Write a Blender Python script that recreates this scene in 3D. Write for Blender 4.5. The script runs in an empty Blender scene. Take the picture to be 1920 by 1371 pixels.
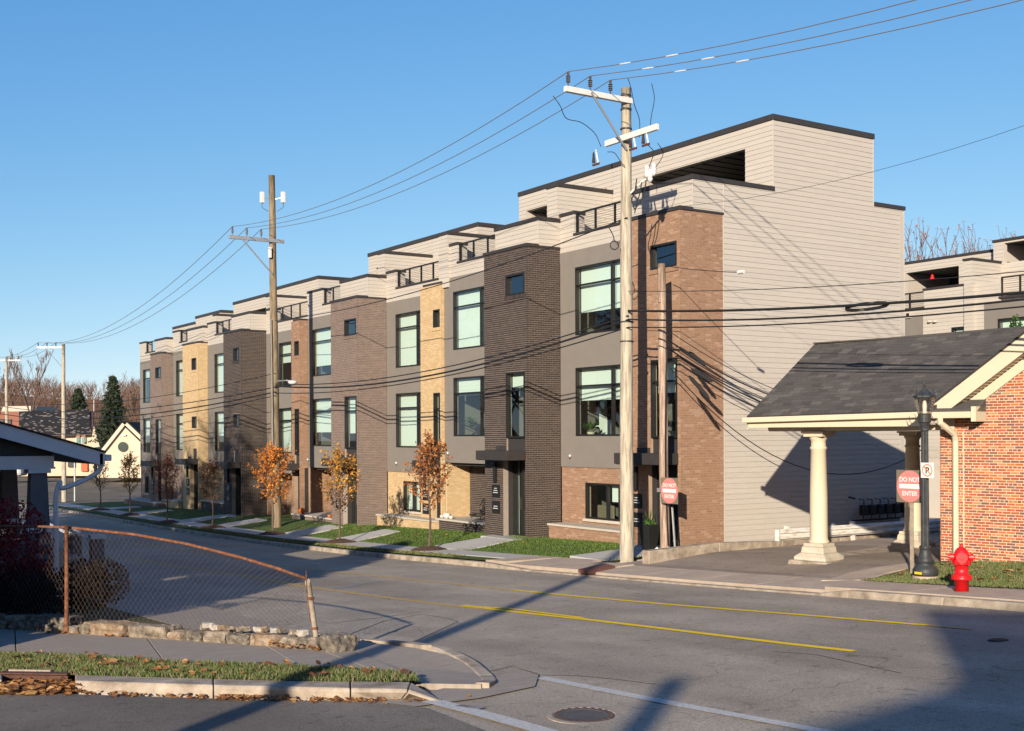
import bpy, bmesh, math, random
from mathutils import Vector, Matrix
from mathutils.geometry import delaunay_2d_cdt
random.seed(7)
S = bpy.context.scene
COL = S.collection
V = Vector
R_ = math.radians
# ---------------------------------------------------------------- camera (world axes = axes of the townhouse row)
FX, FY = 0.5487, 0.8361            # horizontal view direction
F_PX, PPX, PPY, ROLL = 2240.0, 960.0, 813.5, -0.0045
cam_d = bpy.data.cameras.new('camera'); cam = bpy.data.objects.new('camera', cam_d); COL.objects.link(cam)
cam_d.sensor_width = 36; cam_d.lens = F_PX/1920*36; cam_d.shift_y = (PPY-685.5)/1920
cam_d.clip_start = 0.1; cam_d.clip_end = 5000
cam.matrix_world = Matrix.Rotation(-math.atan2(FX, FY), 4, 'Z') @ Matrix.Rotation(R_(90), 4, 'X') @ Matrix.Rotation(ROLL, 4, 'Z')
S.camera = cam
# ---------------------------------------------------------------- light
SUN = V((-0.755, -0.656, 0)).normalized(); SUN_EL = R_(17.0)
SKY_A, SKY_B, SKY_T = 1.0, 0.055, (0.72, 1.02, 1.22)
w = bpy.data.worlds.new("World"); S.world = w; w.use_nodes = True
nt = w.node_tree; bg = nt.nodes['Background']
sky = nt.nodes.new('ShaderNodeTexSky'); sky.sky_type = 'NISHITA'; sky.sun_disc = False
sky.sun_elevation = SUN_EL; sky.sun_rotation = math.atan2(SUN.x, SUN.y) % (2*math.pi)
sky.air_density = 1.0; sky.dust_density = 0.35; sky.ozone_density = 1.6; sky.altitude = 200
# clear autumn sky: the pale band at the horizon is kept thin, and the whole dome is a little bluer (polarised look), alike in every direction
def nd(t, op=None):
    q = nt.nodes.new(t)
    if op: q.operation = op
    return q
tcn = nd('ShaderNodeTexCoord'); mpn = nd('ShaderNodeVectorMath', 'MULTIPLY_ADD'); mpn.inputs[1].default_value = (1, 1, SKY_A); mpn.inputs[2].default_value = (0, 0, SKY_B)
nrm_ = nd('ShaderNodeVectorMath', 'NORMALIZE'); tn = nd('ShaderNodeVectorMath', 'MULTIPLY'); tn.inputs[1].default_value = SKY_T
nt.links.new(tcn.outputs['Generated'], mpn.inputs[0]); nt.links.new(mpn.outputs[0], nrm_.inputs[0]); nt.links.new(nrm_.outputs[0], sky.inputs[0])
nt.links.new(sky.outputs[0], tn.inputs[0]); bg.inputs[1].default_value = 0.082
SKY_K = 0.143                                    # the film curve of the photograph's blues, applied to the whole sky alike
k1 = nd('ShaderNodeVectorMath', 'SCALE'); k1.inputs['Scale'].default_value = SKY_K; nt.links.new(tn.outputs[0], k1.inputs[0])
sp_ = nd('ShaderNodeSeparateXYZ'); nt.links.new(k1.outputs[0], sp_.inputs[0]); cb_ = nd('ShaderNodeCombineXYZ')
for i_, (g_, a_) in enumerate(((1.42, 1.82), (0.92, 0.91), (0.50, 0.88))):
    pw_ = nd('ShaderNodeMath', 'POWER'); nt.links.new(sp_.outputs[i_], pw_.inputs[0]); pw_.inputs[1].default_value = g_
    ml_ = nd('ShaderNodeMath', 'MULTIPLY'); nt.links.new(pw_.outputs[0], ml_.inputs[0]); ml_.inputs[1].default_value = a_/SKY_K; nt.links.new(ml_.outputs[0], cb_.inputs[i_])
nt.links.new(cb_.outputs[0], bg.inputs[0])
sd = bpy.data.lights.new('sun', 'SUN'); sun = bpy.data.objects.new('sun', sd); COL.objects.link(sun)
sd.energy = 5.0; sd.angle = R_(0.53); sd.color = (1.0, 0.88, 0.72)
sv = V((SUN.x*math.cos(SUN_EL), SUN.y*math.cos(SUN_EL), math.sin(SUN_EL)))
sun.rotation_euler = sv.to_track_quat('Z', 'Y').to_euler()
S.view_settings.view_transform = 'Standard'; S.view_settings.look = 'None'
S.view_settings.exposure = 0.80; S.view_settings.gamma = 1.0; S.view_settings.use_curve_mapping = False

# ---------------------------------------------------------------- survey helpers: sight lines of the photograph met with real planes
def ray(u, v):
    a, b = (u-PPX)/F_PX, (PPY-v)/F_PX
    b2 = b + ROLL*a; a2 = a - ROLL*b
    return (FX+FY*a2, FY-FX*a2, b2)
def onx(u, v, X):
    r = ray(u, v); k = X/r[0]; return V((X, r[1]*k, r[2]*k))
def ony(u, v, Y):
    r = ray(u, v); k = Y/r[1]; return V((r[0]*k, Y, r[2]*k))
def yx(u, X): return onx(u, 813, X).y
def zx(u, v, X): return onx(u, v, X).z
def zy(u, v, Y): return ony(u, v, Y).z
def atd(u, v, d): r = ray(u, v); return V((r[0]*d, r[1]*d, r[2]*d))
def lerp_tab(t, x):
    if x <= t[0][0]: return t[0][1]
    for (a, b), (c, d) in zip(t, t[1:]):
        if x <= c: return b+(d-b)*(x-a)/(c-a)
    return t[-1][1]
RT = [(-60, -1.2), (-20, -2.0), (0, -2.42), (8, -2.66), (11, -2.78), (16, -3.04), (19, -3.19), (25, -3.46), (34.5, -3.86), (43, -4.12), (55, -4.34), (70, -4.48), (80, -4.62), (110, -5.0), (400, -5.2)]
GT = [(-20, -1.9), (0, -2.15), (10, -2.45), (16, -2.7), (24, -3.14), (33, -3.38), (46, -3.76), (58, -4.03), (66, -4.2), (78, -4.42), (110, -4.9), (400, -5.1)]
def Rd(y): return lerp_tab(RT, y)
def Gf(y): return lerp_tab(GT, y)
KX, NK = 16.75, 7.5
def H(x, y):
    """height of made ground: road level in the street, kerb top and rising lawn on the row's side, yard level on the near side"""
    r = Rd(y)
    if x >= KX:
        k = r+0.13; g = Gf(y); t = min(1, max(0, (x-18.7)/2.6)); t = t*t*(3-2*t)
        return k*(1-t)+max(g, k)*t + 0.0
    return r
def Hy(x, y): return Rd(y)+0.13
def gp(u, v, h=H, off=0.0):
    r = ray(u, v); lo, hi = 2.0, 400.0
    d = lo
    while d < hi:
        if r[2]*d < h(r[0]*d, r[1]*d)+off: break
        d *= 1.01
    a, b = d/1.01, d
    for _ in range(30):
        m = (a+b)/2
        if r[2]*m < h(r[0]*m, r[1]*m)+off: b = m
        else: a = m
    return V((r[0]*b, r[1]*b, r[2]*b))

# ---------------------------------------------------------------- materials
ALB = 0.73
def mat(name, col, rough=0.8, metal=0.0, var=0.12, scale=6.0, bump=0.0, bscale=60.0, spec=0.3, cols=None, rnd=False, streak=None, emit=None):
    """procedural principled material: noise variation of colour, optional per-piece tones, bump"""
    m = bpy.data.materials.new(name); m.use_nodes = True
    n = m.node_tree; L = n.links; b = n.nodes['Principled BSDF']
    b.inputs['Roughness'].default_value = rough; b.inputs['Metallic'].default_value = metal
    b.inputs['Specular IOR Level'].default_value = spec
    geo = n.nodes.new('ShaderNodeNewGeometry')
    tc = n.nodes.new('ShaderNodeMapping'); L.new(geo.outputs['Position'], tc.inputs['Vector'])
    if streak: tc.inputs['Scale'].default_value = streak
    no = n.nodes.new('ShaderNodeTexNoise'); no.inputs['Scale'].default_value = scale; no.inputs['Detail'].default_value = 6; no.inputs['Roughness'].default_value = 0.65
    L.new(tc.outputs[0], no.inputs['Vector'])
    if cols:
        rp = n.nodes.new('ShaderNodeValToRGB'); cr = rp.color_ramp; cr.interpolation = 'CONSTANT' if rnd else 'LINEAR'
        while len(cr.elements) < len(cols): cr.elements.new(0.5)
        for i, c in enumerate(cols):
            cr.elements[i].position = i/len(cols) if rnd else 0.3+0.4*i/(len(cols)-1); cr.elements[i].color = (*c, 1)
        if rnd:
            oi = n.nodes.new('ShaderNodeObjectInfo'); ad = n.nodes.new('ShaderNodeMath'); ad.operation = 'ADD'
            fr = n.nodes.new('ShaderNodeMath'); fr.operation = 'FRACT'
            L.new(geo.outputs['Random Per Island'], ad.inputs[0]); L.new(oi.outputs['Random'], ad.inputs[1]); L.new(ad.outputs[0], fr.inputs[0]); L.new(fr.outputs[0], rp.inputs[0])
        else: L.new(no.outputs['Fac'], rp.inputs[0])
        base = rp.outputs[0]
    else:
        rgb = n.nodes.new('ShaderNodeRGB'); rgb.outputs[0].default_value = (*col, 1); base = rgb.outputs[0]
    mr = n.nodes.new('ShaderNodeMapRange'); mr.inputs['From Min'].default_value = 0.3; mr.inputs['From Max'].default_value = 0.7
    mr.inputs['To Min'].default_value = ALB*(1-var); mr.inputs['To Max'].default_value = ALB*(1+var); L.new(no.outputs['Fac'], mr.inputs['Value'])
    mx = n.nodes.new('ShaderNodeVectorMath'); mx.operation = 'SCALE'; L.new(base, mx.inputs[0]); L.new(mr.outputs[0], mx.inputs['Scale'])
    L.new(mx.outputs[0], b.inputs['Base Color'])
    if bump:
        nb = n.nodes.new('ShaderNodeTexNoise'); nb.inputs['Scale'].default_value = bscale; nb.inputs['Detail'].default_value = 4
        L.new(tc.outputs[0], nb.inputs['Vector'])
        bp = n.nodes.new('ShaderNodeBump'); bp.inputs['Strength'].default_value = bump; bp.inputs['Distance'].default_value = 0.02
        L.new(nb.outputs['Fac'], bp.inputs['Height']); L.new(bp.outputs[0], b.inputs['Normal'])
    if emit:
        b.inputs['Emission Color'].default_value = (*emit[0], 1); b.inputs['Emission Strength'].default_value = emit[1]
    return m
def glass(name, tint, refl=0.25):
    m = bpy.data.materials.new(name); m.use_nodes = True; n = m.node_tree; n.nodes.clear()
    o = n.nodes.new('ShaderNodeOutputMaterial'); t = n.nodes.new('ShaderNodeBsdfTransparent'); g = n.nodes.new('ShaderNodeBsdfGlossy')
    g.inputs['Roughness'].default_value = 0.02; t.inputs[0].default_value = (*tint, 1)
    lw = n.nodes.new('ShaderNodeLayerWeight'); f = n.nodes.new('ShaderNodeMath'); f.operation = 'POWER'; n.links.new(lw.outputs['Facing'], f.inputs[0]); f.inputs[1].default_value = 3.5
    ma = n.nodes.new('ShaderNodeMath'); ma.operation = 'ADD'; ma.inputs[1].default_value = refl; n.links.new(f.outputs[0], ma.inputs[0])
    x = n.nodes.new('ShaderNodeMixShader'); n.links.new(ma.outputs[0], x.inputs[0]); n.links.new(t.outputs[0], x.inputs[1]); n.links.new(g.outputs[0], x.inputs[2])
    n.links.new(x.outputs[0], o.inputs[0]); return m
def asphalt(name, base, dark, crack=True, scale=1.0):
    m = mat(name, base, rough=0.88, var=0.0)
    n = m.node_tree; L = n.links; b = n.nodes['Principled BSDF']
    geo = n.nodes.new('ShaderNodeNewGeometry'); mp = n.nodes.new('ShaderNodeMapping'); L.new(geo.outputs['Position'], mp.inputs[0])
    mp.inputs['Scale'].default_value = (0.55, 0.10, 0.3)      # worn lanes along the street
    a = n.nodes.new('ShaderNodeTexNoise'); a.inputs['Scale'].default_value = 1.3; a.inputs['Detail'].default_value = 5; L.new(mp.outputs[0], a.inputs[0])
    c = n.nodes.new('ShaderNodeTexNoise'); c.inputs['Scale'].default_value = 45*scale; c.inputs['Detail'].default_value = 3; c.inputs['Roughness'].default_value = 0.8; L.new(geo.outputs['Position'], c.inputs[0])
    c2 = n.nodes.new('ShaderNodeTexNoise'); c2.inputs['Scale'].default_value = 0.9; c2.inputs['Detail'].default_value = 6; L.new(geo.outputs['Position'], c2.inputs[0])
    def mrange(src, f0, f1, t0, t1):
        r = n.nodes.new('ShaderNodeMapRange'); L.new(src, r.inputs[0]); r.inputs[1].default_value = f0; r.inputs[2].default_value = f1; r.inputs[3].default_value = t0; r.inputs[4].default_value = t1; return r.outputs[0]
    def mul(x, y):
        q = n.nodes.new('ShaderNodeMath'); q.operation = 'MULTIPLY'; L.new(x, q.inputs[0]); L.new(y, q.inputs[1]); return q.outputs[0]
    f = mul(mul(mrange(a.outputs[0], .3, .7, .76, 1.18), mrange(c.outputs[0], .3, .7, .5, 1.6)), mrange(c2.outputs[0], .3, .7, .86, 1.12))
    vp = n.nodes.new('ShaderNodeTexVoronoi'); vp.inputs['Scale'].default_value = 0.16; L.new(geo.outputs['Position'], vp.inputs[0])
    sx_ = n.nodes.new('ShaderNodeSeparateXYZ'); L.new(vp.outputs['Color'], sx_.inputs[0]); f = mul(f, mrange(sx_.outputs[0], 0, 1, .93, 1.05))      # old repair patches
    sp2 = n.nodes.new('ShaderNodeTexNoise'); sp2.inputs['Scale'].default_value = 5.5; sp2.inputs['Detail'].default_value = 4; L.new(geo.outputs['Position'], sp2.inputs[0])
    f = mul(f, mrange(sp2.outputs[0], .30, .40, .72, 1.0))                                                                                  # oil drips
    if crack:
        wv = n.nodes.new('ShaderNodeTexNoise'); wv.inputs['Scale'].default_value = 1.1; L.new(geo.outputs['Position'], wv.inputs[0])
        va = n.nodes.new('ShaderNodeVectorMath'); va.operation = 'ADD'; L.new(geo.outputs['Position'], va.inputs[0]); L.new(wv.outputs['Color'], va.inputs[1])
        vo = n.nodes.new('ShaderNodeTexVoronoi'); vo.feature = 'DISTANCE_TO_EDGE'; vo.inputs['Scale'].default_value = 0.33; L.new(va.outputs[0], vo.inputs[0])
        cr = mrange(vo.outputs['Distance'], 0.001, 0.004, 0.6, 1.0)
        gate = n.nodes.new('ShaderNodeMath'); gate.operation = 'MAXIMUM'; L.new(cr, gate.inputs[0]); L.new(mrange(c2.outputs[0], .48, .56, 0.0, 1.0), gate.inputs[1])
        f = mul(f, gate.outputs[0])
    rgb = n.nodes.new('ShaderNodeRGB'); rgb.outputs[0].default_value = (*base, 1)
    mx = n.nodes.new('ShaderNodeVectorMath'); mx.operation = 'SCALE'; L.new(rgb.outputs[0], mx.inputs[0]); L.new(f, mx.inputs['Scale']); L.new(mx.outputs[0], b.inputs['Base Color'])
    bp = n.nodes.new('ShaderNodeBump'); bp.inputs['Strength'].default_value = 0.5; bp.inputs['Distance'].default_value = 0.01; L.new(c.outputs[0], bp.inputs['Height']); L.new(bp.outputs[0], b.inputs['Normal'])
    return m
M = {}
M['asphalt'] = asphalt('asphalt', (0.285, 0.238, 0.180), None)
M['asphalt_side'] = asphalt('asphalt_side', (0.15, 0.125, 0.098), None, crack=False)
M['asphalt_lot'] = asphalt('asphalt_lot', (0.25, 0.20, 0.155), None, scale=1.5)
M['concrete'] = mat('concrete', (0.49, 0.39, 0.295), 0.9, var=0.16, scale=2.2, bump=0.25, bscale=70)
M['concrete_new'] = mat('concrete_new', (0.50, 0.475, 0.44), 0.85, var=0.07, scale=2.0, bump=0.15, bscale=70)
M['concrete_brushed'] = mat('concrete_brushed', (0.38, 0.315, 0.25), 0.9, var=0.16, scale=3.0, bump=0.35, bscale=40, streak=(1, 5, 1))
M['kerb'] = mat('kerb', (0.50, 0.42, 0.33), 0.92, cols=[(0.26, 0.20, 0.145), (0.40, 0.325, 0.245), (0.47, 0.39, 0.30)], var=0.2, scale=3.0, bump=0.5, bscale=60)
M['grass'] = mat('grass', (0.05, 0.09, 0.018), 0.95, cols=[(0.035, 0.070, 0.010), (0.065, 0.115, 0.018), (0.12, 0.15, 0.04)], var=0.4, scale=14, bump=0.9, bscale=90)
M['grass_dry'] = mat('grass_dry', (0.08, 0.085, 0.03), 0.95, cols=[(0.05, 0.075, 0.02), (0.09, 0.095, 0.035), (0.16, 0.11, 0.06)], var=0.3, scale=5, bump=0.9, bscale=70)
M['blade'] = mat('blade', None, 0.8, cols=[(0.07, 0.125, 0.02), (0.115, 0.16, 0.04), (0.17, 0.19, 0.06), (0.25, 0.20, 0.11)], rnd=True, var=0.2)
M['blade_lawn'] = mat('blade_lawn', None, 0.8, cols=[(0.05, 0.10, 0.012), (0.085, 0.15, 0.02), (0.14, 0.19, 0.045)], rnd=True, var=0.2)
M['dirt'] = mat('dirt', (0.14, 0.11, 0.08), 0.95, cols=[(0.10, 0.10, 0.045), (0.17, 0.13, 0.085), (0.22, 0.18, 0.13)], var=0.2, scale=0.35, bump=0.3, bscale=12)
M['mulch'] = mat('mulch', (0.10, 0.055, 0.035), 0.95, var=0.4, scale=30, bump=1.0, bscale=60)
M['mortar_light'] = mat('mortar_light', (0.80, 0.66, 0.50), 0.95, var=0.08, bump=0.2)
M['mortar_tan'] = mat('mortar_tan', (0.56, 0.42, 0.25), 0.95, var=0.06)
M['mortar_brown'] = mat('mortar_brown', (0.42, 0.30, 0.215), 0.95, var=0.08)
M['mortar_grey'] = mat('mortar_grey', (0.44, 0.37, 0.31), 0.95, var=0.08)
M['mortar_dark'] = mat('mortar_dark', (0.34, 0.28, 0.235), 0.95, var=0.08)
M['brick_red'] = mat('brick_red', None, 0.9, cols=[(0.46, 0.125, 0.045), (0.33, 0.10, 0.05), (0.52, 0.17, 0.055), (0.23, 0.10, 0.07), (0.42, 0.12, 0.05), (0.53, 0.24, 0.11), (0.38, 0.10, 0.04), (0.29, 0.12, 0.08)], rnd=True, var=0.18, scale=18, bump=0.4, bscale=90)
M['brick_brown'] = mat('brick_brown', None, 0.9, cols=[(0.335, 0.197, 0.122), (0.32, 0.188, 0.115), (0.35, 0.208, 0.13), (0.33, 0.193, 0.118), (0.40, 0.26, 0.175), (0.29, 0.168, 0.105), (0.34, 0.2, 0.125), (0.325, 0.19, 0.118)], rnd=True, var=0.12, scale=12, bump=0.3)
M['brick_dark'] = mat('brick_dark', None, 0.75, cols=[(0.052, 0.038, 0.033), (0.06, 0.046, 0.039), (0.044, 0.034, 0.031), (0.066, 0.048, 0.04)], rnd=True, var=0.15, scale=12, bump=0.2)
M['brick_grey'] = mat('brick_grey', None, 0.85, cols=[(0.20, 0.145, 0.12), (0.175, 0.13, 0.11), (0.22, 0.16, 0.13), (0.19, 0.135, 0.115)], rnd=True, var=0.12, scale=12, bump=0.2)
M['brick_tan'] = mat('brick_tan', None, 0.9, cols=[(0.60, 0.43, 0.235), (0.56, 0.39, 0.205), (0.64, 0.47, 0.27), (0.58, 0.41, 0.22)], rnd=True, var=0.08, scale=12, bump=0.2)
M['siding'] = mat('siding', None, 0.75, cols=[(0.525, 0.474, 0.408), (0.515, 0.464, 0.400), (0.533, 0.482, 0.415), (0.522, 0.470, 0.404)], rnd=True, var=0.055, scale=2.2, bump=0.12, bscale=30, streak=(1, 1, 8))
M['siding_pale'] = mat('siding_pale', (0.70, 0.61, 0.48), 0.8, var=0.04, scale=3)
M['trim_pale'] = mat('trim_pale', (0.57, 0.515, 0.445), 0.7, var=0.03)
M['panel'] = mat('panel', (0.225, 0.200, 0.172), 0.8, var=0.05, scale=2.0, bump=0.1)
M['coping'] = mat('coping', (0.045, 0.040, 0.038), 0.5, var=0.1)
M['black'] = mat('black', (0.018, 0.018, 0.018), 0.45, var=0.1)
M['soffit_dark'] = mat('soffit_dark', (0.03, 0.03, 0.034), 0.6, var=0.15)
M['interior'] = mat('interior', (0.17, 0.155, 0.135), 0.9, var=0.1)
M['interior_dark'] = mat('interior_dark', (0.07, 0.065, 0.06), 0.9, var=0.1)
M['roofing'] = mat('roofing', (0.16, 0.15, 0.14), 0.9, var=0.1)
M['blind'] = mat('blind', (0.84, 0.86, 0.82), 0.85, var=0.02, scale=1)
M['glass'] = glass('glass', (0.83, 0.935, 0.885), 0.08)
M['glass_sky'] = glass('glass_sky', (0.70, 0.84, 0.78), 0.14)
M['limestone'] = mat('limestone', (0.55, 0.49, 0.40), 0.85, var=0.1, scale=5, bump=0.2)
M['cream'] = mat('cream', (0.66, 0.565, 0.405), 0.6, var=0.04, scale=3, bump=0.05)
M['cream_stone'] = mat('cream_stone', (0.58, 0.505, 0.385), 0.8, var=0.18, scale=4, bump=0.3)
M['shingle'] = mat('shingle', None, 0.95, cols=[(0.092, 0.082, 0.073), (0.080, 0.072, 0.065), (0.105, 0.093, 0.082), (0.088, 0.078, 0.069), (0.128, 0.114, 0.10), (0.090, 0.080, 0.071), (0.070, 0.064, 0.059), (0.096, 0.085, 0.076)], rnd=True, var=0.2, scale=25, bump=0.5, bscale=80)
M['shingle_black'] = mat('shingle_black', None, 0.9, cols=[(0.018, 0.016, 0.017), (0.03, 0.026, 0.026), (0.022, 0.02, 0.021), (0.025, 0.022, 0.022), (0.20, 0.18, 0.17), (0.02, 0.018, 0.02)], rnd=True, var=0.2)
M['wood_pole'] = mat('wood_pole', (0.36, 0.29, 0.20), 0.9, cols=[(0.28, 0.235, 0.175), (0.46, 0.40, 0.30), (0.57, 0.505, 0.39)], var=0.18, scale=4, bump=0.7, bscale=14, streak=(4, 4, 0.35))
M['wood_pole_brown'] = mat('wood_pole_brown', (0.38, 0.27, 0.20), 0.9, cols=[(0.22, 0.14, 0.10), (0.42, 0.30, 0.22), (0.55, 0.43, 0.34)], var=0.2, scale=5, bump=0.9, bscale=18, streak=(5, 5, 0.3))
M['wood_pole_dark'] = mat('wood_pole_dark', (0.24, 0.18, 0.12), 0.9, cols=[(0.12, 0.09, 0.06), (0.24, 0.18, 0.11), (0.33, 0.26, 0.17)], var=0.18, scale=4, bump=0.7, bscale=14, streak=(4, 4, 0.35))
M['white_arm'] = mat('white_arm', (0.72, 0.70, 0.66), 0.55, var=0.06)
M['galv'] = mat('galv', (0.50, 0.50, 0.49), 0.45, metal=0.6, var=0.1)
M['insulator'] = mat('insulator', (0.06, 0.035, 0.025), 0.3)
M['wire'] = mat('wire', (0.02, 0.02, 0.02), 0.6)
M['wire_alu'] = mat('wire_alu', (0.22, 0.20, 0.18), 0.5, metal=0.3)
M['red_paint'] = mat('red_paint', (0.72, 0.010, 0.014), 0.42, var=0.2, scale=9, bump=0.12, spec=0.35)
M['sign_red'] = mat('sign_red', (0.80, 0.235, 0.21), 0.5, var=0.08)
M['sign_white'] = mat('sign_white', (0.80, 0.78, 0.74), 0.5, var=0.03)
M['sign_back'] = mat('sign_back', (0.20, 0.16, 0.11), 0.8, var=0.1)
M['sign_orange'] = mat('sign_orange', (0.75, 0.18, 0.04), 0.5)
M['lamp_iron'] = mat('lamp_iron', (0.040, 0.043, 0.045), 0.5, var=0.3, scale=7, bump=0.15)
M['lamp_glass'] = glass('lamp_glass', (0.92, 0.88, 0.80), 0.10)
M['bulb'] = mat('bulb', (0.85, 0.82, 0.75), 0.4)
M['yellow_tag'] = mat('yellow_tag', (0.80, 0.60, 0.02), 0.5)
M['yellow_paint'] = mat('yellow_paint', (0.98, 0.66, 0.01), 0.75, var=0.15, scale=9)
M['yellow_old'] = mat('yellow_old', (0.62, 0.38, 0.08), 0.85, var=0.25, scale=14)
M['white_paint'] = mat('white_paint', (0.56, 0.54, 0.50), 0.8, var=0.28, scale=22)
M['white_worn'] = mat('white_worn', (0.27, 0.25, 0.23), 0.85, var=0.3, scale=14)
M['white_rail'] = mat('white_rail', (0.74, 0.70, 0.62), 0.5, cols=[(0.50, 0.42, 0.34), (0.76, 0.72, 0.64), (0.80, 0.76, 0.68)], var=0.05, scale=6, streak=(.6, .6, 3))
M['rust'] = mat('rust', (0.24, 0.075, 0.03), 0.95, cols=[(0.12, 0.045, 0.025), (0.20, 0.075, 0.035), (0.30, 0.15, 0.08)], var=0.2, scale=18, bump=0.5)
M['rust_iron'] = mat('rust_iron', (0.10, 0.045, 0.03), 0.75, var=0.3, scale=14, bump=0.3)
M['old_galv'] = mat('old_galv', (0.38, 0.31, 0.23), 0.8, var=0.25, scale=16, bump=0.3)
M['fence_wire'] = mat('fence_wire', (0.085, 0.055, 0.04), 0.8, var=0.3)
M['stone'] = mat('stone', (0.33, 0.275, 0.21), 0.95, cols=[(0.13, 0.105, 0.08), (0.27, 0.22, 0.165), (0.40, 0.335, 0.255)], var=0.2, scale=7, bump=0.9, bscale=45)
M['stone_rusty'] = mat('stone_rusty', (0.36, 0.24, 0.15), 0.95, cols=[(0.14, 0.105, 0.075), (0.29, 0.20, 0.13), (0.38, 0.31, 0.23)], var=0.2, scale=6, bump=0.9, bscale=45)
M['stone_dark'] = mat('stone_dark', (0.2, 0.17, 0.13), 0.95, cols=[(0.09, 0.075, 0.06), (0.19, 0.16, 0.125), (0.30, 0.25, 0.195)], var=0.25, scale=9, bump=1.0, bscale=50)
M['pebble'] = mat('pebble', (0.50, 0.45, 0.38), 0.7, var=0.1, bump=0.1)
M['bark'] = mat('bark', (0.13, 0.09, 0.065), 0.95, var=0.3, scale=20, bump=0.6)
M['bark_grey'] = mat('bark_grey', (0.19, 0.155, 0.13), 0.95, var=0.25, scale=12, bump=0.5)
M['twig'] = mat('twig', (0.15, 0.095, 0.07), 0.95, var=0.2)
M['twig_far'] = mat('twig_far', (0.15, 0.085, 0.06), 0.95, cols=[(0.10, 0.06, 0.045), (0.17, 0.095, 0.065), (0.22, 0.14, 0.09)], var=0.3, scale=0.15)
def leafm(name, cols):
    m = mat(name, None, 0.7, cols=cols, rnd=True, var=0.15)
    n = m.node_tree; b = n.nodes['Principled BSDF']; t = n.nodes.new('ShaderNodeBsdfTranslucent'); x = n.nodes.new('ShaderNodeMixShader'); x.inputs[0].default_value = 0.35
    o = [q for q in n.nodes if q.type == 'OUTPUT_MATERIAL'][0]; src = b.inputs['Base Color'].links[0].from_socket
    n.links.new(src, t.inputs[0]); n.links.new(b.outputs[0], x.inputs[1]); n.links.new(t.outputs[0], x.inputs[2]); n.links.new(x.outputs[0], o.inputs[0]); return m
M['leaf_orange'] = leafm('leaf_orange', [(0.85, 0.30, 0.04), (0.68, 0.22, 0.03), (0.92, 0.42, 0.06), (0.50, 0.15, 0.03), (0.78, 0.27, 0.04)])
M['leaf_yellow'] = leafm('leaf_yellow', [(0.86, 0.42, 0.05), (0.76, 0.31, 0.05), (0.66, 0.34, 0.06), (0.46, 0.20, 0.05), (0.36, 0.27, 0.06)])
M['leaf_rust'] = leafm('leaf_rust', [(0.45, 0.15, 0.05), (0.60, 0.21, 0.05), (0.30, 0.11, 0.05), (0.66, 0.30, 0.07), (0.38, 0.16, 0.07)])
M['leaf_red'] = leafm('leaf_red', [(0.62, 0.12, 0.05), (0.48, 0.10, 0.05), (0.74, 0.24, 0.07), (0.34, 0.08, 0.05)])
M['leaf_dry'] = leafm('leaf_dry', [(0.15, 0.07, 0.035), (0.20, 0.10, 0.045), (0.10, 0.05, 0.03)])
M['leaf_fallen'] = leafm('leaf_fallen', [(0.50, 0.24, 0.08), (0.42, 0.18, 0.06), (0.58, 0.34, 0.14), (0.30, 0.12, 0.05), (0.52, 0.27, 0.09), (0.20, 0.09, 0.05)])
M['maroon'] = leafm('maroon', [(0.22, 0.010, 0.018), (0.15, 0.008, 0.014), (0.30, 0.018, 0.024)])
M['hedge'] = leafm('hedge', [(0.016, 0.010, 0.007), (0.024, 0.014, 0.009), (0.012, 0.010, 0.007)])  # leaf tones lowered to stand in for the shade on the hedge
M['needle'] = leafm('needle', [(0.045, 0.07, 0.035), (0.06, 0.085, 0.045), (0.03, 0.05, 0.025), (0.085, 0.095, 0.05)])
M['green_leaf'] = leafm('green_leaf', [(0.05, 0.13, 0.02), (0.08, 0.18, 0.03), (0.035, 0.09, 0.02)])
M['pumpkin'] = mat('pumpkin', (0.62, 0.16, 0.02), 0.5, var=0.12)
M['white_gourd'] = mat('white_gourd', (0.75, 0.70, 0.60), 0.5)
M['wicker'] = mat('wicker', (0.22, 0.17, 0.12), 0.8)
M['stucco'] = mat('stucco', (0.66, 0.55, 0.40), 0.9, var=0.06, scale=1.5, bump=0.1)
M['pale_wall'] = mat('pale_wall', (0.60, 0.50, 0.36), 0.9, var=0.06, scale=1.5)
M['porch_white'] = mat('porch_white', (0.62, 0.63, 0.66), 0.6, var=0.05)
M['porch_grey'] = mat('porch_grey', (0.13, 0.13, 0.14), 0.8, var=0.1)
M['door_orange'] = mat('door_orange', (0.50, 0.11, 0.04), 0.6)
M['chrome'] = mat('chrome', (0.60, 0.60, 0.60), 0.2, metal=0.9)
M['truck_paint'] = mat('truck_paint', (0.55, 0.55, 0.55), 0.3, metal=0.2)
M['bitumen'] = mat('bitumen', (0.10, 0.09, 0.085), 0.8, var=0.2)
M['rubber'] = mat('rubber', (0.02, 0.02, 0.02), 0.8)
M['plate_red'] = mat('plate_red', (0.20, 0.085, 0.065), 0.8, var=0.2, scale=12, bump=0.4)
M['hill'] = mat('hill', (0.12, 0.07, 0.05), 0.95, cols=[(0.07, 0.042, 0.03), (0.13, 0.075, 0.05), (0.18, 0.11, 0.07)], var=0.3, scale=0.08, bump=1.0, bscale=0.6)
M['red_lamp'] = mat('red_lamp', (0.7, 0.02, 0.02), 0.5)
M['plaque_text'] = mat('plaque_text', (0.6, 0.6, 0.6), 0.5)

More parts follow.
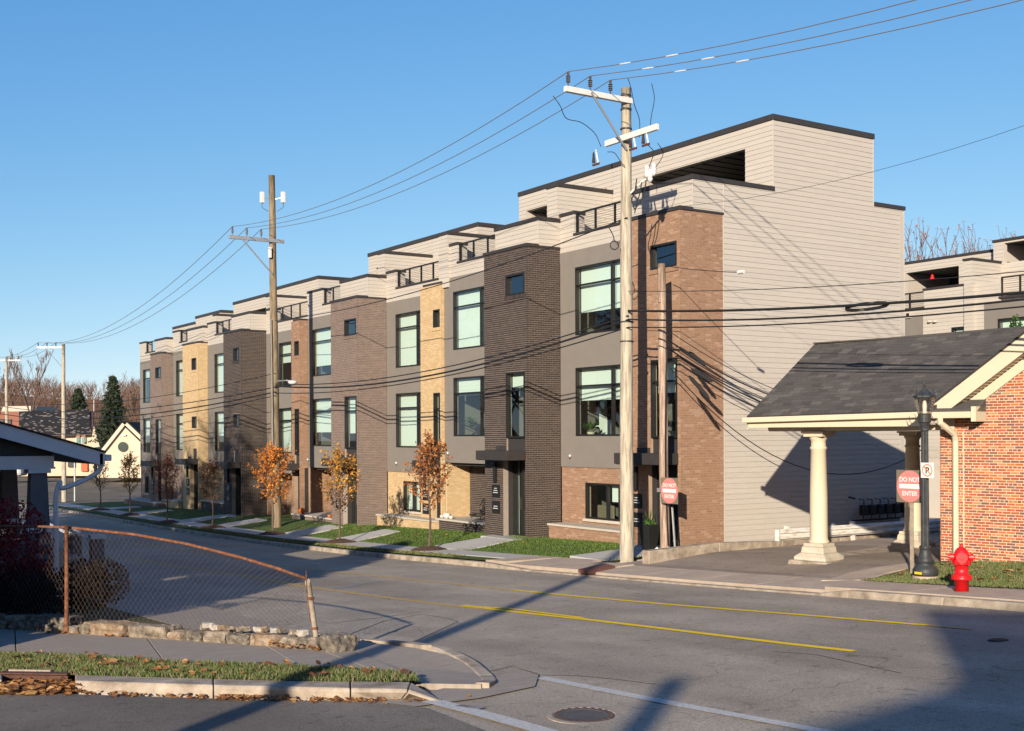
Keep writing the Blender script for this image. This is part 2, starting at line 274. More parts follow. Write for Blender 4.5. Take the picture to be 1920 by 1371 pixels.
# ---------------------------------------------------------------- mesh building
class MB:
    def __init__(s): s.v = []; s.f = []
    def add(s, vs, fs):
        o = len(s.v); s.v += [tuple(p) for p in vs]; s.f += [tuple(i+o for i in f) for f in fs]; return s
    def hexa(s, p):  # 8 corners: bottom 4, top 4
        return s.add(p, [(0, 3, 2, 1), (4, 5, 6, 7), (0, 1, 5, 4), (1, 2, 6, 5), (2, 3, 7, 6), (3, 0, 4, 7)])
    def box(s, x0, x1, y0, y1, z0, z1):
        return s.hexa([(x0, y0, z0), (x1, y0, z0), (x1, y1, z0), (x0, y1, z0), (x0, y0, z1), (x1, y0, z1), (x1, y1, z1), (x0, y1, z1)])
    def obox(s, O, A, B, C, a, b, c):  # oriented box from O along unit axes A,B,C
        P = [O+A*i*a+B*j*b+C*k*c for k in (0, 1) for (i, j) in ((0, 0), (1, 0), (1, 1), (0, 1))]
        return s.hexa(P)
    def quad(s, a, b, c, d): return s.add([a, b, c, d], [(0, 1, 2, 3)])
    def tube(s, pts, r, n=6, r1=None, cap=True):
        pts = [V(p) for p in pts]; m = len(pts); o = len(s.v)
        for i, p in enumerate(pts):
            t = (pts[min(i+1, m-1)]-pts[max(i-1, 0)])
            ref = V((0, 0, 1)) if abs((pts[-1]-pts[0]).z) < .9*(pts[-1]-pts[0]).length else V((0, 1, 0))
            if t.length < 1e-9: t = V((0, 0, 1))
            t.normalize(); a = t.cross(ref)
            if a.length < 1e-3: a = V((1, 0, 0))
            a.normalize(); b = t.cross(a)
            rr = r if r1 is None else r+(r1-r)*i/(m-1)
            if isinstance(r, (list, tuple)): rr = r[i]
            for k in range(n):
                an = 2*math.pi*k/n; s.v.append(tuple(p+a*math.cos(an)*rr+b*math.sin(an)*rr))
        for i in range(m-1):
            for k in range(n):
                s.f.append((o+i*n+k, o+i*n+(k+1) % n, o+(i+1)*n+(k+1) % n, o+(i+1)*n+k))
        if cap and n > 2:
            s.f.append(tuple(o+k for k in range(n))); s.f.append(tuple(o+(m-1)*n+k for k in reversed(range(n))))
        return s
    def lathe(s, c, prof, n=16, sx=1, sy=1):
        c = V(c); o = len(s.v)
        for (r, z) in prof:
            for k in range(n):
                an = 2*math.pi*k/n; s.v.append((c.x+math.cos(an)*r*sx, c.y+math.sin(an)*r*sy, c.z+z))
        for i in range(len(prof)-1):
            for k in range(n): s.f.append((o+i*n+k, o+i*n+(k+1) % n, o+(i+1)*n+(k+1) % n, o+(i+1)*n+k))
        s.f.append(tuple(o+k for k in reversed(range(n)))); s.f.append(tuple(o+(len(prof)-1)*n+k for k in range(n)))
        return s
    def prism(s, pts, N, t):  # polygon pts extruded by N*t
        n = len(pts); p2 = [V(p)+N*t for p in pts]
        return s.add(list(pts)+p2, [tuple(range(n)), tuple(reversed(range(n, 2*n)))]+[(i, (i+1) % n, (i+1) % n+n, i+n) for i in range(n)])
    def build(s, name, m, parent=None, smooth=False, bevel=0):
        me = bpy.data.meshes.new(name); me.from_pydata(s.v, [], s.f); me.validate(); me.update()
        if smooth: me.shade_smooth()
        me.materials.append(M[m] if isinstance(m, str) else m)
        o = bpy.data.objects.new(name, me); COL.objects.link(o)
        if parent: att(o, parent)
        if bevel:
            b = o.modifiers.new('bevel', 'BEVEL'); b.width = bevel; b.segments = 2; b.limit_method = 'ANGLE'
        return o
def wloc(o):
    p = V(o.location)
    while o.parent: o = o.parent; p = p+V(o.location)
    return p
def att(o, parent):       # parents are only ever translated, so a plain offset keeps world places
    o.parent = parent; o.location = V(o.location)-wloc(parent)
def tag(o, label=None, cat=None, group=None, kind=None):
    if label: o['label'] = label
    if cat: o['category'] = cat
    if group: o['group'] = group
    if kind: o['kind'] = kind
    return o
def empty(name, loc, label, cat, group=None):
    o = bpy.data.objects.new(name, None); COL.objects.link(o); o.location = loc; o.empty_display_size = 0.3
    return tag(o, label, cat, group)
def copy_tree(o, parent=None):
    c = o.copy(); COL.objects.link(c); c.parent = parent
    for ch in list(o.children): copy_tree(ch, c)
    return c
Z = V((0, 0, 1))
# unit pieces shared by bricks / boards / shingles: u in 0..1, n in 0..1 (out), z in 0..1
def unit_mesh(name, m, lap=None):
    t = 1.0 if lap is None else lap
    vs = [(0, 0, 0), (1, 0, 0), (1, 1, 0), (0, 1, 0), (0, 0, 1), (1, 0, 1), (1, t, 1), (0, t, 1)]
    fs = [(0, 1, 2, 3), (4, 7, 6, 5), (3, 2, 6, 7), (0, 3, 7, 4), (1, 5, 6, 2)]
    me = bpy.data.meshes.new(name); me.from_pydata(vs, [], fs); me.update(); me.materials.append(M[m]); return me
UM = {}
class Pieces:
    """courses of bricks, boards or shingles; the nearest ones become parts, the rest one joined part"""
    def __init__(s, name, m, parent, limit=300, lap=None): s.n, s.m, s.p, s.lim, s.lap, s.L = name, m, parent, limit, lap, []
    def face(s, O, U, W, N, ulen, wlen, course, unit, joint, thick, holes=(), jitter=0.0, poly=None, phase=0.0, header=0):
        rows = int(round(wlen/course)) or 1; ch = wlen/rows
        for r in range(rows):
            z0, z1 = r*ch, (r+1)*ch-joint
            iv = [(0.0, ulen)]
            if poly: iv = poly((z0+z1)/2)
            for (a, b, c, d) in holes:
                if z1 > c+0.01 and z0 < d-0.01:
                    nv = []
                    for (p, q) in iv:
                        if b <= p or a >= q: nv.append((p, q)); continue
                        if a > p: nv.append((p, a))
                        if b < q: nv.append((b, q))
                    iv = nv
            un = unit
            if header and r % header == header-1 and unit: un = unit*0.5
            for (p, q) in iv:
                if q-p < 0.02: continue
                if not unit: s.put(O, U, W, N, p, q, z0, z1, thick); continue
                off = (phase + (0.5*un if r % 2 else 0)) % un
                if jitter: off = (off + random.uniform(0, un)) % un
                x = p - ((p-off) % un) if p > 0 else off-un
                while x < q-1e-6:
                    a, b = max(x, p), min(x+un-joint, q)
                    if b-a > 0.012: s.put(O, U, W, N, a, b, z0, z1, thick*(random.uniform(.75, 1.1)))
                    x += un
    def put(s, O, U, W, N, a, b, z0, z1, t): s.L.append((O+U*a+W*z0, U*(b-a), N*t, W*(z1-z0)))
    def flush(s):
        if not s.L: return
        s.L.sort(key=lambda e: (e[0]+e[1]*.5).length - 1.2*e[1].length)
        key = (s.n, s.m, s.lap)
        if key not in UM: UM[key] = unit_mesh(s.n, s.m, s.lap)
        pw = wloc(s.p)
        for (O, a, n, c) in s.L[:s.lim]:
            o = bpy.data.objects.new(s.n, UM[key]); COL.objects.link(o); o.parent = s.p
            q = O-pw
            o.matrix_local = Matrix(((a.x, n.x, c.x, q.x), (a.y, n.y, c.y, q.y), (a.z, n.z, c.z, q.z), (0, 0, 0, 1)))
        if len(s.L) > s.lim:
            mb = MB(); t = 1.0 if s.lap is None else s.lap
            for (O, a, n, c) in s.L[s.lim:]:
                mb.add([O, O+a, O+a+n, O+n, O+c, O+a+c, O+a+c+n*t, O+c+n*t], [(0, 1, 2, 3), (4, 7, 6, 5), (3, 2, 6, 7), (0, 3, 7, 4), (1, 5, 6, 2)])
            tag(mb.build(s.n+'_courses', s.m, s.p), kind='stuff')
def holed(mb, O, U, N, ulen, z0, z1, thick, holes=()):
    """wall slab with rectangular openings; front face on the plane, thickness goes inward (-N)"""
    us = sorted(set([0, ulen]+[min(max(h[i], 0), ulen) for h in holes for i in (0, 1)]))
    zs = sorted(set([z0, z1]+[min(max(h[i], z0), z1) for h in holes for i in (2, 3)]))
    for a, b in zip(us, us[1:]):
        run = None
        for c, d in zip(zs, zs[1:]):
            mu, mz = (a+b)/2, (c+d)/2
            inside = any(h[0] < mu < h[1] and h[2] < mz < h[3] for h in holes)
            if inside or b-a < 1e-6 or d-c < 1e-6:
                if run: mb.obox(V((0, 0, 0))+O+U*a-N*thick+Z*run[0], U, N, Z, b-a, thick, run[1]-run[0]); run = None
            else: run = (c, d) if not run else (run[0], d)
        if run: mb.obox(O+U*a-N*thick+Z*run[0], U, N, Z, b-a, thick, run[1]-run[0])
    return mb

# ---------------------------------------------------------------- ground sheets (constrained triangulation draped on a height function)
def inpoly(x, y, P):
    c = False; n = len(P)
    for i in range(n):
        x1, y1 = P[i]; x2, y2 = P[i-1]
        if (y1 > y) != (y2 > y) and x < (x2-x1)*(y-y1)/(y2-y1)+x1: c = not c
    return c
def drape(poly, hf, step):
    P = []
    n = len(poly)
    for i in range(n):
        a, b = V(poly[i][:2]), V(poly[(i+1) % n][:2]); k = max(1, int((b-a).length/step))
        for j in range(k): P.append(a+(b-a)*j/k)
    pl = [(p.x, p.y) for p in P]
    xs = [p[0] for p in pl]; ys = [p[1] for p in pl]
    pts = [V(p) for p in pl]; m = len(pts)
    x = min(xs)+step*.5
    while x < max(xs):
        y = min(ys)+step*.5
        while y < max(ys):
            if inpoly(x, y, pl): pts.append(V((x, y)))
            y += step
        x += step
    r = delaunay_2d_cdt(pts, [(i, (i+1) % m) for i in range(m)], [list(range(m))], 1, 1e-4)
    vs = [(p.x, p.y, hf(p.x, p.y)) for p in r[0]]
    return vs, [tuple(f) for f in r[2]]
def sheet(name, poly, hf, m, step=1.5, skirt=0.0, parent=None, kind='structure', label=None):
    vs, fs = drape(poly, hf, step); mb = MB(); mb.add(vs, fs)
    if skirt:
        ec = {}
        for f in fs:
            for i in range(len(f)):
                e = (f[i], f[(i+1) % len(f)]); ec[tuple(sorted(e))] = ec.get(tuple(sorted(e)), 0)+1
        for f in fs:
            for i in range(len(f)):
                a, b = f[i], f[(i+1) % len(f)]
                if ec[tuple(sorted((a, b)))] == 1:
                    A, B = V(vs[a]), V(vs[b]); mb.quad(A, A-Z*skirt, B-Z*skirt, B)
    o = mb.build(name, m, parent)
    if kind and not parent: o['kind'] = kind
    if label: o['label'] = label
    return o
def rect(x0, x1, y0, y1): return [(x0, y0), (x1, y0), (x1, y1), (x0, y1)]
def pp(L, h=H): return [tuple(gp(u, v, h)[:2]) for u, v in L]
#%%PART2
# ================================================================= GROUND, STREET
def big_ground():
    xs = [-700, -400, -200, -100, -50, -25, -10, 0, 10, 20, 30, 45, 70, 120, 250, 500, 800]
    ys = [-500, -200, -60, -20, 0, 8, 16, 25, 35, 45, 55, 70, 80, 95, 110, 150, 220, 400, 900]
    mb = MB(); vs = [(x, y, Rd(y)-0.10) for y in ys for x in xs]; n = len(xs)
    mb.add(vs, [(j*n+i, j*n+i+1, (j+1)*n+i+1, (j+1)*n+i) for j in range(len(ys)-1) for i in range(n-1)])
    mb.build('ground', 'dirt')['kind'] = 'structure'
big_ground()
def hR(o): return lambda x, y: Rd(y)+o
sheet('road', [(-1, -40), (NK-6, 8), (NK, 14), (NK, 84), (-30, 96), (-80, 118), (-80, 132), (-20, 112), (0, 104), (13, 96), (18.5, 90), (17.6, 84), (KX, 80), (KX, -40)], hR(0), 'asphalt', 2.0)
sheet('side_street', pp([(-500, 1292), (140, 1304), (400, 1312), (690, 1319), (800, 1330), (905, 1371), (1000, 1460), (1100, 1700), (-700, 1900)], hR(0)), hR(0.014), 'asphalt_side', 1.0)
sheet('junction_apron', pp([(690, 1318), (760, 1312), (830, 1294), (905, 1282), (960, 1262), (1010, 1268), (1003, 1290), (900, 1312), (780, 1328)], hR(0)), hR(0.018), 'concrete_brushed', 0.5)
# near block: yard, walks
yard = [(-60, 40), (-60, 30)] + pp([(-500, 1190), (-80, 1178), (125, 1188), (300, 1199), (500, 1212), (640, 1222)], Hy) + [(6.0, 15.6), (6.0, 84), (-60, 100)]
sheet('yard', yard, Hy, 'grass_dry', 1.5)
CQ = gp(900, 1270, hR(0))
def hp(x, y): return Rd(y)+.015+.115*min(1, max(0, (math.hypot(x-CQ.x, y-CQ.y)-.3)/1.5))
corner = pp([(859, 1225), (905, 1246), (917, 1262), (902, 1272), (800, 1271), (767, 1264), (640, 1222)], Hy)
sheet('near_pavement', [(7.32, 84), (7.32, 14.6)] + corner + [(6.0, 15.6), (6.0, 84)], lambda x, y: hp(x, y)+0.004, 'concrete_brushed', 0.8, skirt=0.10)
# side-street walk: separate slabs
sw = empty('side_walk', gp(300, 1215, Hy), None, None); sw['kind'] = 'structure'
topl = [(-200, 1170), (28, 1182), (276, 1198), (500, 1213), (600, 1220), (662, 1222)]
botl = [(-190, 1223), (30, 1225), (306, 1240), (560, 1250), (700, 1258), (767, 1264)]
for i in range(5):
    a, b = topl[i], topl[i+1]; c, d = botl[i+1], botl[i]
    P = [gp(*q, Hy) for q in (a, b, c, d)]
    cen = sum(P, V((0, 0, 0)))/4
    P = [p+(cen-p).normalized()*0.012 for p in P]
    mb = MB(); mb.hexa([p-Z*0.12 for p in P]+[p+Z*0.012 for p in P]); mb.build('pavement_slab', 'concrete_brushed', sw, bevel=0.006)
# grass strip between walk and kerb
strip_px = [(-200, 1222), (0, 1226), (167, 1231), (300, 1241), (480, 1247), (670, 1256), (770, 1264), (790, 1278), (640, 1279), (480, 1276), (140, 1266), (0, 1262), (-200, 1258)]
sheet('verge_near', pp(strip_px, Hy), lambda x, y: Hy(x, y)+0.01, 'grass_dry', 0.5)
# foreground kerb stones
kf = empty('side_kerb', gp(400, 1300, hR(0)), None, None); kf['kind'] = 'structure'
back = [(-200, 1258), (6, 1262), (140, 1263), (400, 1270), (657, 1277), (770, 1279), (826, 1292)]
front = [(-205, 1268), (4, 1274), (140, 1276), (400, 1284), (657, 1290), (765, 1292), (827, 1294)]
foot = [(-210, 1290), (2, 1300), (140, 1301), (400, 1309), (657, 1313), (745, 1312), (829, 1297)]
for i in range(6):
    if i == 1: continue
    T = [gp(*q, Hy) for q in (back[i], back[i+1])]; Fr = [gp(*q, Hy) for q in (front[i], front[i+1])]; Ft = [gp(*q, hR(0)) for q in (foot[i], foot[i+1])]
    if i == 5: T[1].z = Fr[1].z = Rd(T[1].y)+0.02
    d = (T[1]-T[0]).normalized()*0.008
    mb = MB(); A, B = T[0]+d, T[1]-d; C_, D = Fr[1]-d, Fr[0]+d; E, G = Ft[1]-d, Ft[0]+d
    E.z -= .05; G.z -= .05
    A2, B2 = A-Z*.2, B-Z*.2
    nrm = (Fr[0]-T[0]); nrm.normalize()
    F1, F2 = D+nrm*.03-Z*.03, C_+nrm*.03-Z*.03     # rounded nose
    mb.add([A, B, C_, D, E, G, A2, B2, F1, F2], [(0, 3, 2, 1), (3, 8, 9, 2), (8, 5, 4, 9), (0, 6, 5, 8, 3), (1, 2, 9, 4, 7), (0, 1, 7, 6)])
    mb.build('kerb_stone', 'kerb', kf, bevel=0.012)
# storm drain inlet
T0, T1 = gp(8, 1262, Hy), gp(139, 1264, Hy); G0, G1 = gp(8, 1283, hR(0)), gp(139, 1285, hR(0))
dr = empty('storm_drain', (T0+T1)/2, 'rusty iron kerb inlet with fallen leaves heaped against its mouth', 'storm drain')
U = (T1-T0).normalized(); N = V((-U.y, U.x, 0)); N = N if N.dot(G0-T0) > 0 else -N; Lk = (T1-T0).length
mb = MB(); mb.obox(T0+Z*.01-N*.02, U, N, Z, Lk, .16, .02); mb.build('hood', 'rust_iron', dr, bevel=.004)
mb = MB(); mb.obox(T0-Z*.12+N*.10, U, N, Z, Lk, .02, .12); mb.build('front_plate', 'rust_iron', dr, bevel=.004)
mb = MB(); mb.obox(T0+U*.1+Z*.032, U, N, Z, Lk*.6, .05, .02); mb.build('casting_rim', 'old_galv', dr, bevel=.004)
# main kerbs
def kerb_row(name, x0, x1, ys, m, ht=0.13, drop=None):
    e = empty(name, (x0, ys[0], Rd(ys[0])), None, None); e['kind'] = 'structure'
    for a, b in zip(ys, ys[1:]):
        h0 = h1 = ht
        if drop: h0, h1 = drop(a), drop(b)
        a += .008; b -= .008
        za, zb = Rd(a), Rd(b); mb = MB()
        mb.hexa([(x0, a, za-.1), (x1, a, za-.1), (x1, b, zb-.1), (x0, b, zb-.1), (x0+(.03 if x1 > x0 else -.03), a, za+h0), (x1, a, za+h0), (x1, b, zb+h1), (x0+(.03 if x1 > x0 else -.03), b, zb+h1)])
        mb.build('kerb_stone', m, e, bevel=0.02)
    return e
YK = [-12, -8, -4, -1, 2, 5, 8, 10.3, 12.6, 14.6] + [15.4+1.9*i for i in range(6)] + [27, 28.4] + [28.4+3.0*i for i in range(1, 18)]
kerb_row('far_kerb', KX, KX+0.22, YK, 'kerb', drop=lambda y: 0.035 if 15 < y < 26.5 else 0.13)
YN = [14.9, 16.5] + [16.5+2.8*i for i in range(1, 23)]
kerb_row('near_kerb', NK, NK-0.18, YN, 'kerb')
# corner kerb, ramped
ck = empty('corner_kerb', gp(900, 1250, hR(0)), None, None); ck['kind'] = 'structure'
cpx = [V((NK-.09, 15.05, 0))]+[gp(*q, Hy) for q in [(800, 1211), (859, 1225), (890, 1237), (908, 1250), (914, 1262), (902, 1271)]]
def crom(P, n=5):
    P = [P[0]*2-P[1]]+P+[P[-1]*2-P[-2]]; Q = []
    for i in range(1, len(P)-2):
        for k in range(n):
            t = k/n; a, b, c, d = P[i-1:i+3]; Q.append(.5*((2*b)+(c-a)*t+(2*a-5*b+4*c-d)*t*t+(3*b-a-3*c+d)*t**3))
    return Q+[P[-2]]
CC = crom([V((p.x, p.y, 0)) for p in cpx])
def side_of(i):
    d = (CC[min(i+1, len(CC)-1)]-CC[max(0, i-1)]).normalized(); return V((d.y, -d.x, 0))
for a_, b_ in ((0, 10), (10, 20), (20, 30)):
    mb = MB(); vs = []
    for i in range(a_, b_+1):
        nn = side_of(i); c = CC[i]
        if nn.dot(gp(880, 1180, hR(0))-c) < 0 and i < 6: nn = -nn
        r0 = Rd(c.y); h = max(.03, hp(c.x, c.y)-r0+.02)
        sh = (b_-a_)*0+.006*(1 if i == a_ else (-1 if i == b_ else 0)); tt = (CC[min(i+1, len(CC)-1)]-CC[max(0, i-1)]).normalized()*sh; c = c+tt
        vs += [c-nn*.09+Z*(r0-.1), c-nn*.09+Z*(r0+h), c+nn*.05+Z*(r0+h), c+nn*.09+Z*(r0+h-.03), c+nn*.11+Z*(r0-.02)]
    n = b_-a_+1; fs = [(5*k+q, 5*(k+1)+q, 5*(k+1)+q+1, 5*k+q+1) for k in range(n-1) for q in range(4)]+[(0, 1, 2, 3, 4), tuple(5*(n-1)+q for q in (4, 3, 2, 1, 0))]
    mb.add(vs, fs); mb.build('kerb_stone', 'kerb', ck)
# far side: lawn, walk slabs, verge
LX = 18.75
def hL(x, y): return H(x, y)
sheet('lawn', [(KX+.2, 27.2), (KX+.2, 82), (24, 82), (24, 24.0), (18.7, 24.0), (18.7, 27.2)], lambda x, y: H(x, y)+.03, 'grass', 0.8)
wk = empty('far_walk', (18, 40, H(18, 40)), None, None); wk['kind'] = 'structure'
y = 27.2
while y < 82:
    b = y+1.5; mb = MB(); g = .008
    x0, x1 = 17.65, LX
    mb.hexa([(x0, y+g, H(x0, y)-.1), (x1, y+g, H(x1, y)-.1), (x1, b-g, H(x1, b)-.1), (x0, b-g, H(x0, b)-.1), (x0, y+g, H(x0, y)+.05), (x1, y+g, H(x1, y)+.05), (x1, b-g, H(x1, b)+.05), (x0, b-g, H(x0, b)+.05)])
    mb.build('pavement_slab', 'concrete_new', wk, bevel=.006); y = b
wk2 = empty('street_walk', (17.5, 15, H(17.5, 15)), None, None); wk2['kind'] = 'structure'
y = -10.0
while y < 27:
    b = min(y+1.81, 27.19); g = .007; x0, x1 = KX+.225, 18.35 if y < 23 else 18.75; h = .02 if y < 22.5 else .05
    dz = 0.0 if not (15 < y < 25) else -.06
    mb = MB(); mb.hexa([(x0, y+g, H(x0, y)-.2), (x1, y+g, H(x1, y)-.2), (x1, b-g, H(x1, b)-.2), (x0, b-g, H(x0, b)-.2), (x0, y+g, H(x0, y)+h+dz), (x1, y+g, H(x1, y)+h), (x1, b-g, H(x1, b)+h), (x0, b-g, H(x0, b)+h+dz)])
    mb.build('pavement_slab', 'concrete', wk2, bevel=.006); y = b
P = [gp(*q) for q in [(1084, 1070), (1132, 1061), (1153, 1065), (1106, 1074)]]
mb = MB(); mb.hexa([p-Z*.05 for p in P]+[V((p.x, p.y, H(p.x, p.y)+(.028 if p.y < 22.5 else .056)-(.03 if p.x < 17.3 else 0))) for p in P]); mb.build('tactile_plate', 'plate_red', None)['kind'] = 'structure'
# car park / drive
sheet('driveway', [(18.36, -30), (18.36, 23.55), (30.3, 23.6), (60, 23.6), (60, -30)], lambda x, y: H(x, y)+.0, 'asphalt_lot', 1.2)
sheet('rear_lot', [(30.5, 23.6), (30.5, 90), (60, 90), (60, 23.6)], lambda x, y: H(x, y)-.02, 'asphalt_lot', 4)
sheet('bank_lawn', pp([(1612, 1090), (1700, 1070), (1765, 1055), (1850, 1050), (1935, 1050), (2100, 1050), (2100, 1110), (1935, 1106), (1800, 1099)]), lambda x, y: H(x, y)+.035, 'grass_dry', .5)
sheet('curved_path', pp([(1540, 1090), (1590, 1076), (1640, 1066), (1700, 1058), (1718, 1064), (1660, 1077), (1612, 1089)]), lambda x, y: H(x, y)+.02, 'concrete', .4, skirt=.05)
# low retaining kerb beside the drive
P0, P1 = gp(1195, 1067), V((31.5, 23.75, 0))
lw = empty('retaining_wall', P0, 'low weathered concrete retaining wall running beside the driveway entrance', 'low wall')
st = V((18.95, 22.75, 0)); en = V((31.5, 23.72, 0)); n = 5
for i in range(n):
    a = st+(en-st)*i/n; b = st+(en-st)*(i+1)/n; d = (b-a).normalized(); nn = V((-d.y, d.x, 0)); a = a+d*.008; b = b-d*.008
    h0 = .32-.09*i; h1 = .32-.09*(i+1)
    za, zb = H(a.x, a.y), H(b.x, b.y); w_ = .26
    A, B = V((a.x, a.y, za)), V((b.x, b.y, zb))
    mb = MB(); mb.hexa([A-Z*.1, B-Z*.1, B+nn*w_-Z*.1, A+nn*w_-Z*.1, A+Z*max(h0, .1), B+Z*max(h1, .1), B+nn*w_+Z*max(h1, .1), A+nn*w_+Z*max(h0, .1)])
    mb.build('wall_block', 'kerb', lw, bevel=.02)
# road paint
def stripe(name, px, wd, off, m, parent=None, step=.6):
    P = [gp(u, v, hR(0)) for u, v in px]; Q = []
    for a, b in zip(P, P[1:]):
        k = max(1, int((b-a).length/step)); Q += [a+(b-a)*i/k for i in range(k)]
    Q.append(P[-1]); mb = MB(); vs = []
    for i, p in enumerate(Q):
        t = (Q[min(i+1, len(Q)-1)]-Q[max(0, i-1)]); t.z = 0; t.normalize(); nn = V((-t.y, t.x, 0))
        for s_ in (-1, 1):
            q = p+nn*wd/2*s_; vs.append((q.x, q.y, Rd(q.y)+off))
    mb.add(vs, [(2*i, 2*i+2, 2*i+3, 2*i+1) for i in range(len(Q)-1)])
    o = mb.build(name, m); o['kind'] = 'structure'; return o
stripe('yellow_line', [(120, 1031), (240, 1047), (455, 1079), (560, 1098), (642, 1110), (760, 1125), (900, 1142)], .11, .005, 'yellow_old')
stripe('yellow_line', [(868, 1136), (960, 1147.5), (1095, 1162), (1230, 1178), (1480, 1208.5), (1602, 1222)], .15, .009, 'yellow_paint')
stripe('yellow_line', [(872, 1137), (960, 1143), (1095, 1160)], .10, .013, 'yellow_paint')
stripe('yellow_line', [(170, 1008), (312, 1028), (480, 1053), (568, 1066), (632, 1073), (800, 1090), (960, 1107)], .10, .005, 'yellow_old')
stripe('yellow_line', [(960, 1107), (1041, 1115), (1250, 1134), (1480, 1152), (1739, 1173.5)], .13, .009, 'yellow_paint')
stripe('yellow_line', [(1739, 1173.5), (1822, 1181)], .07, .009, 'yellow_old')
stripe('white_line', [(1014, 1272), (1100, 1289), (1280, 1324), (1400, 1346), (1560, 1376), (1750, 1412)], .16, .009, 'white_paint')
stripe('white_line', [(806, 1317), (900, 1341), (1000, 1369), (1120, 1405)], .2, .022, 'white_paint')
stripe('white_line', [(858, 1326), (905, 1332)], .10, .022, 'white_worn')
for px in ([(262, 1045), (330, 1043), (378, 1044)], [(446, 1073), (520, 1071), (600, 1072)], [(628, 1105), (680, 1094), (722, 1090)]):
    stripe('worn_arrow', px, .28, .005, 'white_worn')
# sealed cracks in the carriageway, as thin raised bitumen bands
for i, px in enumerate([[(600, 1208), (640, 1196), (720, 1165), (790, 1152), (840, 1160), (858, 1166), (776, 1204)], [(610, 1170), (700, 1160), (790, 1148)], [(905, 1262), (960, 1250), (1010, 1265), (1008, 1277)],
                        [(1015, 1266), (1090, 1268), (1160, 1275), (1230, 1284)], [(1450, 1222), (1530, 1228), (1690, 1263)]]):
    stripe('crack_seal', px, .022, .0045, 'bitumen', step=.3)
# manhole
mh = gp(1095, 1343, hR(0)); mh = V((mh.x, mh.y, Rd(mh.y)))
me_ = empty('manhole', mh, 'round iron manhole cover set in the asphalt by the white lines', 'manhole')
mb = MB(); mb.lathe(mh, [(.36, .0), (.36, .012), (.31, .014), (.30, .006)], 40); mb.build('frame_ring', 'concrete_brushed', me_)
mb = MB(); mb.lathe(mh, [(.295, .0), (.295, .013), (.28, .016), (.22, .016), (.21, .012), (0.01, .012)], 40); mb.build('cover', 'bitumen', me_)
mb = MB()
for k in range(22):
    a = 2*math.pi*k/22; p = mh+V((math.cos(a)*.25, math.sin(a)*.25, .013)); mb.obox(p, V((math.cos(a), math.sin(a), 0)), V((-math.sin(a), math.cos(a), 0)), Z, .035, .03, .008)
tag(mb.build('raised_studs', 'rust_iron', me_), kind='stuff')
p = gp(1872, 1201, hR(0)); mb = MB(); mb.lathe((p.x, p.y, Rd(p.y)), [(.17, 0), (.15, .012), (.08, .02), (.01, .018)], 14, sx=1, sy=.7)
tag(mb.build('asphalt_lump', 'rubber'), 'small black lump of asphalt lying in the shaded road', 'asphalt lump')
# grass blades, leaves
def scatter_blades(name, poly_px, n, hf, hmin, hmax, m, wd=.006, world=None):
    P = world or pp(poly_px, hf); xs = [p[0] for p in P]; ys = [p[1] for p in P]; mb = MB(); k = 0
    while k < n:
        x, y = random.uniform(min(xs), max(xs)), random.uniform(min(ys), max(ys))
        if not inpoly(x, y, P): continue
        k += 1; h = random.uniform(hmin, hmax); a = random.uniform(0, 6.28); z = hf(x, y); dx, dy = math.cos(a)*wd, math.sin(a)*wd; lx, ly = random.uniform(-.6, .6)*h, random.uniform(-.6, .6)*h
        mb.add([(x-dx, y-dy, z), (x+dx, y+dy, z), (x+lx, y+ly, z+h)], [(0, 1, 2)])
    o = mb.build(name, m); o['kind'] = 'stuff'; return o
scatter_blades('verge_grass', strip_px, 26000, Hy, .02, .075, 'blade', .0075)
scatter_blades('bank_grass', [(1618, 1089), (1700, 1070), (1765, 1057), (1850, 1053), (2090, 1053), (2090, 1108), (1935, 1104), (1800, 1098)], 24000, lambda x, y: H(x, y)+.03, .02, .06, 'blade', .008)
scatter_blades('lawn_grass', None, 30000, lambda x, y: H(x, y)+.02, .03, .07, 'blade_lawn', .012, world=rect(18.8, 21.6, 24.0, 46))
scatter_blades('kerb_verge_grass', None, 9000, lambda x, y: H(x, y)+.02, .03, .07, 'blade', .012, world=rect(17.0, 17.6, 29.2, 52))
def leaves(name, pts, m='leaf_fallen', s=.05):
    mb = MB()
    for (x, y, z) in pts:
        a = random.uniform(0, 6.28); q = s*random.uniform(.6, 1.3); t1, t2 = random.uniform(-.5, .5), random.uniform(-.5, .5)
        A = V((math.cos(a), math.sin(a), t1*.8)); B = V((-math.sin(a), math.cos(a), t2*.8)); c = V((x, y, z+.012))
        o = [c-A*q, c-A*q*.3-B*q*.75, c+A*q*.5-B*q*.55+Z*q*.3, c+A*q*1.2, c+A*q*.45+B*q*.6+Z*q*.35, c-A*q*.35+B*q*.7]
        mb.add(o, [(0, 1, 2, 3, 4, 5)])
    o_ = mb.build(name, m); o_['kind'] = 'stuff'; return o_
def rp(poly, n, hf, ex=0.0):
    xs = [p[0] for p in poly]; ys = [p[1] for p in poly]; L = []
    while len(L) < n:
        x, y = random.uniform(min(xs), max(xs)), random.uniform(min(ys), max(ys))
        if inpoly(x, y, poly): L.append((x, y, hf(x, y)+random.uniform(0, ex)))
    return L
pile = pp([(-60, 1281), (60, 1280), (138, 1284), (170, 1296), (150, 1304), (60, 1307), (-60, 1306)], hR(0))
leaves('leaf_heap', rp(pile, 650, hR(0.0), .07), s=.055)
L = []
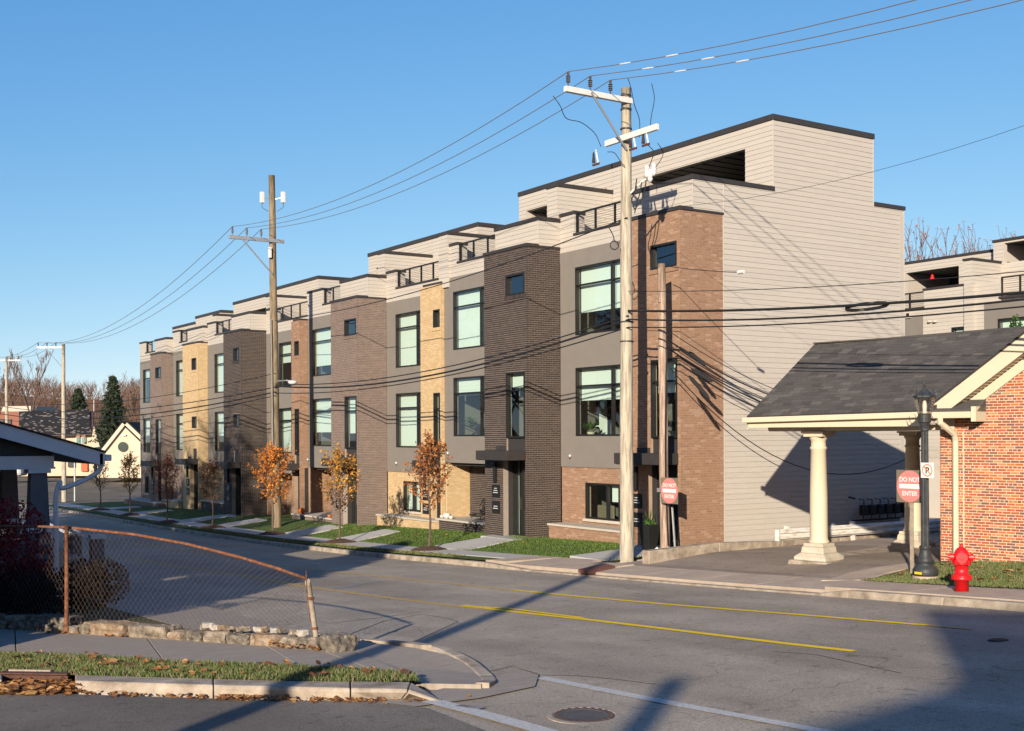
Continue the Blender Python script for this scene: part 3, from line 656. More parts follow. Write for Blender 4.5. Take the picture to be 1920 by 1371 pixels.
for (u0, v0, u1, v1, n_, sp) in [(140, 1303, 400, 1311, 60, .05), (400, 1311, 540, 1314, 130, .07), (560, 1314, 700, 1318, 60, .05), (700, 1318, 880, 1312, 14, .1)]:
    for _ in range(n_):
        t = random.random(); p = gp(u0+(u1-u0)*t, v0+(v1-v0)*t, hR(0)); L.append((p.x+random.gauss(0, sp), p.y+random.gauss(0, sp)-.05, Rd(p.y)+random.uniform(0.005, .03)))
leaves('gutter_leaves', L, s=.035)
leaves('verge_leaves', rp(pp(strip_px[1:-1], Hy), 75, lambda x, y: Hy(x, y)+.05), s=.05)
leaves('bank_leaves', rp(pp([(1650, 1085), (1765, 1060), (1930, 1058), (1930, 1098), (1780, 1094)]), 40, lambda x, y: H(x, y)+.06), s=.055)
leaves('lawn_leaves', rp(rect(16.95, 17.6, 29, 70), 420, lambda x, y: H(x, y)+.05)+rp(rect(18.9, 20.8, 30, 66), 300, lambda x, y: H(x, y)+.06), s=.035)
L = rp(pp([(80, 1178), (150, 1184), (300, 1196), (300, 1200), (80, 1190)], Hy), 60, lambda x, y: Hy(x, y)+.02)+rp(pp([(500, 1207), (600, 1214), (596, 1226), (500, 1216)], Hy), 110, lambda x, y: Hy(x, y)+.02, .05)+rp(pp([(-20, 1160), (60, 1168), (60, 1184), (-20, 1180)], Hy), 60, lambda x, y: Hy(x, y)+.02)
leaves('wall_foot_leaves', L, s=.04)
#%%PART3
# ================================================================= TOWNHOUSES
X0, X1, XB = 22.4, 21.1, 21.55
XBAY = XB
#          # panel front, brick bay front, siding parapet above the bay
XP, XPB, XE = 24.56, 28.77, 30.16       # roof room front and back, house back
uy, nx_, ny_ = V((0, 1, 0)), V((-1, 0, 0)), V((0, -1, 0))
ux = V((1, 0, 0))
def fix_normal(o, N):
    if o.data.polygons[0].normal.dot(N) < 0: o.data.flip_normals()
def window(parent, O, U, N, wd, z0, z1, mull=(), trans=None, blind=1.0, depth=.09, fr=.055, g='glass', bl='blind', plant=False):
    """frame with mullions (part), panes and roller blinds (sub-parts); O = lower corner base (z ignored), opening in plane with normal N"""
    O = V((O.x, O.y, 0)); P = O-N*depth; mb = MB()
    for (a, b, c, d) in ((0, wd, z0, z0+fr), (0, wd, z1-fr, z1), (0, fr, z0+fr, z1-fr), (wd-fr, wd, z0+fr, z1-fr)):
        mb.obox(P+U*a+Z*c, U, N, Z, b-a, depth+.012, d-c)
    cols = [0]+list(mull)+[wd]
    for x in mull: mb.obox(P+U*(x-fr*.7)+Z*(z0+fr), U, N, Z, fr*1.4, depth+.004, z1-z0-2*fr)
    if trans:
        segs = list(zip([fr]+[x+fr*.7 for x in mull], [x-fr*.7 for x in mull]+[wd-fr]))
        for a, b in segs: mb.obox(P+U*a+Z*(trans-fr*.45), U, N, Z, b-a, depth+.002, fr*.9)
    f = mb.build('window', 'black', parent)
    ed = [(max(a, fr), min(b, wd-fr)) for a, b in zip(cols, cols[1:])]
    for a, b in ed:
        for c, d in (((z0+fr, trans), (trans, z1-fr)) if trans else ((z0+fr, z1-fr),)):
            o_ = P+U*a+N*(depth*.35)+Z*c; q = MB(); q.quad(o_, o_+Z*(d-c), o_+Z*(d-c)+U*(b-a), o_+U*(b-a)); pn_ = q.build('pane', g, f); fix_normal(pn_, N)
    if not isinstance(blind, (list, tuple)): blind = [blind]*len(ed)
    for (a, b), t in zip(ed, blind):
        if t > 0:
            q = MB(); q.obox(P+U*(a+.01)-N*.10+Z*(z1-fr-(z1-z0-2*fr)*t), U, N, Z, b-a-.02, .006, (z1-z0-2*fr)*t); q.build('blind', bl, f)
    return f
def coping(parent, x0, x1, y0, y1, z, h=.13, ov=.035):
    mb = MB(); mb.box(x0-ov, x1+ov, y0-ov, y1+ov, z, z+h); return mb.build('coping', 'coping', parent, bevel=.006)
def railing(parent, x, y0, y1, z0, z1, posts):
    mb = MB(); mb.box(x-.03, x+.03, y0, y1, z1-.05, z1); mb.build('top_rail', 'black', parent)
    for y in posts:
        mb = MB(); mb.box(x-.028, x+.028, y-.028, y+.028, z0, z1-.051); mb.build('rail_post', 'black', parent)
    mb = MB()
    for k in range(8):
        z = z0+(z1-z0)*(k+1)/9.2; mb.tube([(x, y0, z), (x, y1, z)], .005, 4)
    mb.build('rail_cables', 'wire', parent)
def canopy(parent, x0, x1, y0, y1, z):
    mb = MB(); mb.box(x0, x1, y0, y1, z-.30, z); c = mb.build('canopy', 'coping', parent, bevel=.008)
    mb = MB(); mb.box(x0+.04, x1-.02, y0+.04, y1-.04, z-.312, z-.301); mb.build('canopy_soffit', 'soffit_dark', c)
def sconce(parent, x, y, z):
    mb = MB(); mb.box(x-.10, x, y-.055, y+.055, z-.33, z+.33); return mb.build('wall_sconce', 'black', parent, bevel=.01)
def text_mesh(s, size, O, U, W, N, m, parent, name='lettering', align='CENTER', bold=0.0, sx=1.0):
    c = bpy.data.curves.new('lettering', 'FONT'); c.body = s; c.size = size; c.align_x = align; c.extrude = .0015; c.offset = bold
    t = bpy.data.objects.new('tmp', c); COL.objects.link(t); bpy.context.view_layer.update()
    me = bpy.data.meshes.new_from_object(t.evaluated_get(bpy.context.evaluated_depsgraph_get())); bpy.data.objects.remove(t)
    for v in me.vertices:
        q = O+U*v.co.x*sx+W*v.co.y+N*v.co.z; v.co = q
    me.materials.clear(); me.materials.append(M[m]); o = bpy.data.objects.new(name, me); COL.objects.link(o)
    if parent: att(o, parent)
    return o
def plaque(parent, x, y, z):
    for dz, tx in ((0.26, 'SUITE'), (-0.26, None)):
        mb = MB(); mb.box(x-.03, x, y-.22, y+.22, z+dz-.2, z+dz+.2); p = mb.build('name_plaque', 'black', parent)
        mb = MB()
        for k in range(3 if tx else 2): mb.box(x-.034, x-.0305, y-.14+.03*k, y+.15-.04*k, z+dz-.06+.07*k, z+dz-.035+.07*k)
        mb.build('printed_lines', 'plaque_text', p)
def interior_things(parent, kind, x, y, z):
    """what can be made out through an uncovered window"""
    if kind == 'palm':
        mb = MB()
        for k in range(16):
            a = random.uniform(0, 6.28); l = random.uniform(.45, .85); e = random.uniform(.5, 1.3)
            pts = [V((x, y, z+.35))+V((math.cos(a)*l*t*math.cos(e), math.sin(a)*l*t*math.cos(e), l*t*math.sin(e)-.45*l*t*t)) for t in (0, .33, .66, 1)]
            for p, q in zip(pts, pts[1:]):
                s_ = (q-p).cross(Z).normalized()*.05; mb.quad(p-s_, q-s_*.5, q+s_*.5, p+s_)
        return tag(mb.build('palm_fronds', 'green_leaf', parent), kind='stuff')
def house(idx, y0, y1, P, G, ptype, brick, mortar, gbrick, gmortar, ground, label, colw, win, slim=None, opt={}):
    hz = lambda d: P-d
    XB = max(XBAY, opt.get('xf', X1)+.3) if ptype == 'wide' else XBAY
    root = empty('townhouse', (X0, y0, G), label, 'townhouse', 'attached townhouses stepping down the street')
    bk = Pieces('brick', brick, root, opt.get('nb', 0)); gb = Pieces('brick', gbrick, root, opt.get('ngb', 0)) if gbrick != brick else bk
    sd_ = Pieces('siding_board', 'siding', root, 298, lap=.25)
    XF, pw = (opt.get('xf', X1), opt.get('pw', 2.55)) if ptype == 'wide' else slim[:2]          # bay front plane, bay width
    pa, pb = y0, y0+pw
    Gb = G-.35
    # ---- panel wall
    holes = []
    za3, zb3, za2, zb2 = hz(2.69), hz(.55), hz(5.87), hz(3.72)
    wa, wb = win                                              # window span along y
    PB = hz(6.85)                                             # lower edge of the panelling
    yy = pb; segs = []
    cuts = [pb, wb+.35 if wb+.35 < y1-.2 else y1, y1] if ptype == 'wide' else [pb, y1]
    cuts = sorted(set(cuts))
    for a, b in zip(cuts, cuts[1:]):
        mb = MB(); holed(mb, V((X0, a+.004, 0)), uy, nx_, b-a-.008, PB, P, .2, [(wa-a-.004, wb-a-.004, za3, zb3), (wa-a-.004, wb-a-.004, za2, zb2)])
        mb.build('facade_panel', 'panel', root)
    mull = [wb-wa-colw] if colw else []
    mull = [colw] if colw else []
    bl3, bl2 = opt.get('bl3', 1.0), opt.get('bl2', 1.0)
    window(root, V((X0, wa, 0)), uy, nx_, wb-wa, za3, zb3, mull, za3+(zb3-za3)*.73, bl3)
    window(root, V((X0, wa, 0)), uy, nx_, wb-wa, za2, zb2, mull, za2+(zb2-za2)*.73, bl2)
    # ---- ground floor
    xg = X0+.03 if ground == 'flush' else X0+1.0
    gh = []
    if ground == 'flush':
        gw = opt.get('gw'); 
        if gw: gh = [(gw[0]-pb, gw[1]-pb, gw[2]-Gb, gw[3]-Gb)]
    mb = MB(); holed(mb, V((xg+.012, pb, 0)), uy, nx_, y1-pb, Gb, PB-.002, .2, [(a, b, c+Gb, d+Gb) for a, b, c, d in gh]); mb.build('ground_wall', gmortar, root)
    gb.face(V((xg+.012, pb, Gb)), uy, Z, nx_, y1-pb, PB-Gb, .0677, .203, .012, .008, gh)
    if gh:
        window(root, V((xg, pb+gh[0][0], 0)), uy, nx_, gh[0][1]-gh[0][0], Gb+gh[0][2], Gb+gh[0][3], [.62], None, opt.get('blg', .45), depth=.1)
        mb = MB(); mb.box(xg-.06, xg+.02, pb+gh[0][0]-.12, pb+gh[0][1]+.08, Gb+gh[0][2]-.09, Gb+gh[0][2]-.002); mb.build('window_sill', 'limestone', root, bevel=.006)
    else:
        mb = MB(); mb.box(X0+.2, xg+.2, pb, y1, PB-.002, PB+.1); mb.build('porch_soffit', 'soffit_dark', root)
        rb_, rm_ = opt.get('ret', (gbrick, gmortar)); mb = MB(); mb.box(X0+.004, xg+.01, y1-.13, y1-.004, Gb, PB-.004); mb.build('porch_side_wall', rm_, root)
        rq = Pieces('brick', rb_, root, 0); rq.face(V((X0+.004, y1-.13, Gb)), ux, Z, ny_, .98, PB-Gb-.01, .0677, .203, .012, .008); rq.flush()
        mb = MB(); mb.box(xg-.05, xg-.02+.02, pb+1.1, pb+1.45, G+.5, PB-.6); window(root, V((xg-.012, pb+1.0, 0)), uy, nx_, .32, G+.5, PB-.5, (), None, .8)
    for y in (opt.get('spot', y1-.45),):
        mb = MB(); mb.lathe((X0-.03, y, PB+.35), [(.01, -.07), (.06, -.06), (.075, .0), (.05, .06), (.01, .07)], 12); mb.build('spot_lamp', 'galv', root, smooth=True)
    # ledge / planter wall with a stone cap
    lg = opt.get('ledge')
    if lg:
        a, b, xl, zt, lb, lm = lg
        e = MB(); e.box(xl+.014, X0+(-.002 if ground == 'flush' else .9), a, b, Gb, zt-.07); l_ = e.build('ledge_wall', lm, root)
        q = Pieces('brick', lb, root, opt.get('nl', 0)); q.face(V((xl+.014, a, Gb)), uy, Z, nx_, b-a, zt-.07-Gb, .0677, .203, .012, .008); q.flush()
        q = Pieces('brick', lb, root, 0)
        for yq, nn in ((a, ny_), (b, -ny_)): q.face(V((xl+.014, yq, Gb)), ux, Z, nn, X0-xl-.02, zt-.07-Gb, .0677, .203, .012, .008)
        q.flush()
        e = MB(); e.box(xl-.04, X0-.02 if ground == 'flush' else X0+.9, a-.04 if a > pb+.1 else a, b+.04, zt-.069, zt); e.build('ledge_cap', 'limestone', root, bevel=.01)
    # ---- brick bay
    o0, o1 = (.14, 1.22) if ptype == 'wide' else (.12, .12+slim[1]*opt.get('ow', .35))
    side = V((XF+.014, pa, 0)); zt = hz(-.14) if ptype == 'wide' else hz(-.28)
    sw0, sw1 = hz(1.34), hz(.67)
    tw0, tw1 = hz(5.92), hz(3.80)
    CZ = hz(6.63)
    oh = [(o0, o1, sw0, sw1), (o0, o1, hz(6.65), tw1), (o0, o1+(.22 if ptype == 'wide' else .15), Gb-1, CZ-.02)]
    if opt.get('small2'): oh = [(o0+.2, o1-.1, sw0, sw1), (o0+.2, o1-.1, hz(4.6), hz(3.95)), (o0+.2, o1-.1, hz(6.6), hz(5.75)), (o0, o1+.22, Gb-1, CZ-.02)]; sx0, sx1 = o0+.2, o1-.1
    else: sx0, sx1 = o0, o1
    mb = MB(); holed(mb, V((XF+.014, pa+.014, 0)), uy, nx_, pw-.014, Gb, zt, .2, [(a-.014, b-.014, c, d) for a, b, c, d in oh]); mb.build('bay_wall', mortar, root)
    sdx = opt.get('side_x', X0); 
    mb = MB(); mb.box(XF+.215, sdx, pa+.014, pa+.2, Gb, zt); mb.box(XF+.215, X0, pb-.2, pb, Gb, zt); mb.build('bay_return', mortar, root)
    bk.face(V((XF+.014, pa, Gb)), uy, Z, nx_, pw, zt-Gb, .0677, .203, .012, .008, [(a, b, c-Gb, d-Gb) for a, b, c, d in oh])
    bk.face(V((XF, pa+.014, Gb)), ux, Z, ny_, sdx-XF, zt-Gb, .0677, .203, .012, .008, phase=.1)
    # soldier sills
    for (a, b, c) in ((sx0, sx1, sw0),):
        mb = MB()
        k = a-.08
        while k < b+.06: mb.box(XF-.02, XF+.012, pa+k, pa+k+.058, c-.125, c-.005); k += .068
        tag(mb.build('soldier_sill', brick, root), kind='stuff')
    window(root, V((XF, pa+sx0, 0)), uy, nx_, sx1-sx0, sw0, sw1, (), None, opt.get('bls', 0.0), depth=.14, g='glass_sky')
    if opt.get('small2'):
        window(root, V((XF, pa+sx0, 0)), uy, nx_, sx1-sx0, hz(4.6), hz(3.95), (), None, .9, depth=.14)
        mb = MB(); mb.box(XF+.08, XF+.12, pa+sx0, pa+sx1, hz(6.6), hz(5.75)); mb.build('infill_panel', 'coping', root)
    else:
        window(root, V((XF, pa+o0, 0)), uy, nx_, o1-o0, tw0, tw1, (), tw0+(tw1-tw0)*.72, opt.get('blt', .27), depth=.12)
        mb = MB(); mb.box(XF+.07, XF+.12, pa+o0, pa+o1, hz(6.65), tw0); mb.build('infill_panel', 'coping', root)
    cx = pw*.0+.10
    canopy(root, XF-.72, XF+.0-.002, pa+.10, pa+(1.95 if ptype == 'wide' else max(1.0, pw*.6)), CZ+.30-.0)
    mb = MB(); mb.box(XF-.02, XF+.10, pa+o1+.05, pa+o1+.6, CZ+.302, CZ+.44) ; mb.build('canopy_bracket', 'coping', root)
    # door recess
    oa, ob = pa+o0, pa+o1+(.22 if ptype == 'wide' else .15)
    mb = MB(); mb.box(XF+.215, XF+1.1, oa-.12, oa-.001, Gb, CZ); mb.box(XF+.215, XF+1.1, ob+.001, ob+.12, Gb, CZ); mb.box(XF+.215, XF+1.1, oa-.12, ob+.12, CZ, CZ+.1); mb.build('door_reveal', 'coping', root)
    dz = G+.06; dy = (ob-oa)*.30
    window(root, V((XF+.42, ob-dy, 0)), uy, nx_, dy, dz, CZ-.03, (), None, 1.0, depth=.08, fr=.04)
    d = MB(); xD = XF+.44
    d.box(xD, xD+.05, oa, ob-dy, dz, dz+.12); d.box(xD, xD+.05, oa, oa+.13, dz+.12, CZ-.03); d.box(xD, xD+.05, ob-dy-.13, ob-dy, dz+.12, CZ-.03); d.box(xD, xD+.05, oa+.13, ob-dy-.13, CZ-.4, CZ-.03)
    dd = d.build('door', 'black', root)
    q = MB(); q.quad((xD+.02, oa+.13, dz+.12), (xD+.02, oa+.13, CZ-.4), (xD+.02, ob-dy-.13, CZ-.4), (xD+.02, ob-dy-.13, dz+.12)); fix_normal(q.build('door_glass', 'glass_sky', dd), nx_)
    q = MB(); q.tube([(xD-.05, ob-dy-.09, dz+.85), (xD-.05, ob-dy-.09, dz+1.25)], .012, 6); q.build('handle', 'chrome', dd)
    mb = MB(); mb.box(XF-.55, XF+.5, oa-.1, ob+.5, Gb, G+.055); mb.build('doorstep', 'concrete_new', root, bevel=.01)
    if ptype == 'wide' or pw > 1.5:
        sconce(root, XF, pa+o1+.62, CZ-.42); plaque(root, XF, pa+o1+.62, CZ-1.3)
    # ---- body: party walls, floors, dark inside
    mb = MB(); mb.box(X0+.25, XE-.25, y0+.02, y0+.16, PB+.1, P-.1); mb.box(X0+.25, XE-.25, y1-.16, y1-.02, PB+.1, P-.1); mb.box(xg+.25, XE-.25, y0+.02, y0+.16, Gb, PB+.1); mb.box(xg+.25, XE-.25, y1-.16, y1-.02, Gb, PB+.1)
    mb.box(X0+3.3, X0+3.4, y0+.16, y1-.16, Gb, P-.1)
    if ptype == 'wide': mb.box(XF+.9, XF+1.0, pa+.2, pb-.2, Gb+2.0, zt-.05)
    mb.build('interior_walls', 'interior', root)
    mb = MB()
    for z in (hz(6.95), hz(3.25), hz(.28)): mb.box(X0+.202, X0+3.3, y0+.16, y1-.16, z, z+.25)
    mb.build('floor_slabs', 'interior_dark', root)
    mb = MB(); mb.box(X0+.2, XE-.2, y0+.2, y1-.0, P-.02, P+.02); mb.build('roof_deck', 'roofing', root)
    mb = MB(); mb.box(XE-.2, XE, y0, y1, Gb, P+.87); mb.build('rear_wall', 'siding', root)
    # ---- siding band, parapets and rail on the roof edge
    ex = .1454
    band = .47
    ys = pb if ptype == 'wide' else y0+.004
    if ptype != 'wide': ys = y0+slim[2] if len(slim) > 2 else y0
    mb = MB(); mb.box(X0+.015, X0+.2, ys, y1, P, P+band); mb.build('parapet_core', 'trim_pale', root)
    sd_.face(V((X0+.015, ys, P)), uy, Z, nx_, y1-ys, band, ex*1.08, None, .004, .016)
    pe = opt.get('post', .95)                                    # siding post at the far end of the roof edge
    mb = MB(); mb.box(X0+.015, X0+.42, y1-pe, y1, P+band, P+1.16); mb.build('parapet_post', 'trim_pale', root)
    sd_.face(V((X0+.015, y1-pe, P+band)), uy, Z, nx_, pe, .69, ex, None, .004, .016)
    sd_.face(V((X0+.002, y1-pe, P+band)), ux, Z, ny_, .42, .69, ex, None, .004, .016)
    coping(root, X0, X0+.42, y1-pe, y1, P+1.161, .1)
    rs = pb if ptype == 'wide' else ys
    coping(root, X0, X0+.2, rs+.04, y1-pe-.04, P+band+.001, .07)
    n = max(2, int(round((y1-pe-rs)/1.05))); railing(root, X0+.09, rs, y1-pe, P+band+.072, P+1.20, [y1-pe-.06-(y1-pe-rs-.1)*k/n for k in range(n+1)])
    if ptype == 'wide':
        coping(root, XF, XB-.03, pa, pb, zt, .10, .03)
        mb = MB(); mb.box(XB+.01, sdx+.02, pa-.02, pa+.014, zt-.0, zt+.06); mb.build('side_flashing', 'coping', root)
        mb = MB(); mb.box(XB+.015, XB+.25, pa+.015, pb, P-.3, P+1.0); mb.box(XB+.25, opt.get('bump_x', X0+.3), pa+.015, pa+.2, P-.3, P+1.0); mb.build('bay_parapet', 'trim_pale', root)
        sd_.face(V((XB+.015, pa+.02, zt)), uy, Z, nx_, pw-.02, P+1.0-zt, ex, None, .004, .016)
        if not opt.get('end'): sd_.face(V((XB+.02, pa+.015, zt)), ux, Z, ny_, X0-XB, P+1.0-zt, ex, None, .004, .016)
        mb = MB(); mb.box(XB+.0, XB+.022, pa-.002, pa+.022, zt, P+1.0); mb.build('corner_trim', 'trim_pale', root)
        coping(root, XB, XB+.25, pa+.0, pb, P+1.001, .12)
        coping(root, XB+.3, opt.get('bump_x', X0+.3), pa+.0, pa+.2, P+1.001, .12)
        mb = MB(); mb.box(XF+.2, X0, pa+.2, pb, zt-.3, zt-.02); mb.build('bay_roof', 'roofing', root)
    else:
        coping(root, XF, X0, pa, pb-.25, zt, .07, .015)
    # ---- roof room
    pr = opt.get('room')
    if pr:
        ra, rb, oa_, ob_, rt = pr        # room span, opening span (None = closed), top above P
        T = P+rt
        hl = [(oa_-ra, ob_-ra, 0.6, rt-.60)] if oa_ is not None else []
        mb = MB(); holed(mb, V((XP+.015, ra+.015, 0)), uy, nx_, rb-ra-.03, P, T, .2, [(a, b, c+P, d+P) for a, b, c, d in hl]); 
        mb.box(XP+.215, XPB, ra+.015, ra+.2, P, T); mb.box(XP+.215, XPB, rb-.2, rb-.015, P, T); mb.box(XPB-.2, XPB, ra+.2, rb-.2, P, T); mb.box(XP+.215, XPB-.2, ra+.2, rb-.2, T-.15, T-.01)
        mb.build('roof_room_walls', 'trim_pale', root)
        sd_.face(V((XP+.015, ra+.015, P+.6)), uy, Z, nx_, rb-ra-.03, T-P-.6, ex, None, .004, .016, [(a-.0, b-.0, c-.6, d-.6) for a, b, c, d in hl])
        if not opt.get('end'): sd_.face(V((XP, ra+.015, P+.6)), ux, Z, ny_, XPB-XP, T-P-.6, ex, None, .004, .016)
        coping(root, XP, XPB, ra, rb, T, .16, .03)
        if hl:
            dx = opt.get('deep', 3.3)
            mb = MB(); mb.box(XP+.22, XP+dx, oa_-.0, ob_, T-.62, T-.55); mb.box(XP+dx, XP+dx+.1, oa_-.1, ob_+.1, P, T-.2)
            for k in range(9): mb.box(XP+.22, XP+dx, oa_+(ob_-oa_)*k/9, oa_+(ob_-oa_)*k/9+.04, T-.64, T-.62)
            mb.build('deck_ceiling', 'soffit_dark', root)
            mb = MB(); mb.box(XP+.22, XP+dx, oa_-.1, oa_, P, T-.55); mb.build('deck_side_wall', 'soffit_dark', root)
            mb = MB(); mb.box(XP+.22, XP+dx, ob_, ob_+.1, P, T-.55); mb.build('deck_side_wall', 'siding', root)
    dv = opt.get('div')
    if dv:
        a, b, xq, tz = dv                 # privacy wall between neighbouring decks
        mb = MB(); mb.box(xq+.015, XP+.1, a+.015, b, P+.1, P+tz); mb.build('privacy_wall', 'trim_pale', root)
        sd_.face(V((xq+.015, a+.015, P+.47)), uy, Z, nx_, b-a-.015, tz-.47, ex, None, .004, .016)
        sd_.face(V((xq, a+.015, P+.47)), ux, Z, ny_, XP-xq, tz-.47, ex, None, .004, .016)
        coping(root, xq, XP+.1, a, b, P+tz, .12, .03)
    if opt.get('extra'): opt['extra'](root, sd_, P)
    bk.flush(); 
    if gb is not bk: gb.flush()
    sd_.flush()
    return root
def end_wall(root, sd_, P):
    """the tall lap-sided end wall facing the driveway"""
    Y = 24.0; ex = .1454; Gb = -3.45
    T, L1 = P+3.0, P+1.0
    mb = MB(); mb.box(X0+.25, XE, Y+.015, Y+.2, Gb, P+.02); mb.box(XB+.25, XPB, Y+.015, Y+.2, P+.02, L1); mb.box(XPB, XE, Y+.015, Y+.2, P+.02, L1-.03); mb.build('end_wall', 'trim_pale', root)
    n = int((T-Gb)/ex)
    z = T
    while z > Gb:
        z0 = z-ex
        if z0 >= L1-.02: a, b = XP+.025, XPB-.02
        elif z0 >= P+.14: a, b = XB+.03, XE-.02
        else: a, b = X0+.27, XE-.02
        if z0 < P+.14 < z0+ex: sd_.put(V((XB+.03, Y+.015, z0)), ux, Z, ny_, 0, X0+.27-XB-.034, P+.144-z0, ex, .016)
        xs_ = [a]+sorted(x for x in (a+random.uniform(.5, 3.4)+3.66*k_ for k_ in range(3)) if x < b-.4)+[b]
        for xa_, xb_ in zip(xs_, xs_[1:]): sd_.put(V((xa_, Y+.015, z0)), ux, Z, ny_, 0, xb_-xa_-.004, 0.004, ex, .016)
        z = z0
    for x, z0, z1 in ((X0+.245, Gb, P+.14), (XE-.02, Gb, L1), (XP, L1, T), (XPB-.02, L1, T), (X0+.26, P+.14, L1)):
        mb = MB(); mb.box(x, x+.024, Y-.006, Y+.014, z0, z1); mb.build('corner_trim', 'trim_pale', root)
    coping(root, XPB+.04, XE, Y, Y+.2, L1, .12)
    coping(root, XE-.2, XE, Y+.24, Y+7.3, P+.871, .12)
    mb = MB()
    for (x, z) in ((29.0, -2.1),): pass
dk = dict
r5 = yx(578, X0)
house(1, 24.0, 31.27, 5.79, -3.15, 'wide', 'brick_brown', 'mortar_brown', 'brick_brown', 'mortar_brown', 'flush',
      'tallest end townhouse with a brown brick bay and a pale lap-sided wall facing the driveway', .65, (yx(1148, X0)-.65, yx(1080, X0)),
      opt=dk(nb=290, ngb=290, gw=(yx(1160, X0), yx(1096, X0), zx(1096, 972, X0), zx(1096, 905, X0)), blg=[.0, .5][::-1], bl3=(.68, .68), bl2=(.48, .48), blt=.42, bls=0, spot=yx(1070, X0), side_x=X0+.24,
             ledge=(26.56, yx(1028, 21.6), 21.6, -2.82, 'brick_brown', 'mortar_brown'), nl=0, post=yx(1059, X0)-yx(1085, X0), bump_x=XP, end=True, room=(24.0, 31.27, yx(1400, XP), yx(1208, XP), 3.0), deep=3.6, extra=end_wall))
house(2, 31.27, 38.7, 5.79, -3.38, 'wide', 'brick_dark', 'mortar_dark', 'brick_dark', 'mortar_dark', 'porch',
      'townhouse with a near-black brick bay beside the brown brick end house', .5, (yx(902, X0)-.5, yx(851, X0)),
      opt=dk(nb=290, ret=('brick_tan', 'mortar_tan'), bl3=1.0, bl2=(.0, .30), blt=.22, spot=yx(841, X0), ledge=(34.2, yx(818, 21.9), 21.9, zx(860, 976, 21.9), 'brick_dark', 'mortar_dark'), room=(31.27, 36.9, 31.6, 36.4, 3.0), div=(31.27, 31.85, 22.3, 2.15), deep=2.5))
house(3, 38.7, 43.4, 5.35, -3.62, 'slim', 'brick_tan', 'mortar_tan', 'brick_tan', 'mortar_tan', 'flush',
      'narrow townhouse with a slender tan brick bay beside the near-black brick bay', .32, (yx(790, X0), yx(743, X0)), slim=(22.26, 1.62, 0.0),
      opt=dk(gw=(yx(787, X0), yx(755, X0), zx(755, 957, X0), zx(755, 902, X0)), blg=1.0, ow=.30, post=yx(727, X0)-yx(745, X0), spot=yx(744, X0), ledge=(yx(813, 21.7), yx(706, 21.7), 21.7, zx(760, 970, 21.7), 'brick_tan', 'mortar_tan'),
             room=(39.8, yx(692, XP), 46.5, yx(700, XP)-.3, 2.78), div=(38.3, 38.95, 22.3, 2.05), deep=2.2))
house(4, 43.4, r5, 5.35, -3.80, 'wide', 'brick_grey', 'mortar_grey', 'brick_brown', 'mortar_brown', 'porch',
      'townhouse with a broad grey-brown brick bay between the tan one and the tall pole', None, (yx(617, X0)-1.0, yx(586, X0)),
      opt=dk(bl3=.80, bl2=.72, blt=.72, post=yx(563, X0)-yx(590, X0), spot=yx(585, X0)+.4, ledge=(46.3, yx(547, 21.6), 21.6, zx(590, 968, 21.6), 'brick_grey', 'mortar_grey'), room=None, div=(43.4, 43.95, 22.3, 2.0)))
y6 = yx(500, X0); y7 = yx(390, X0); y8 = yx(325, X0); yE = yx(263, X0)
house(5, r5, y6, 5.0, -4.0, 'slim', 'brick_brown', 'mortar_brown', 'brick_brown', 'mortar_brown', 'porch',
      'narrow shaded townhouse behind the tall pole with a thin brown brick bay', None, (yx(549, X0)+.1, yx(524, X0)), slim=(22.0, 1.0, 0.0),
      opt=dk(bl3=.45, bl2=1.0, ow=.5, room=(54.9, 60.5, None, None, 2.75), post=.8, spot=y6-.4))
house(6, y6, y7, 5.0, -4.05, 'wide', 'brick_dark', 'mortar_dark', 'brick_tan', 'mortar_tan', 'flush',
      'farther townhouse with a near-black brick bay partly behind the tall pole', None, (60.6, yx(403, X0)),
      opt=dk(bl3=1.0, bl2=.62, small2=True, bls=0, post=1.2, spot=y7-.5, ledge=(60.4, 64.2, 21.7, -3.55, 'brick_dark', 'mortar_dark'), room=(y6+4.3, y6+10.5, y6+5.2, y6+8.6, 2.55), div=(y6, y6+.5, 22.6, 1.9)))
house(7, y7, y8, 5.0, -4.25, 'wide', 'brick_tan', 'mortar_tan', 'brick_grey', 'mortar_grey', 'flush',
      'farther townhouse with a sunlit cream brick bay', None, (y7+3.6, yx(331, X0)), 
      opt=dk(xf=21.86, pw=2.75, bl3=1.0, bl2=1.0, small2=True, bls=0, post=1.2, spot=y8-.5, ledge=(y7+3.2, y7+6, 21.7, -3.8, 'brick_tan', 'mortar_tan'), room=(y7+3.9, y7+8.5, y7+5.6, y7+7.8, 2.3), div=(y7, y7+.5, 22.9, 1.7)))
house(8, y8, yE, 4.78, -4.42, 'wide', 'brick_grey', 'mortar_grey', 'brick_grey', 'mortar_grey', 'flush',
      'farthest townhouse at the left end of the row with a shaded grey brick bay', None, (yx(282, X0), yx(269, X0)),
      opt=dk(xf=21.7, pw=2.25, bl3=.3, bl2=.5, small2=False, post=1.2, gw=(yx(278, X0), yx(271, X0), -3.7, -2.6), ledge=(yx(300, 21.4), yE-.2, 21.3, -4.0, 'brick_grey', 'mortar_grey'), room=(y8+2.4, yE, None, None, 2.2)))
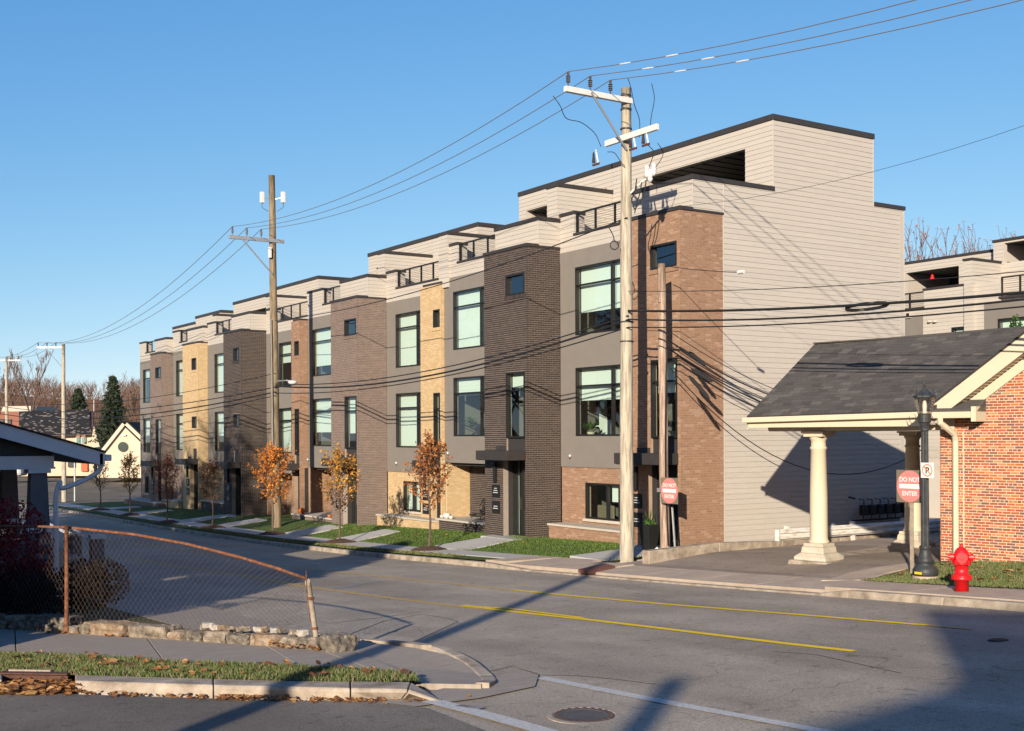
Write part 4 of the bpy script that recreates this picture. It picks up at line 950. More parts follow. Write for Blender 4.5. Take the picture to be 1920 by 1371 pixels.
# palm and plants seen through windows belong to the rooms
ph = [o for o in bpy.data.objects if o.name.startswith('townhouse')]
interior_things(ph[1], 'palm', X0+.7, yx(885, X0+.7), -.1)
def shelf(parent, x, y0, y1, z0, z1, m, n=3):
    mb = MB(); mb.box(x, x+.3, y0, y0+.04, z0, z1); mb.box(x, x+.3, y1-.04, y1, z0, z1); mb.box(x+.26, x+.3, y0+.04, y1-.04, z0, z1)
    for k in range(n+1): zz = z0+(z1-z0-.04)*k/n; mb.box(x, x+.26, y0+.04, y1-.04, zz, zz+.04)
    sh_ = mb.build('bookcase', m, parent)
    for k in range(n):
        yy = y0+.08
        while yy < y1-.25:
            h_ = random.uniform(.16, .26); b_ = random.uniform(.03, .06)
            if random.random() < .75: q = MB(); zz = z0+(z1-z0-.04)*k/n+.04; q.box(x+.05, x+.22, yy, yy+b_, zz, zz+h_); q.build('book', random.choice(['sign_red', 'porch_grey', 'galv', 'cream', 'black']), sh_)
            yy += b_+.02
def pot_plant(parent, x, y, z, s=.3):
    mb = MB(); mb.lathe((x, y, z), [(.09, 0), (.13, .2)], 10); p_ = mb.build('flower_pot', 'limestone', parent); mb = MB()
    for k in range(40):
        a = k*2.4; l = s*random.uniform(.6, 1.2); c = V((x, y, z+.2)); d = V((math.cos(a)*.7, math.sin(a)*.7, random.uniform(.2, 1))).normalized(); t = c+d*l; q = d.cross(Z).normalized()*.05; mb.add([t-d*.1, t-q, t+d*.12, t+q], [(0, 1, 2, 3)])
    tag(mb.build('plant_leaves', 'green_leaf', p_), kind='stuff')
ya_ = yx(1118, X0+1.2); shelf(ph[0], X0+1.2, ya_-.2, ya_+.9, -.2, 1.1, 'blind')
pot_plant(ph[0], X0+.45, yx(1108, X0+.45), -.15, .28); pot_plant(ph[0], X1+.45, 24.75, -.15, .3)
mb = MB(); mb.lathe((X0+.9, yx(1092, X0+.9), 3.0), [(.02, 0), (.02, .3), (.16, .3), (.10, .52)], 12); mb.build('table_lamp', 'blind', ph[0])
mb = MB(); mb.box(X0+.6, X0+1.5, yx(1150, X0+1), yx(1100, X0+1), 2.9, 3.25); mb.build('bed', 'blind', ph[0], bevel=.08)
mb = MB(); mb.box(X0+1.0, X0+1.1, yx(1150, X0+1), yx(1100, X0+1), -2.9, -2.3); mb.build('sofa', 'wicker', ph[0], bevel=.04)
mb = MB(); mb.box(X0+1.6, X0+1.65, yx(880, X0+1.6), yx(862, X0+1.6), .5, 1.3); mb.build('picture', 'blind', ph[1])
for k_, u_ in ((3, 605), (4, 540), (5, 412)):
    yy_ = yx(u_, X0+1.0); zz_ = [0, 0, 0, 5.35, 5.0, 5.0][k_]-5.8; shelf(ph[k_], X0+1.0, yy_-.4, yy_+.5, zz_, zz_+.8, 'limestone', 2)
#%%PART4
# ================================================================= BANK-LIKE BRICK BUILDING WITH DRIVE-THROUGH CANOPY
A1 = V((-0.19, 0.98, 0)).normalized(); A2 = V((0.98, 0.19, 0)).normalized(); BO = V((20.96, 15.8, 0))
def W(l, m, z): return BO+A1*l+A2*m+Z*z
def onW(u, v, m=0.0):
    r = V(ray(u, v)); k = (m+BO.dot(A2))/r.dot(A2); p = r*k; q = p-BO; return q.dot(A1), p.z
bank = empty('brick_building', W(0, 0, -2.7), 'orange-red brick building with a cream gable and a grey-roofed canopy on round columns', 'building')
La, Za = onW(1746.6, 757, -.35); Lb, Zb = onW(1920, 621.7, -.35)
SL = (Zb-Za)/(La-Lb); APX = -6.2
def rake(l): return Za+SL*(La-l)           # top of the rake over distance l (m=-.35)
APZ = rake(APX)
zw = lambda l: rake(l)-.42
mb = MB(); mb.prism([W(0, .014, -3.1), W(2*APX, .014, -3.1), W(2*APX, .014, zw(0)), W(APX, .014, zw(APX)), W(0, .014, zw(0))], A2, .25); mb.build('gable_wall', 'mortar_light', bank)
bk = Pieces('brick', 'brick_red', bank, 300)
def gp_poly(zz):
    z = zz-3.05; z0 = zw(0); 
    if z < z0: return [(0.0, -2*APX)]
    s_ = (z-z0)/SL; return [(s_, -2*APX-s_)]
bk.face(W(0, .014, -3.05), -A1, Z, -A2, -2*APX, APZ+2.6, .0566, .172, .012, .007, poly=gp_poly, header=6)
bk.face(W(0, 0, -3.05), A2, Z, A1, 7.0, 3.2, .0566, .172, .012, .007)
bk.flush()
mb = MB(); mb.obox(W(0, .27, -3.1), A2, -A1, Z, 12, .25, 3.4); mb.build('side_wall', 'mortar_light', bank)
# rake boards
def rakeboard(name, m0, m1, t0, t1, m, l0=La, sgn=1):
    mb = MB()
    d = lambda l, t: rake(l)-t
    mb.hexa([W(l0, m0, d(l0, t1)), W(APX, m0, d(APX, t1)), W(APX, m1, d(APX, t1)), W(l0, m1, d(l0, t1)), W(l0, m0, d(l0, t0)), W(APX, m0, d(APX, t0)), W(APX, m1, d(APX, t0)), W(l0, m1, d(l0, t0))])
    return mb.build(name, m, bank)
rakeboard('rake_fascia', -.35, -.31, .05, .40, 'cream')
rakeboard('drip_edge', -.38, -.30, -.0, .045, 'coping', La+.05)
rakeboard('rake_soffit', -.305, -.03, .36, .38, 'cream', La-.5)
rakeboard('rake_frieze', -.028, .005, .40, .62, 'cream', La-.55)
sl = MB()
k = La-.6
while k > Lb-1.5:
    sl.obox(W(k, -.30, rake(k)-.40), A2, (-A1+Z*SL).normalized(), Z, .27, .02, .018); k -= .075
tag(sl.build('soffit_slats', 'cream', bank), kind='stuff')
# main roof slopes behind the gable
mb = MB(); mb.hexa([W(La, -.30, rake(La)-.06), W(APX, -.30, APZ-.06), W(APX, 12, APZ-.06), W(La, 12, rake(La)-.06), W(La, -.30, rake(La)), W(APX, -.30, APZ), W(APX, 12, APZ), W(La, 12, rake(La))])
mb.hexa([W(APX, -.30, APZ-.06), W(2*APX-La, -.30, rake(La)-.06), W(2*APX-La, 12, rake(La)-.06), W(APX, 12, APZ-.06), W(APX, -.30, APZ), W(2*APX-La, -.30, rake(La)), W(2*APX-La, 12, rake(La)), W(APX, 12, APZ)]); mb.build('main_roof', 'shingle', bank)
# cornice return
Lr, Zr = onW(1833, 769, -.38); ZE = onW(1745, 771, -.5)[1]
mb = MB(); mb.hexa([W(La, -.42, ZE-.02), W(Lr, -.42, ZE-.02), W(Lr, .0, ZE-.02), W(La, .0, ZE-.02), W(La-.05, -.42, ZE+.02), W(Lr+.1, -.42, ZE+.02), W(Lr+.0, -.0, ZE+.24), W(La-.35, .0, ZE+.24)]); mb.build('return_roof', 'shingle', bank)
mb = MB(); mb.obox(W(Lr, -.46, ZE-.22), A1, A2, Z, .10, .46, .30); mb.build('return_end', 'cream', bank)
# canopy roof
CL = 4.42; m0, m1, m2 = -.5, 2.43, 5.36; e0 = onW(1403, 784, -.5)[1]+.03; e1 = ZE+.02; rz = 2.19; LB = -5.2
mb = MB(); T = .07
def slope(ma, mb_, za0, za1, zb0, zb1): return [W(CL, ma, za0-T), W(LB, ma, za1-T), W(LB, mb_, zb1-T), W(CL, mb_, zb0-T), W(CL, ma, za0), W(LB, ma, za1), W(LB, mb_, zb1), W(CL, mb_, zb0)]
eE = e0+(e1-e0)*(CL-LB)/(CL-La)
LV = La-(rz-rake(La))/SL     # the front slope dies into the main roof along a valley
mb.hexa([W(CL, m0, e0-T), W(La, m0, e1-T), W(LV, m1, rz-T), W(CL, m1, rz-T), W(CL, m0, e0), W(La, m0, e1), W(LV, m1, rz), W(CL, m1, rz)]); mb.hexa([W(CL, m1, rz-T), W(LV, m1, rz-T), W(La, m2, e0-T), W(CL, m2, e0-T), W(CL, m1, rz), W(LV, m1, rz), W(La, m2, e0), W(CL, m2, e0)]); mb.build('canopy_deck', 'coping', bank)
sh = Pieces('shingle', 'shingle', bank, 300, lap=.35)
O = W(CL, m0, e0+.004); Ud = (W(La, m0, e1)-W(CL, m0, e0)).normalized(); Wd = (W(CL, m1, rz)-W(CL, m0, e0)).normalized(); Nd = Ud.cross(Wd); Nd = Nd if Nd.z > 0 else -Nd
ul = (W(LB, m0, eE)-W(CL, m0, e0)).length; wl = (W(CL, m1, rz)-W(CL, m0, e0)).length
sh.face(O, Ud, Wd, Nd, ul, wl, .14, .25, .002, .012, jitter=1.0, poly=lambda w_: [(0, (CL-La)+(La-LV)*w_/wl-.01)]); sh.flush()
mb = MB(); mb.obox(W(CL, m1-.1, rz+.0), -A1, A2, Z, CL-LV, .2, .03); mb.build('ridge_cap', 'shingle', bank)
# eave gutter (slightly tilted, as it is), soffit, beams
g0, g1 = W(CL+.06, m0-.12, e0-.14), W(La-.02, m0-.12, e1-.15)
U = (g1-g0).normalized(); mb = MB(); mb.obox(g0, U, A2, Z, (g1-g0).length, .12, .12); mb.build('gutter', 'cream', bank, bevel=.015)
g0, g1 = W(La-.02, m0-.02, ZE-.15), W(Lr+.1, -.52, ZE-.15); U = (g1-g0).normalized(); mb = MB(); mb.obox(g0, U, A2, Z, (g1-g0).length, .12, .13); mb.build('gutter', 'cream', bank, bevel=.015)
mb = MB(); mb.obox(W(CL, m0, e0-.25), -A1, A2, Z, CL-La, .05, .18); mb.build('eave_fascia', 'cream', bank)
mb = MB(); mb.obox(W(CL, m0+.051, e0-.22), -A1, A2, Z, CL-La, m2-m0-.1, .03); mb.build('canopy_ceiling', 'trim_pale', bank)
zb_ = onW(1480, 809, 0)[1]; zt_ = e0-.225
for i, (a, b, c, d) in enumerate(((4.15, 0.0, 0.0, .34), (4.15, 0.0, 4.4, 4.74), (4.15, 3.83, .341, 4.399))):
    mb = MB()
    mb.hexa([W(a, c, zb_), W(b, c, zb_+.02*(i < 2)), W(b, d, zb_+.02*(i < 2)), W(a, d, zb_), W(a, c, zt_), W(b, c, zt_), W(b, d, zt_), W(a, d, zt_)]); bm_ = mb.build('beam', 'cream', bank)
mb = MB(); mb.obox(W(4.16, -.03, zt_-.10), -A1, A2, Z, 4.2, .028, .10); mb.build('beam_moulding', 'cream', bank)
# left gable end of the canopy
mb = MB(); mb.prism([W(4.2, m0+.2, zt_), W(4.2, m1, rz-.15), W(4.2, m2-.2, zt_)], -A1, .1); mb.build('canopy_gable', 'siding_pale', bank)
mb = MB()
for (a, za, b, zb2) in ((m0, e0, m1, rz), (m2, e0, m1, rz)):
    mb.hexa([W(CL, a, za-.28), W(CL, b, zb2-.28), W(CL-.04, b, zb2-.28), W(CL-.04, a, za-.28), W(CL, a, za-.07), W(CL, b, zb2-.07), W(CL-.04, b, zb2-.07), W(CL-.04, a, za-.07)])
mb.build('barge_board', 'cream', bank)
def column(l, m, zb, zt, base=True):
    p = W(l, m, 0)
    c = MB(); H_ = zt-zb
    c.lathe((p.x, p.y, zb), [(.235, .44), (.235, .48), (.205, .52), (.20, .6), (.195, 1.5), (.17, H_-.42), (.19, H_-.40), (.19, H_-.36), (.165, H_-.34), (.165, H_-.22), (.20, H_-.16), (.21, H_-.12)], 28)
    col = c.build('column', 'cream', bank, smooth=True); col.data.shade_smooth()
    q = MB()
    for h0, h1, r0, r1 in ((-.3, .14, .40, .40), (.14, .22, .40, .30), (.22, .36, .29, .27), (.36, .44, .25, .25)):
        q.hexa([p+A1*a*r0+A2*b*r0+Z*(zb+h0) for a, b in ((-1, -1), (1, -1), (1, 1), (-1, 1))]+[p+A1*a*r1+A2*b*r1+Z*(zb+h1) for a, b in ((-1, -1), (1, -1), (1, 1), (-1, 1))])
    q.build('column_base', 'cream_stone', col, bevel=.012)
    q = MB(); q.obox(p-A1*.24-A2*.24+Z*(zt-.12), A1, A2, Z, .48, .48, .07); q.obox(p-A1*.28-A2*.28+Z*(zt-.05), A1, A2, Z, .56, .56, .048); q.build('capital', 'cream', col)
zc = -2.93
column(2.96, .17, zc, zb_); column(2.96, 4.57, zc, zb_); column(.45, 4.57, zc, zb_)
q = MB(); q.obox(W(2.96+.5, -.35, -3.3), -A1, A2, Z, 1.0, 5.6, .44); q.build('canopy_island', 'kerb', bank, bevel=.05)
# downspout
Ld, _ = onW(1791, 900, -.1)
P = [W(Ld+.12, -.50, ZE-.14), W(Ld+.12, -.50, ZE-.24), W(Ld+.06, -.36, ZE-.34), W(Ld, -.14, ZE-.48), W(Ld, -.08, ZE-.6), W(Ld, -.08, -2.72)]
q = MB(); q.tube(P, .062, 8); q.build('downspout', 'cream', bank, smooth=False)
q = MB(); q.obox(W(Ld-.12, -.012, -3.0), -A1, A2, Z, .02, .03, 3.0); q.build('conduit', 'cream', bank)
q = MB(); q.obox(W(-.02, -.04, zb_-.0), -A1, A2, Z, .30, .05, .30); q.build('beam_pocket', 'cream', bank)

# ================================================================= UTILITY POLES AND WIRES
def insulator(parent, p, h=.28, s=1.0, m='insulator'):
    mb = MB(); pr = [(.02, 0), (.02, h*.25)]
    for k in range(4): z = h*(.28+.13*k); pr += [(.025*s, z), (.06*s, z+.01), (.06*s, z+.018), (.025*s, z+.03)]
    pr += [(.03, h*.85), (.035, h)]; mb.lathe(p, pr, 10); return mb.build('insulator', m, parent)
def pole(name, label, p, top, r0, r1, m, group=None, lean=(0, 0)):
    e = empty(name, p, label, 'utility pole', group)
    n = 9; pts = []; rs = []
    for i in range(n+1):
        t = i/n; pts.append(V((p.x+lean[0]*t+.006*math.sin(i*1.7), p.y+lean[1]*t+.006*math.cos(i*2.1), p.z-.3+(top-p.z+.3)*t))); rs.append(r0+(r1-r0)*t)
    mb = MB(); mb.tube(pts, rs, 16); mb.build('shaft', m, e, smooth=False).data.shade_smooth()
    return e, pts[-1]
PG = 'wooden utility poles along the street'
pb = gp(1175, 1045); k = 30.6/(pb.x*FX+pb.y*FY); p1 = V((pb.x*k, pb.y*k, 0)); p1.z = H(p1.x, p1.y); z1 = atd(1181, 165, 30.6).z
pole1, t1 = pole('utility_pole', 'tallest pale wooden utility pole with two white crossarms in front of the brown brick bay', p1, z1, .185, .125, 'wood_pole', PG, lean=(.05, 0))
c1 = V((p1.x+.045, p1.y, 0))
mb = MB(); mb.hexa([(c1.x-2.0, c1.y-.16, z1-.42), (c1.x+.10, c1.y-.16, z1-.42), (c1.x+.10, c1.y-.06+.02, z1-.42), (c1.x-2.0, c1.y-.04, z1-.42), (c1.x-2.0, c1.y-.16, z1-.28), (c1.x+.10, c1.y-.16, z1-.28), (c1.x+.10, c1.y-.04, z1-.28), (c1.x-2.0, c1.y-.04, z1-.28)])
arm1 = mb.build('crossarm', 'white_arm', pole1, bevel=.006)
ins1 = []
for dx in (-1.9, -1.22, -.58):
    q = V((c1.x+dx, c1.y-.10, z1-.279)); insulator(arm1, q, .36); ins1.append(q+Z*.37)
mb = MB(); mb.tube([(c1.x-1.25, c1.y-.18, z1-.34), (c1.x-.10, c1.y-.14, z1-1.62)], .028, 6); mb.build('arm_brace', 'galv', pole1)
z2 = 7.5*30.6/30.6
z2 = atd(1181, 262, 30.6).z
mb = MB(); mb.box(c1.x-.22, c1.x-.13, c1.y-1.45, c1.y+.62, z2-.075, z2+.075); arm2 = mb.build('crossarm', 'white_arm', pole1, bevel=.006)
def cutout(parent, q, s=1):
    mb = MB(); mb.tube([q+V((0, 0, .16)), q+V((0, -.10, -.22))], .022, 7); c = mb.build('fuse_cutout', 'white_arm', parent)
    mb = MB(); mb.tube([q+V((0, .10, .12)), q+V((0, .10, -.16))], [.02, .05], 8); mb.build('cutout_insulator', 'insulator', c)
    mb = MB(); mb.box(q.x-.02, q.x+.02, q.y-.14, q.y+.14, q.z-.24, q.z-.19); mb.build('cutout_bracket', 'rust_iron', c)
    return q
cq = [cutout(pole1, V((c1.x-.18, c1.y-y, z2-.14))) for y in (.50, 1.0)]+[cutout(pole1, V((c1.x-.25, c1.y+.95, z2-.26)))]
for z, r in ((z1-.2, .13), (z1-.55, .135), (z1-1.05, .14), (2.85, .165), (2.35, .168)):
    mb = MB(); mb.lathe((c1.x-.0, c1.y, z), [(r, -.02), (r+.012, -.018), (r+.012, .018), (r, .02)], 18); mb.build('pole_band', 'coping', pole1)
# cable terminations below the lower arm
for i, (u, v) in enumerate(((1213, 322), (1226, 318), (1219, 330))):
    q = atd(u, v, 30.2); mb = MB(); mb.lathe(q, [(.03, -.16), (.075, -.08), (.05, -.03), (.08, 0), (.05, .06), (.07, .1), (.03, .17)], 10); mb.build('cable_termination', 'white_arm', pole1, smooth=True)
mb = MB(); mb.tube([V((c1.x, c1.y, 6.05)), atd(1205, 340, 30.3), atd(1222, 328, 30.2)], .03, 6); mb.build('standoff', 'white_arm', pole1)
def cat(p, q, sag, n=22):
    L = []
    for i in range(n+1):
        t = i/n; r = p+(q-p)*t; L.append(V((r.x, r.y, r.z-4*sag*t*(1-t))))
    return L
def wire(label, p, q, sag, r=.009, m='wire', group='wires strung between the utility poles', cat_='wire', n=22):
    mb = MB(); mb.tube(cat(p, q, sag, n), r, 5); o = mb.build('overhead_wire', m); return tag(o, label, cat_, group)
def loose(parent, name, pts, r=.008, m='wire'):
    # Catmull-Rom through the points
    P = [V(p) for p in pts]; P = [P[0]*2-P[1]]+P+[P[-1]*2-P[-2]]; Q = []
    for i in range(1, len(P)-2):
        for k in range(8):
            t = k/8; a, b, c, d = P[i-1:i+3]
            Q.append(.5*((2*b)+(c-a)*t+(2*a-5*b+4*c-d)*t*t+(3*b-a-3*c+d)*t**3))
    Q.append(P[-2]); mb = MB(); mb.tube(Q, r, 5); return mb.build(name, m, parent)
D1 = 30.4
loose(pole1, 'jumper_cable', [atd(1037, 180, D1-1.5), atd(1050, 198, D1-1.4), atd(1062, 222, D1-1), atd(1090, 230, D1-.5), atd(1115, 250, D1), atd(1127, 275, D1)], .010)
loose(pole1, 'jumper_cable', [atd(1177, 146, D1), atd(1183, 165, D1-.3), atd(1190, 198, D1-.3), atd(1199, 225, D1), atd(1199, 258, D1)], .010)
loose(pole1, 'jumper_cable', [atd(1222, 157, D1), atd(1227, 185, D1), atd(1221, 220, D1), atd(1219, 250, D1)], .010)
loose(pole1, 'jumper_cable', [atd(1213, 270, D1), atd(1226, 285, D1), atd(1222, 300, D1), atd(1214, 322, D1)], .010)
loose(pole1, 'jumper_cable', [atd(1233, 268, D1), atd(1243, 285, D1), atd(1240, 298, D1), atd(1228, 316, D1)], .010)
loose(pole1, 'jumper_cable', [atd(1139, 285, D1), atd(1152, 287, D1), atd(1165, 305, D1), atd(1172, 312, D1)], .010)
for u, v in ((1194, 345), (1203, 352), (1212, 345)):
    loose(pole1, 'riser_cable', [atd(u, v-10, D1-.1), atd(u-3, v+10, D1-.1), atd(u-9, v+30, D1-.1), atd(1190, v+48, D1-.1)], .016)
loose(pole1, 'coiled_cable', [atd(1140, 424, D1), atd(1149, 440, D1), atd(1152, 452, D1)]+[atd(1152+8*math.sin(a)+0, 460-8*math.cos(a), D1-.1) for a in [k*.9 for k in range(12)]], .014)
# pole 2
pb = gp(519, 990); p2 = V((pb.x, pb.y, H(pb.x, pb.y))); d2 = p2.x*FX+p2.y*FY; z_2 = atd(513, 330, d2).z
pole2, t2 = pole('utility_pole', 'brown wooden utility pole carrying two white antenna panels and a street light', p2, z_2, .21, .13, 'wood_pole_dark', PG, lean=(-.16, 0))
c2 = V((p2.x-.12, p2.y, 0)); za = atd(513, 453, d2).z
mb = MB(); mb.box(c2.x-2.0, c2.x+.45, c2.y-.19, c2.y-.09, za-.075, za+.075); a2 = mb.build('crossarm', 'galv', pole2, bevel=.006)
ins2 = []
for dx in (-1.85, -1.22, -.58):
    q = V((c2.x+dx, c2.y-.14, za+.076)); insulator(a2, q, .36); ins2.append(q+Z*.37)
mb = MB(); mb.tube([(c2.x-1.45, c2.y-.2, za-.05), (c2.x-.08, c2.y-.16, za-1.45)], .03, 6); mb.build('arm_brace', 'galv', pole2)
for s_ in (-1, 1):
    q = V((c2.x+.45*s_*FY, c2.y-.45*s_*FX, atd(513, 371, d2).z)); mb = MB(); mb.box(q.x-.09, q.x+.09, q.y-.08, q.y+.08, q.z-.24, q.z+.24); an = mb.build('antenna_panel', 'white_arm', pole2, bevel=.03)
    mb = MB(); mb.tube([q, V((c2.x, c2.y, q.z-.1))], .022, 5); mb.build('antenna_bracket', 'galv', an)
    loose(an, 'antenna_cable', [q-Z*.25, q-Z*.42, V((c2.x+.15*s_, c2.y-.12*s_, q.z-.6))], .010)
mb = MB(); mb.box(c2.x-.26, c2.x-.15, c2.y-.24, c2.y-.1, za-.75, za-.3); mb.build('radio_box', 'white_arm', pole2, bevel=.01)
mb = MB(); mb.box(c2.x-.30, c2.x-.13, c2.y-.34, c2.y-.16, atd(515, 865, d2).z, atd(515, 846, d2).z+.05); mb.build('meter_box', 'galv', pole2, bevel=.02)
mb = MB(); mb.tube([V((c2.x-.12, c2.y-.21, atd(515, 850, d2).z)), V((c2.x-.17, c2.y-.18, atd(513, 600, d2).z))], .022, 6); mb.build('conduit', 'galv', pole2)
q = atd(549, 717, d2-1.2); mb = MB(); mb.tube([V((c2.x+.1, c2.y-.1, q.z+.1)), q+V((-.2, .2, .08)), q+Z*.05], .03, 6); arm = mb.build('lamp_arm', 'galv', pole2)
mb = MB(); mb.lathe(q, [(.03, .08), (.12, .06), (.17, .0), (.13, -.05), (.10, -.10), (.03, -.13)], 14, sx=1.3); mb.build('lamp_head', 'white_arm', arm, smooth=True)
# small pole
sp = atd(1247, 1040, 30.9); sp = V((sp.x, sp.y, H(sp.x, sp.y))); zs = atd(1243, 495, 30.9).z
pole3, t3 = pole('utility_pole', 'shorter reddish split wooden pole with a do-not-enter sign on it', sp, zs, .125, .10, 'wood_pole_brown', PG, lean=(-.06, 0.02))
mb = MB(); mb.tube([V((sp.x-.17, sp.y-.02, zs-.12)), V((sp.x-.17, sp.y-.02, zs-1.0))], .03, 6); mb.build('side_splint', 'wood_pole_brown', pole3)
loose(pole3, 'riser_cable', [V((sp.x-.02, sp.y-.14, 2.2)), V((sp.x-.08, sp.y-.15, .8)), V((sp.x-.1, sp.y-.15, -1.0)), V((sp.x-.02, sp.y-.15, -2.9))], .02)
mb = MB(); mb.tube([V((sp.x+.1, sp.y-.17, -1.9)), V((sp.x+.16, sp.y-.22, -3.1))], .03, 6); mb.build('conduit', 'galv', pole3)
# far poles on the left
def far_pole(u, vb, vt, d, label, arm=True):
    b = atd(u, vb, d); e, t = pole('utility_pole', label, b, atd(u, vt, d).z, .18, .12, 'wood_pole', PG)
    Rg = V((FY, -FX, 0)); z = atd(u, vt+8, d).z; L = []
    mb = MB(); o = V((b.x, b.y, z)); mb.obox(o-Rg*(1.95 if arm else 1.2), Rg, V((FX, FY, 0)), Z, 2.1 if arm else 2.6, .1, .13); a = mb.build('crossarm', 'white_arm', e)
    for dx in ((-1.85, -1.2, -.55) if arm else (-1.1, .0, 1.2)): insulator(a, o+Rg*dx+Z*.13, .3); L.append(o+Rg*dx+Z*.43)
    if arm: mb = MB(); mb.tube([o-Rg*1.3, o-Z*1.5], .025, 5); mb.build('arm_brace', 'galv', e)
    return L
L3 = far_pole(120, 938, 645, 88, 'distant pale wooden utility pole rising behind the porch roof')
L4 = far_pole(13, 900, 669, 118, 'farthest pale utility pole at the left edge of the photo', False)
# primary conductors
nxt = [V((c1.x+dx, -17.0, 9.1)) for dx in (-1.9, -1.2, -.55)]
nm = ['outer', 'middle', 'inner']
for i in range(3):
    wire('%s bare conductor from the tallest pole off over the right edge' % nm[i], ins1[i], nxt[i], 1.9, .011, 'wire_alu')
    wire('%s bare conductor between the tallest pole and the antenna pole' % nm[i], ins1[i], ins2[i], .75, .011, 'wire_alu')
    wire('%s bare conductor from the antenna pole to the distant left pole' % nm[i], ins2[i], L3[i], 1.5, .013, 'wire_alu')
    wire('%s bare conductor between the two farthest poles' % nm[i], L3[i], L4[i], .4, .016, 'wire_alu')
for i, (p, q, t) in enumerate(((ins1[0], nxt[0], .05), (ins1[0], nxt[0], .09), (ins1[1], nxt[1], .05), (ins1[1], nxt[1], .10), (ins1[2], nxt[2], .06), (ins1[2], nxt[2], .11))):
    pts = cat(p, q, 1.9, 200); k = int(t*200); mb = MB(); mb.tube([pts[k], pts[k+1], pts[k+2]], [.012, .02, .012], 7); mb.build('wire_splice', 'white_arm', pole1)
# communication cables: (left end px,d) (pole px) (right end px,d)
A = lambda u, v, d: atd(u, v, d)
P2a, P1a = lambda v: A(516, v, d2-.3), lambda v: A(1178, v, 30.4)
Rr = V((19.0, -6, 0))
def toright(u, v):     # point far right where the cable leaves the picture, on the street line
    r = V(ray(u, v)); k = 19.3/r.x; return r*k
LB_ = [('upper thin twisted cable sagging across the facade to the antenna pole', A(516, 601, d2-.3), A(1176, 408, 30.4), .42, .016),
       ('highest of the thick cables between the antenna pole and the tallest pole', P2a(720), P1a(592), .55, .019),
       ('black bundle cable passing the street light to the tallest pole', P2a(724), P1a(600), .62, .030),
       ('lowest cable between the antenna pole and the tallest pole', P2a(737), P1a(614), .5, .018)]
for l, p, q, s_, r in LB_: wire(l, p, q, s_, r)
RB_ = [('thin wire from the tall pole off to the right above the siding', P1a(546), toright(1960, 505), .12, .009),
       ('thick black cable running right from the poles over the canopy roof', P1a(583), toright(1960, 545), .12, .030),
       ('middle black cable running right from the poles over the canopy roof', P1a(599), toright(1960, 557), .16, .022),
       ('lowest black cable running right from the poles over the canopy roof', P1a(614), toright(1960, 571), .12, .016),
       ('faint thin wire climbing to the right edge past the roof room', A(1187, 392, 30.3), toright(1960, 222), .35, .0045),
       ('short wire with a white insulator leaving the shorter pole', A(1250, 499, 30.8), toright(1392, 511), .03, .010)]
for l, p, q, s_, r in RB_:
    if 'short wire' in l: q2 = q; kk = 1.0
    else: kk = (p.y+17.0)/(p.y-q.y)
    L_ = []
    for i_ in range(49):
        t = kk*i_/48; c_ = p+(q-p)*t; L_.append(V((c_.x, c_.y, c_.z-4*s_*(.25 if t > 1 else 1)*t*(1-t))))
    mb = MB(); mb.tube(L_, r, 5); tag(mb.build('overhead_wire', 'wire'), l, 'wire', 'wires strung between the utility poles')
pz_ = V((19.3, -17.0, H(19.3, -17))); pe_, _t = pole('utility_pole', 'wooden utility pole beyond the right edge where the overhead wires lead', pz_, 9.6, .19, .13, 'wood_pole', PG)
mb = MB(); mb.box(17.3, 19.5, -17.22, -17.10, 8.62, 8.76); ar_ = mb.build('crossarm', 'white_arm', pe_)
for dx in (-1.9, -1.2, -.55): insulator(ar_, V((c1.x+dx, -17.16, 8.765)), .33)
q = toright(1384, 511); mb = MB(); mb.tube([q, q+V((.0, -.18, .0))], .045, 8); tag(mb.build('strain_insulator', 'white_arm'), 'white strain insulator on the short wire right of the shorter pole', 'insulator')
q = toright(1625, 573); mb = MB()
for k in range(3): mb.tube([q+V((0, .55*math.cos(a), .06*math.sin(a)-.02*k)) for a in [i*.52 for i in range(13)]], .014, 5)
tag(mb.build('cable_loop', 'wire'), 'looped slack of black cable hanging on the wires over the canopy', 'cable loop')
for i, (v0, v1, uu, vv) in enumerate(((606, 722, 0, 766), (610, 726, 0, 775), (700, 735, 0, 790), (712, 742, 0, 800))):
    wire(['top', 'second', 'third', 'bottom'][i]+' of the four cables leaving the antenna pole to the left', A(516, v1 if i else 700, d2-.3), A(uu-30, vv-20, 95), .9, [.016, .022, .03, .018][i])
# service drops from the shorter pole
for i, (v0, u1, v1_, r) in enumerate(((622, 1520, 770, .011), (640, 1520, 792, .02), (648, 1500, 795, .012), (655, 1490, 806, .02), (668, 1480, 812, .012), (690, 1545, 870, .014))):
    p = A(1256, v0, 30.8); q = A(1600+8*i, 770+7*i, 35)
    if i == 5: q = A(1730, 842, 36)
    wire(['topmost', 'second', 'third', 'fourth', 'fifth', 'lowest'][i]+' service cable drooping from the shorter pole towards the canopy', p, q, .35+.06*i if i < 5 else 1.6, r)
# closures hanging on the drops
for i, (a, b) in enumerate((((1292, 660), (1322, 685)), ((1296, 692), (1335, 716)), ((1292, 705), (1330, 748)))):
    p, q = A(*a, 30.4), A(*b, 29.9); mb = MB(); mb.tube([p, p+(q-p)*.15, p+(q-p)*.85, q], [.02, .055, .055, .02], 8)
    tag(mb.build('splice_closure', 'rubber'), ['upper', 'middle', 'lowest'][i]+' black splice case slung on the cables right of the shorter pole', 'splice case')

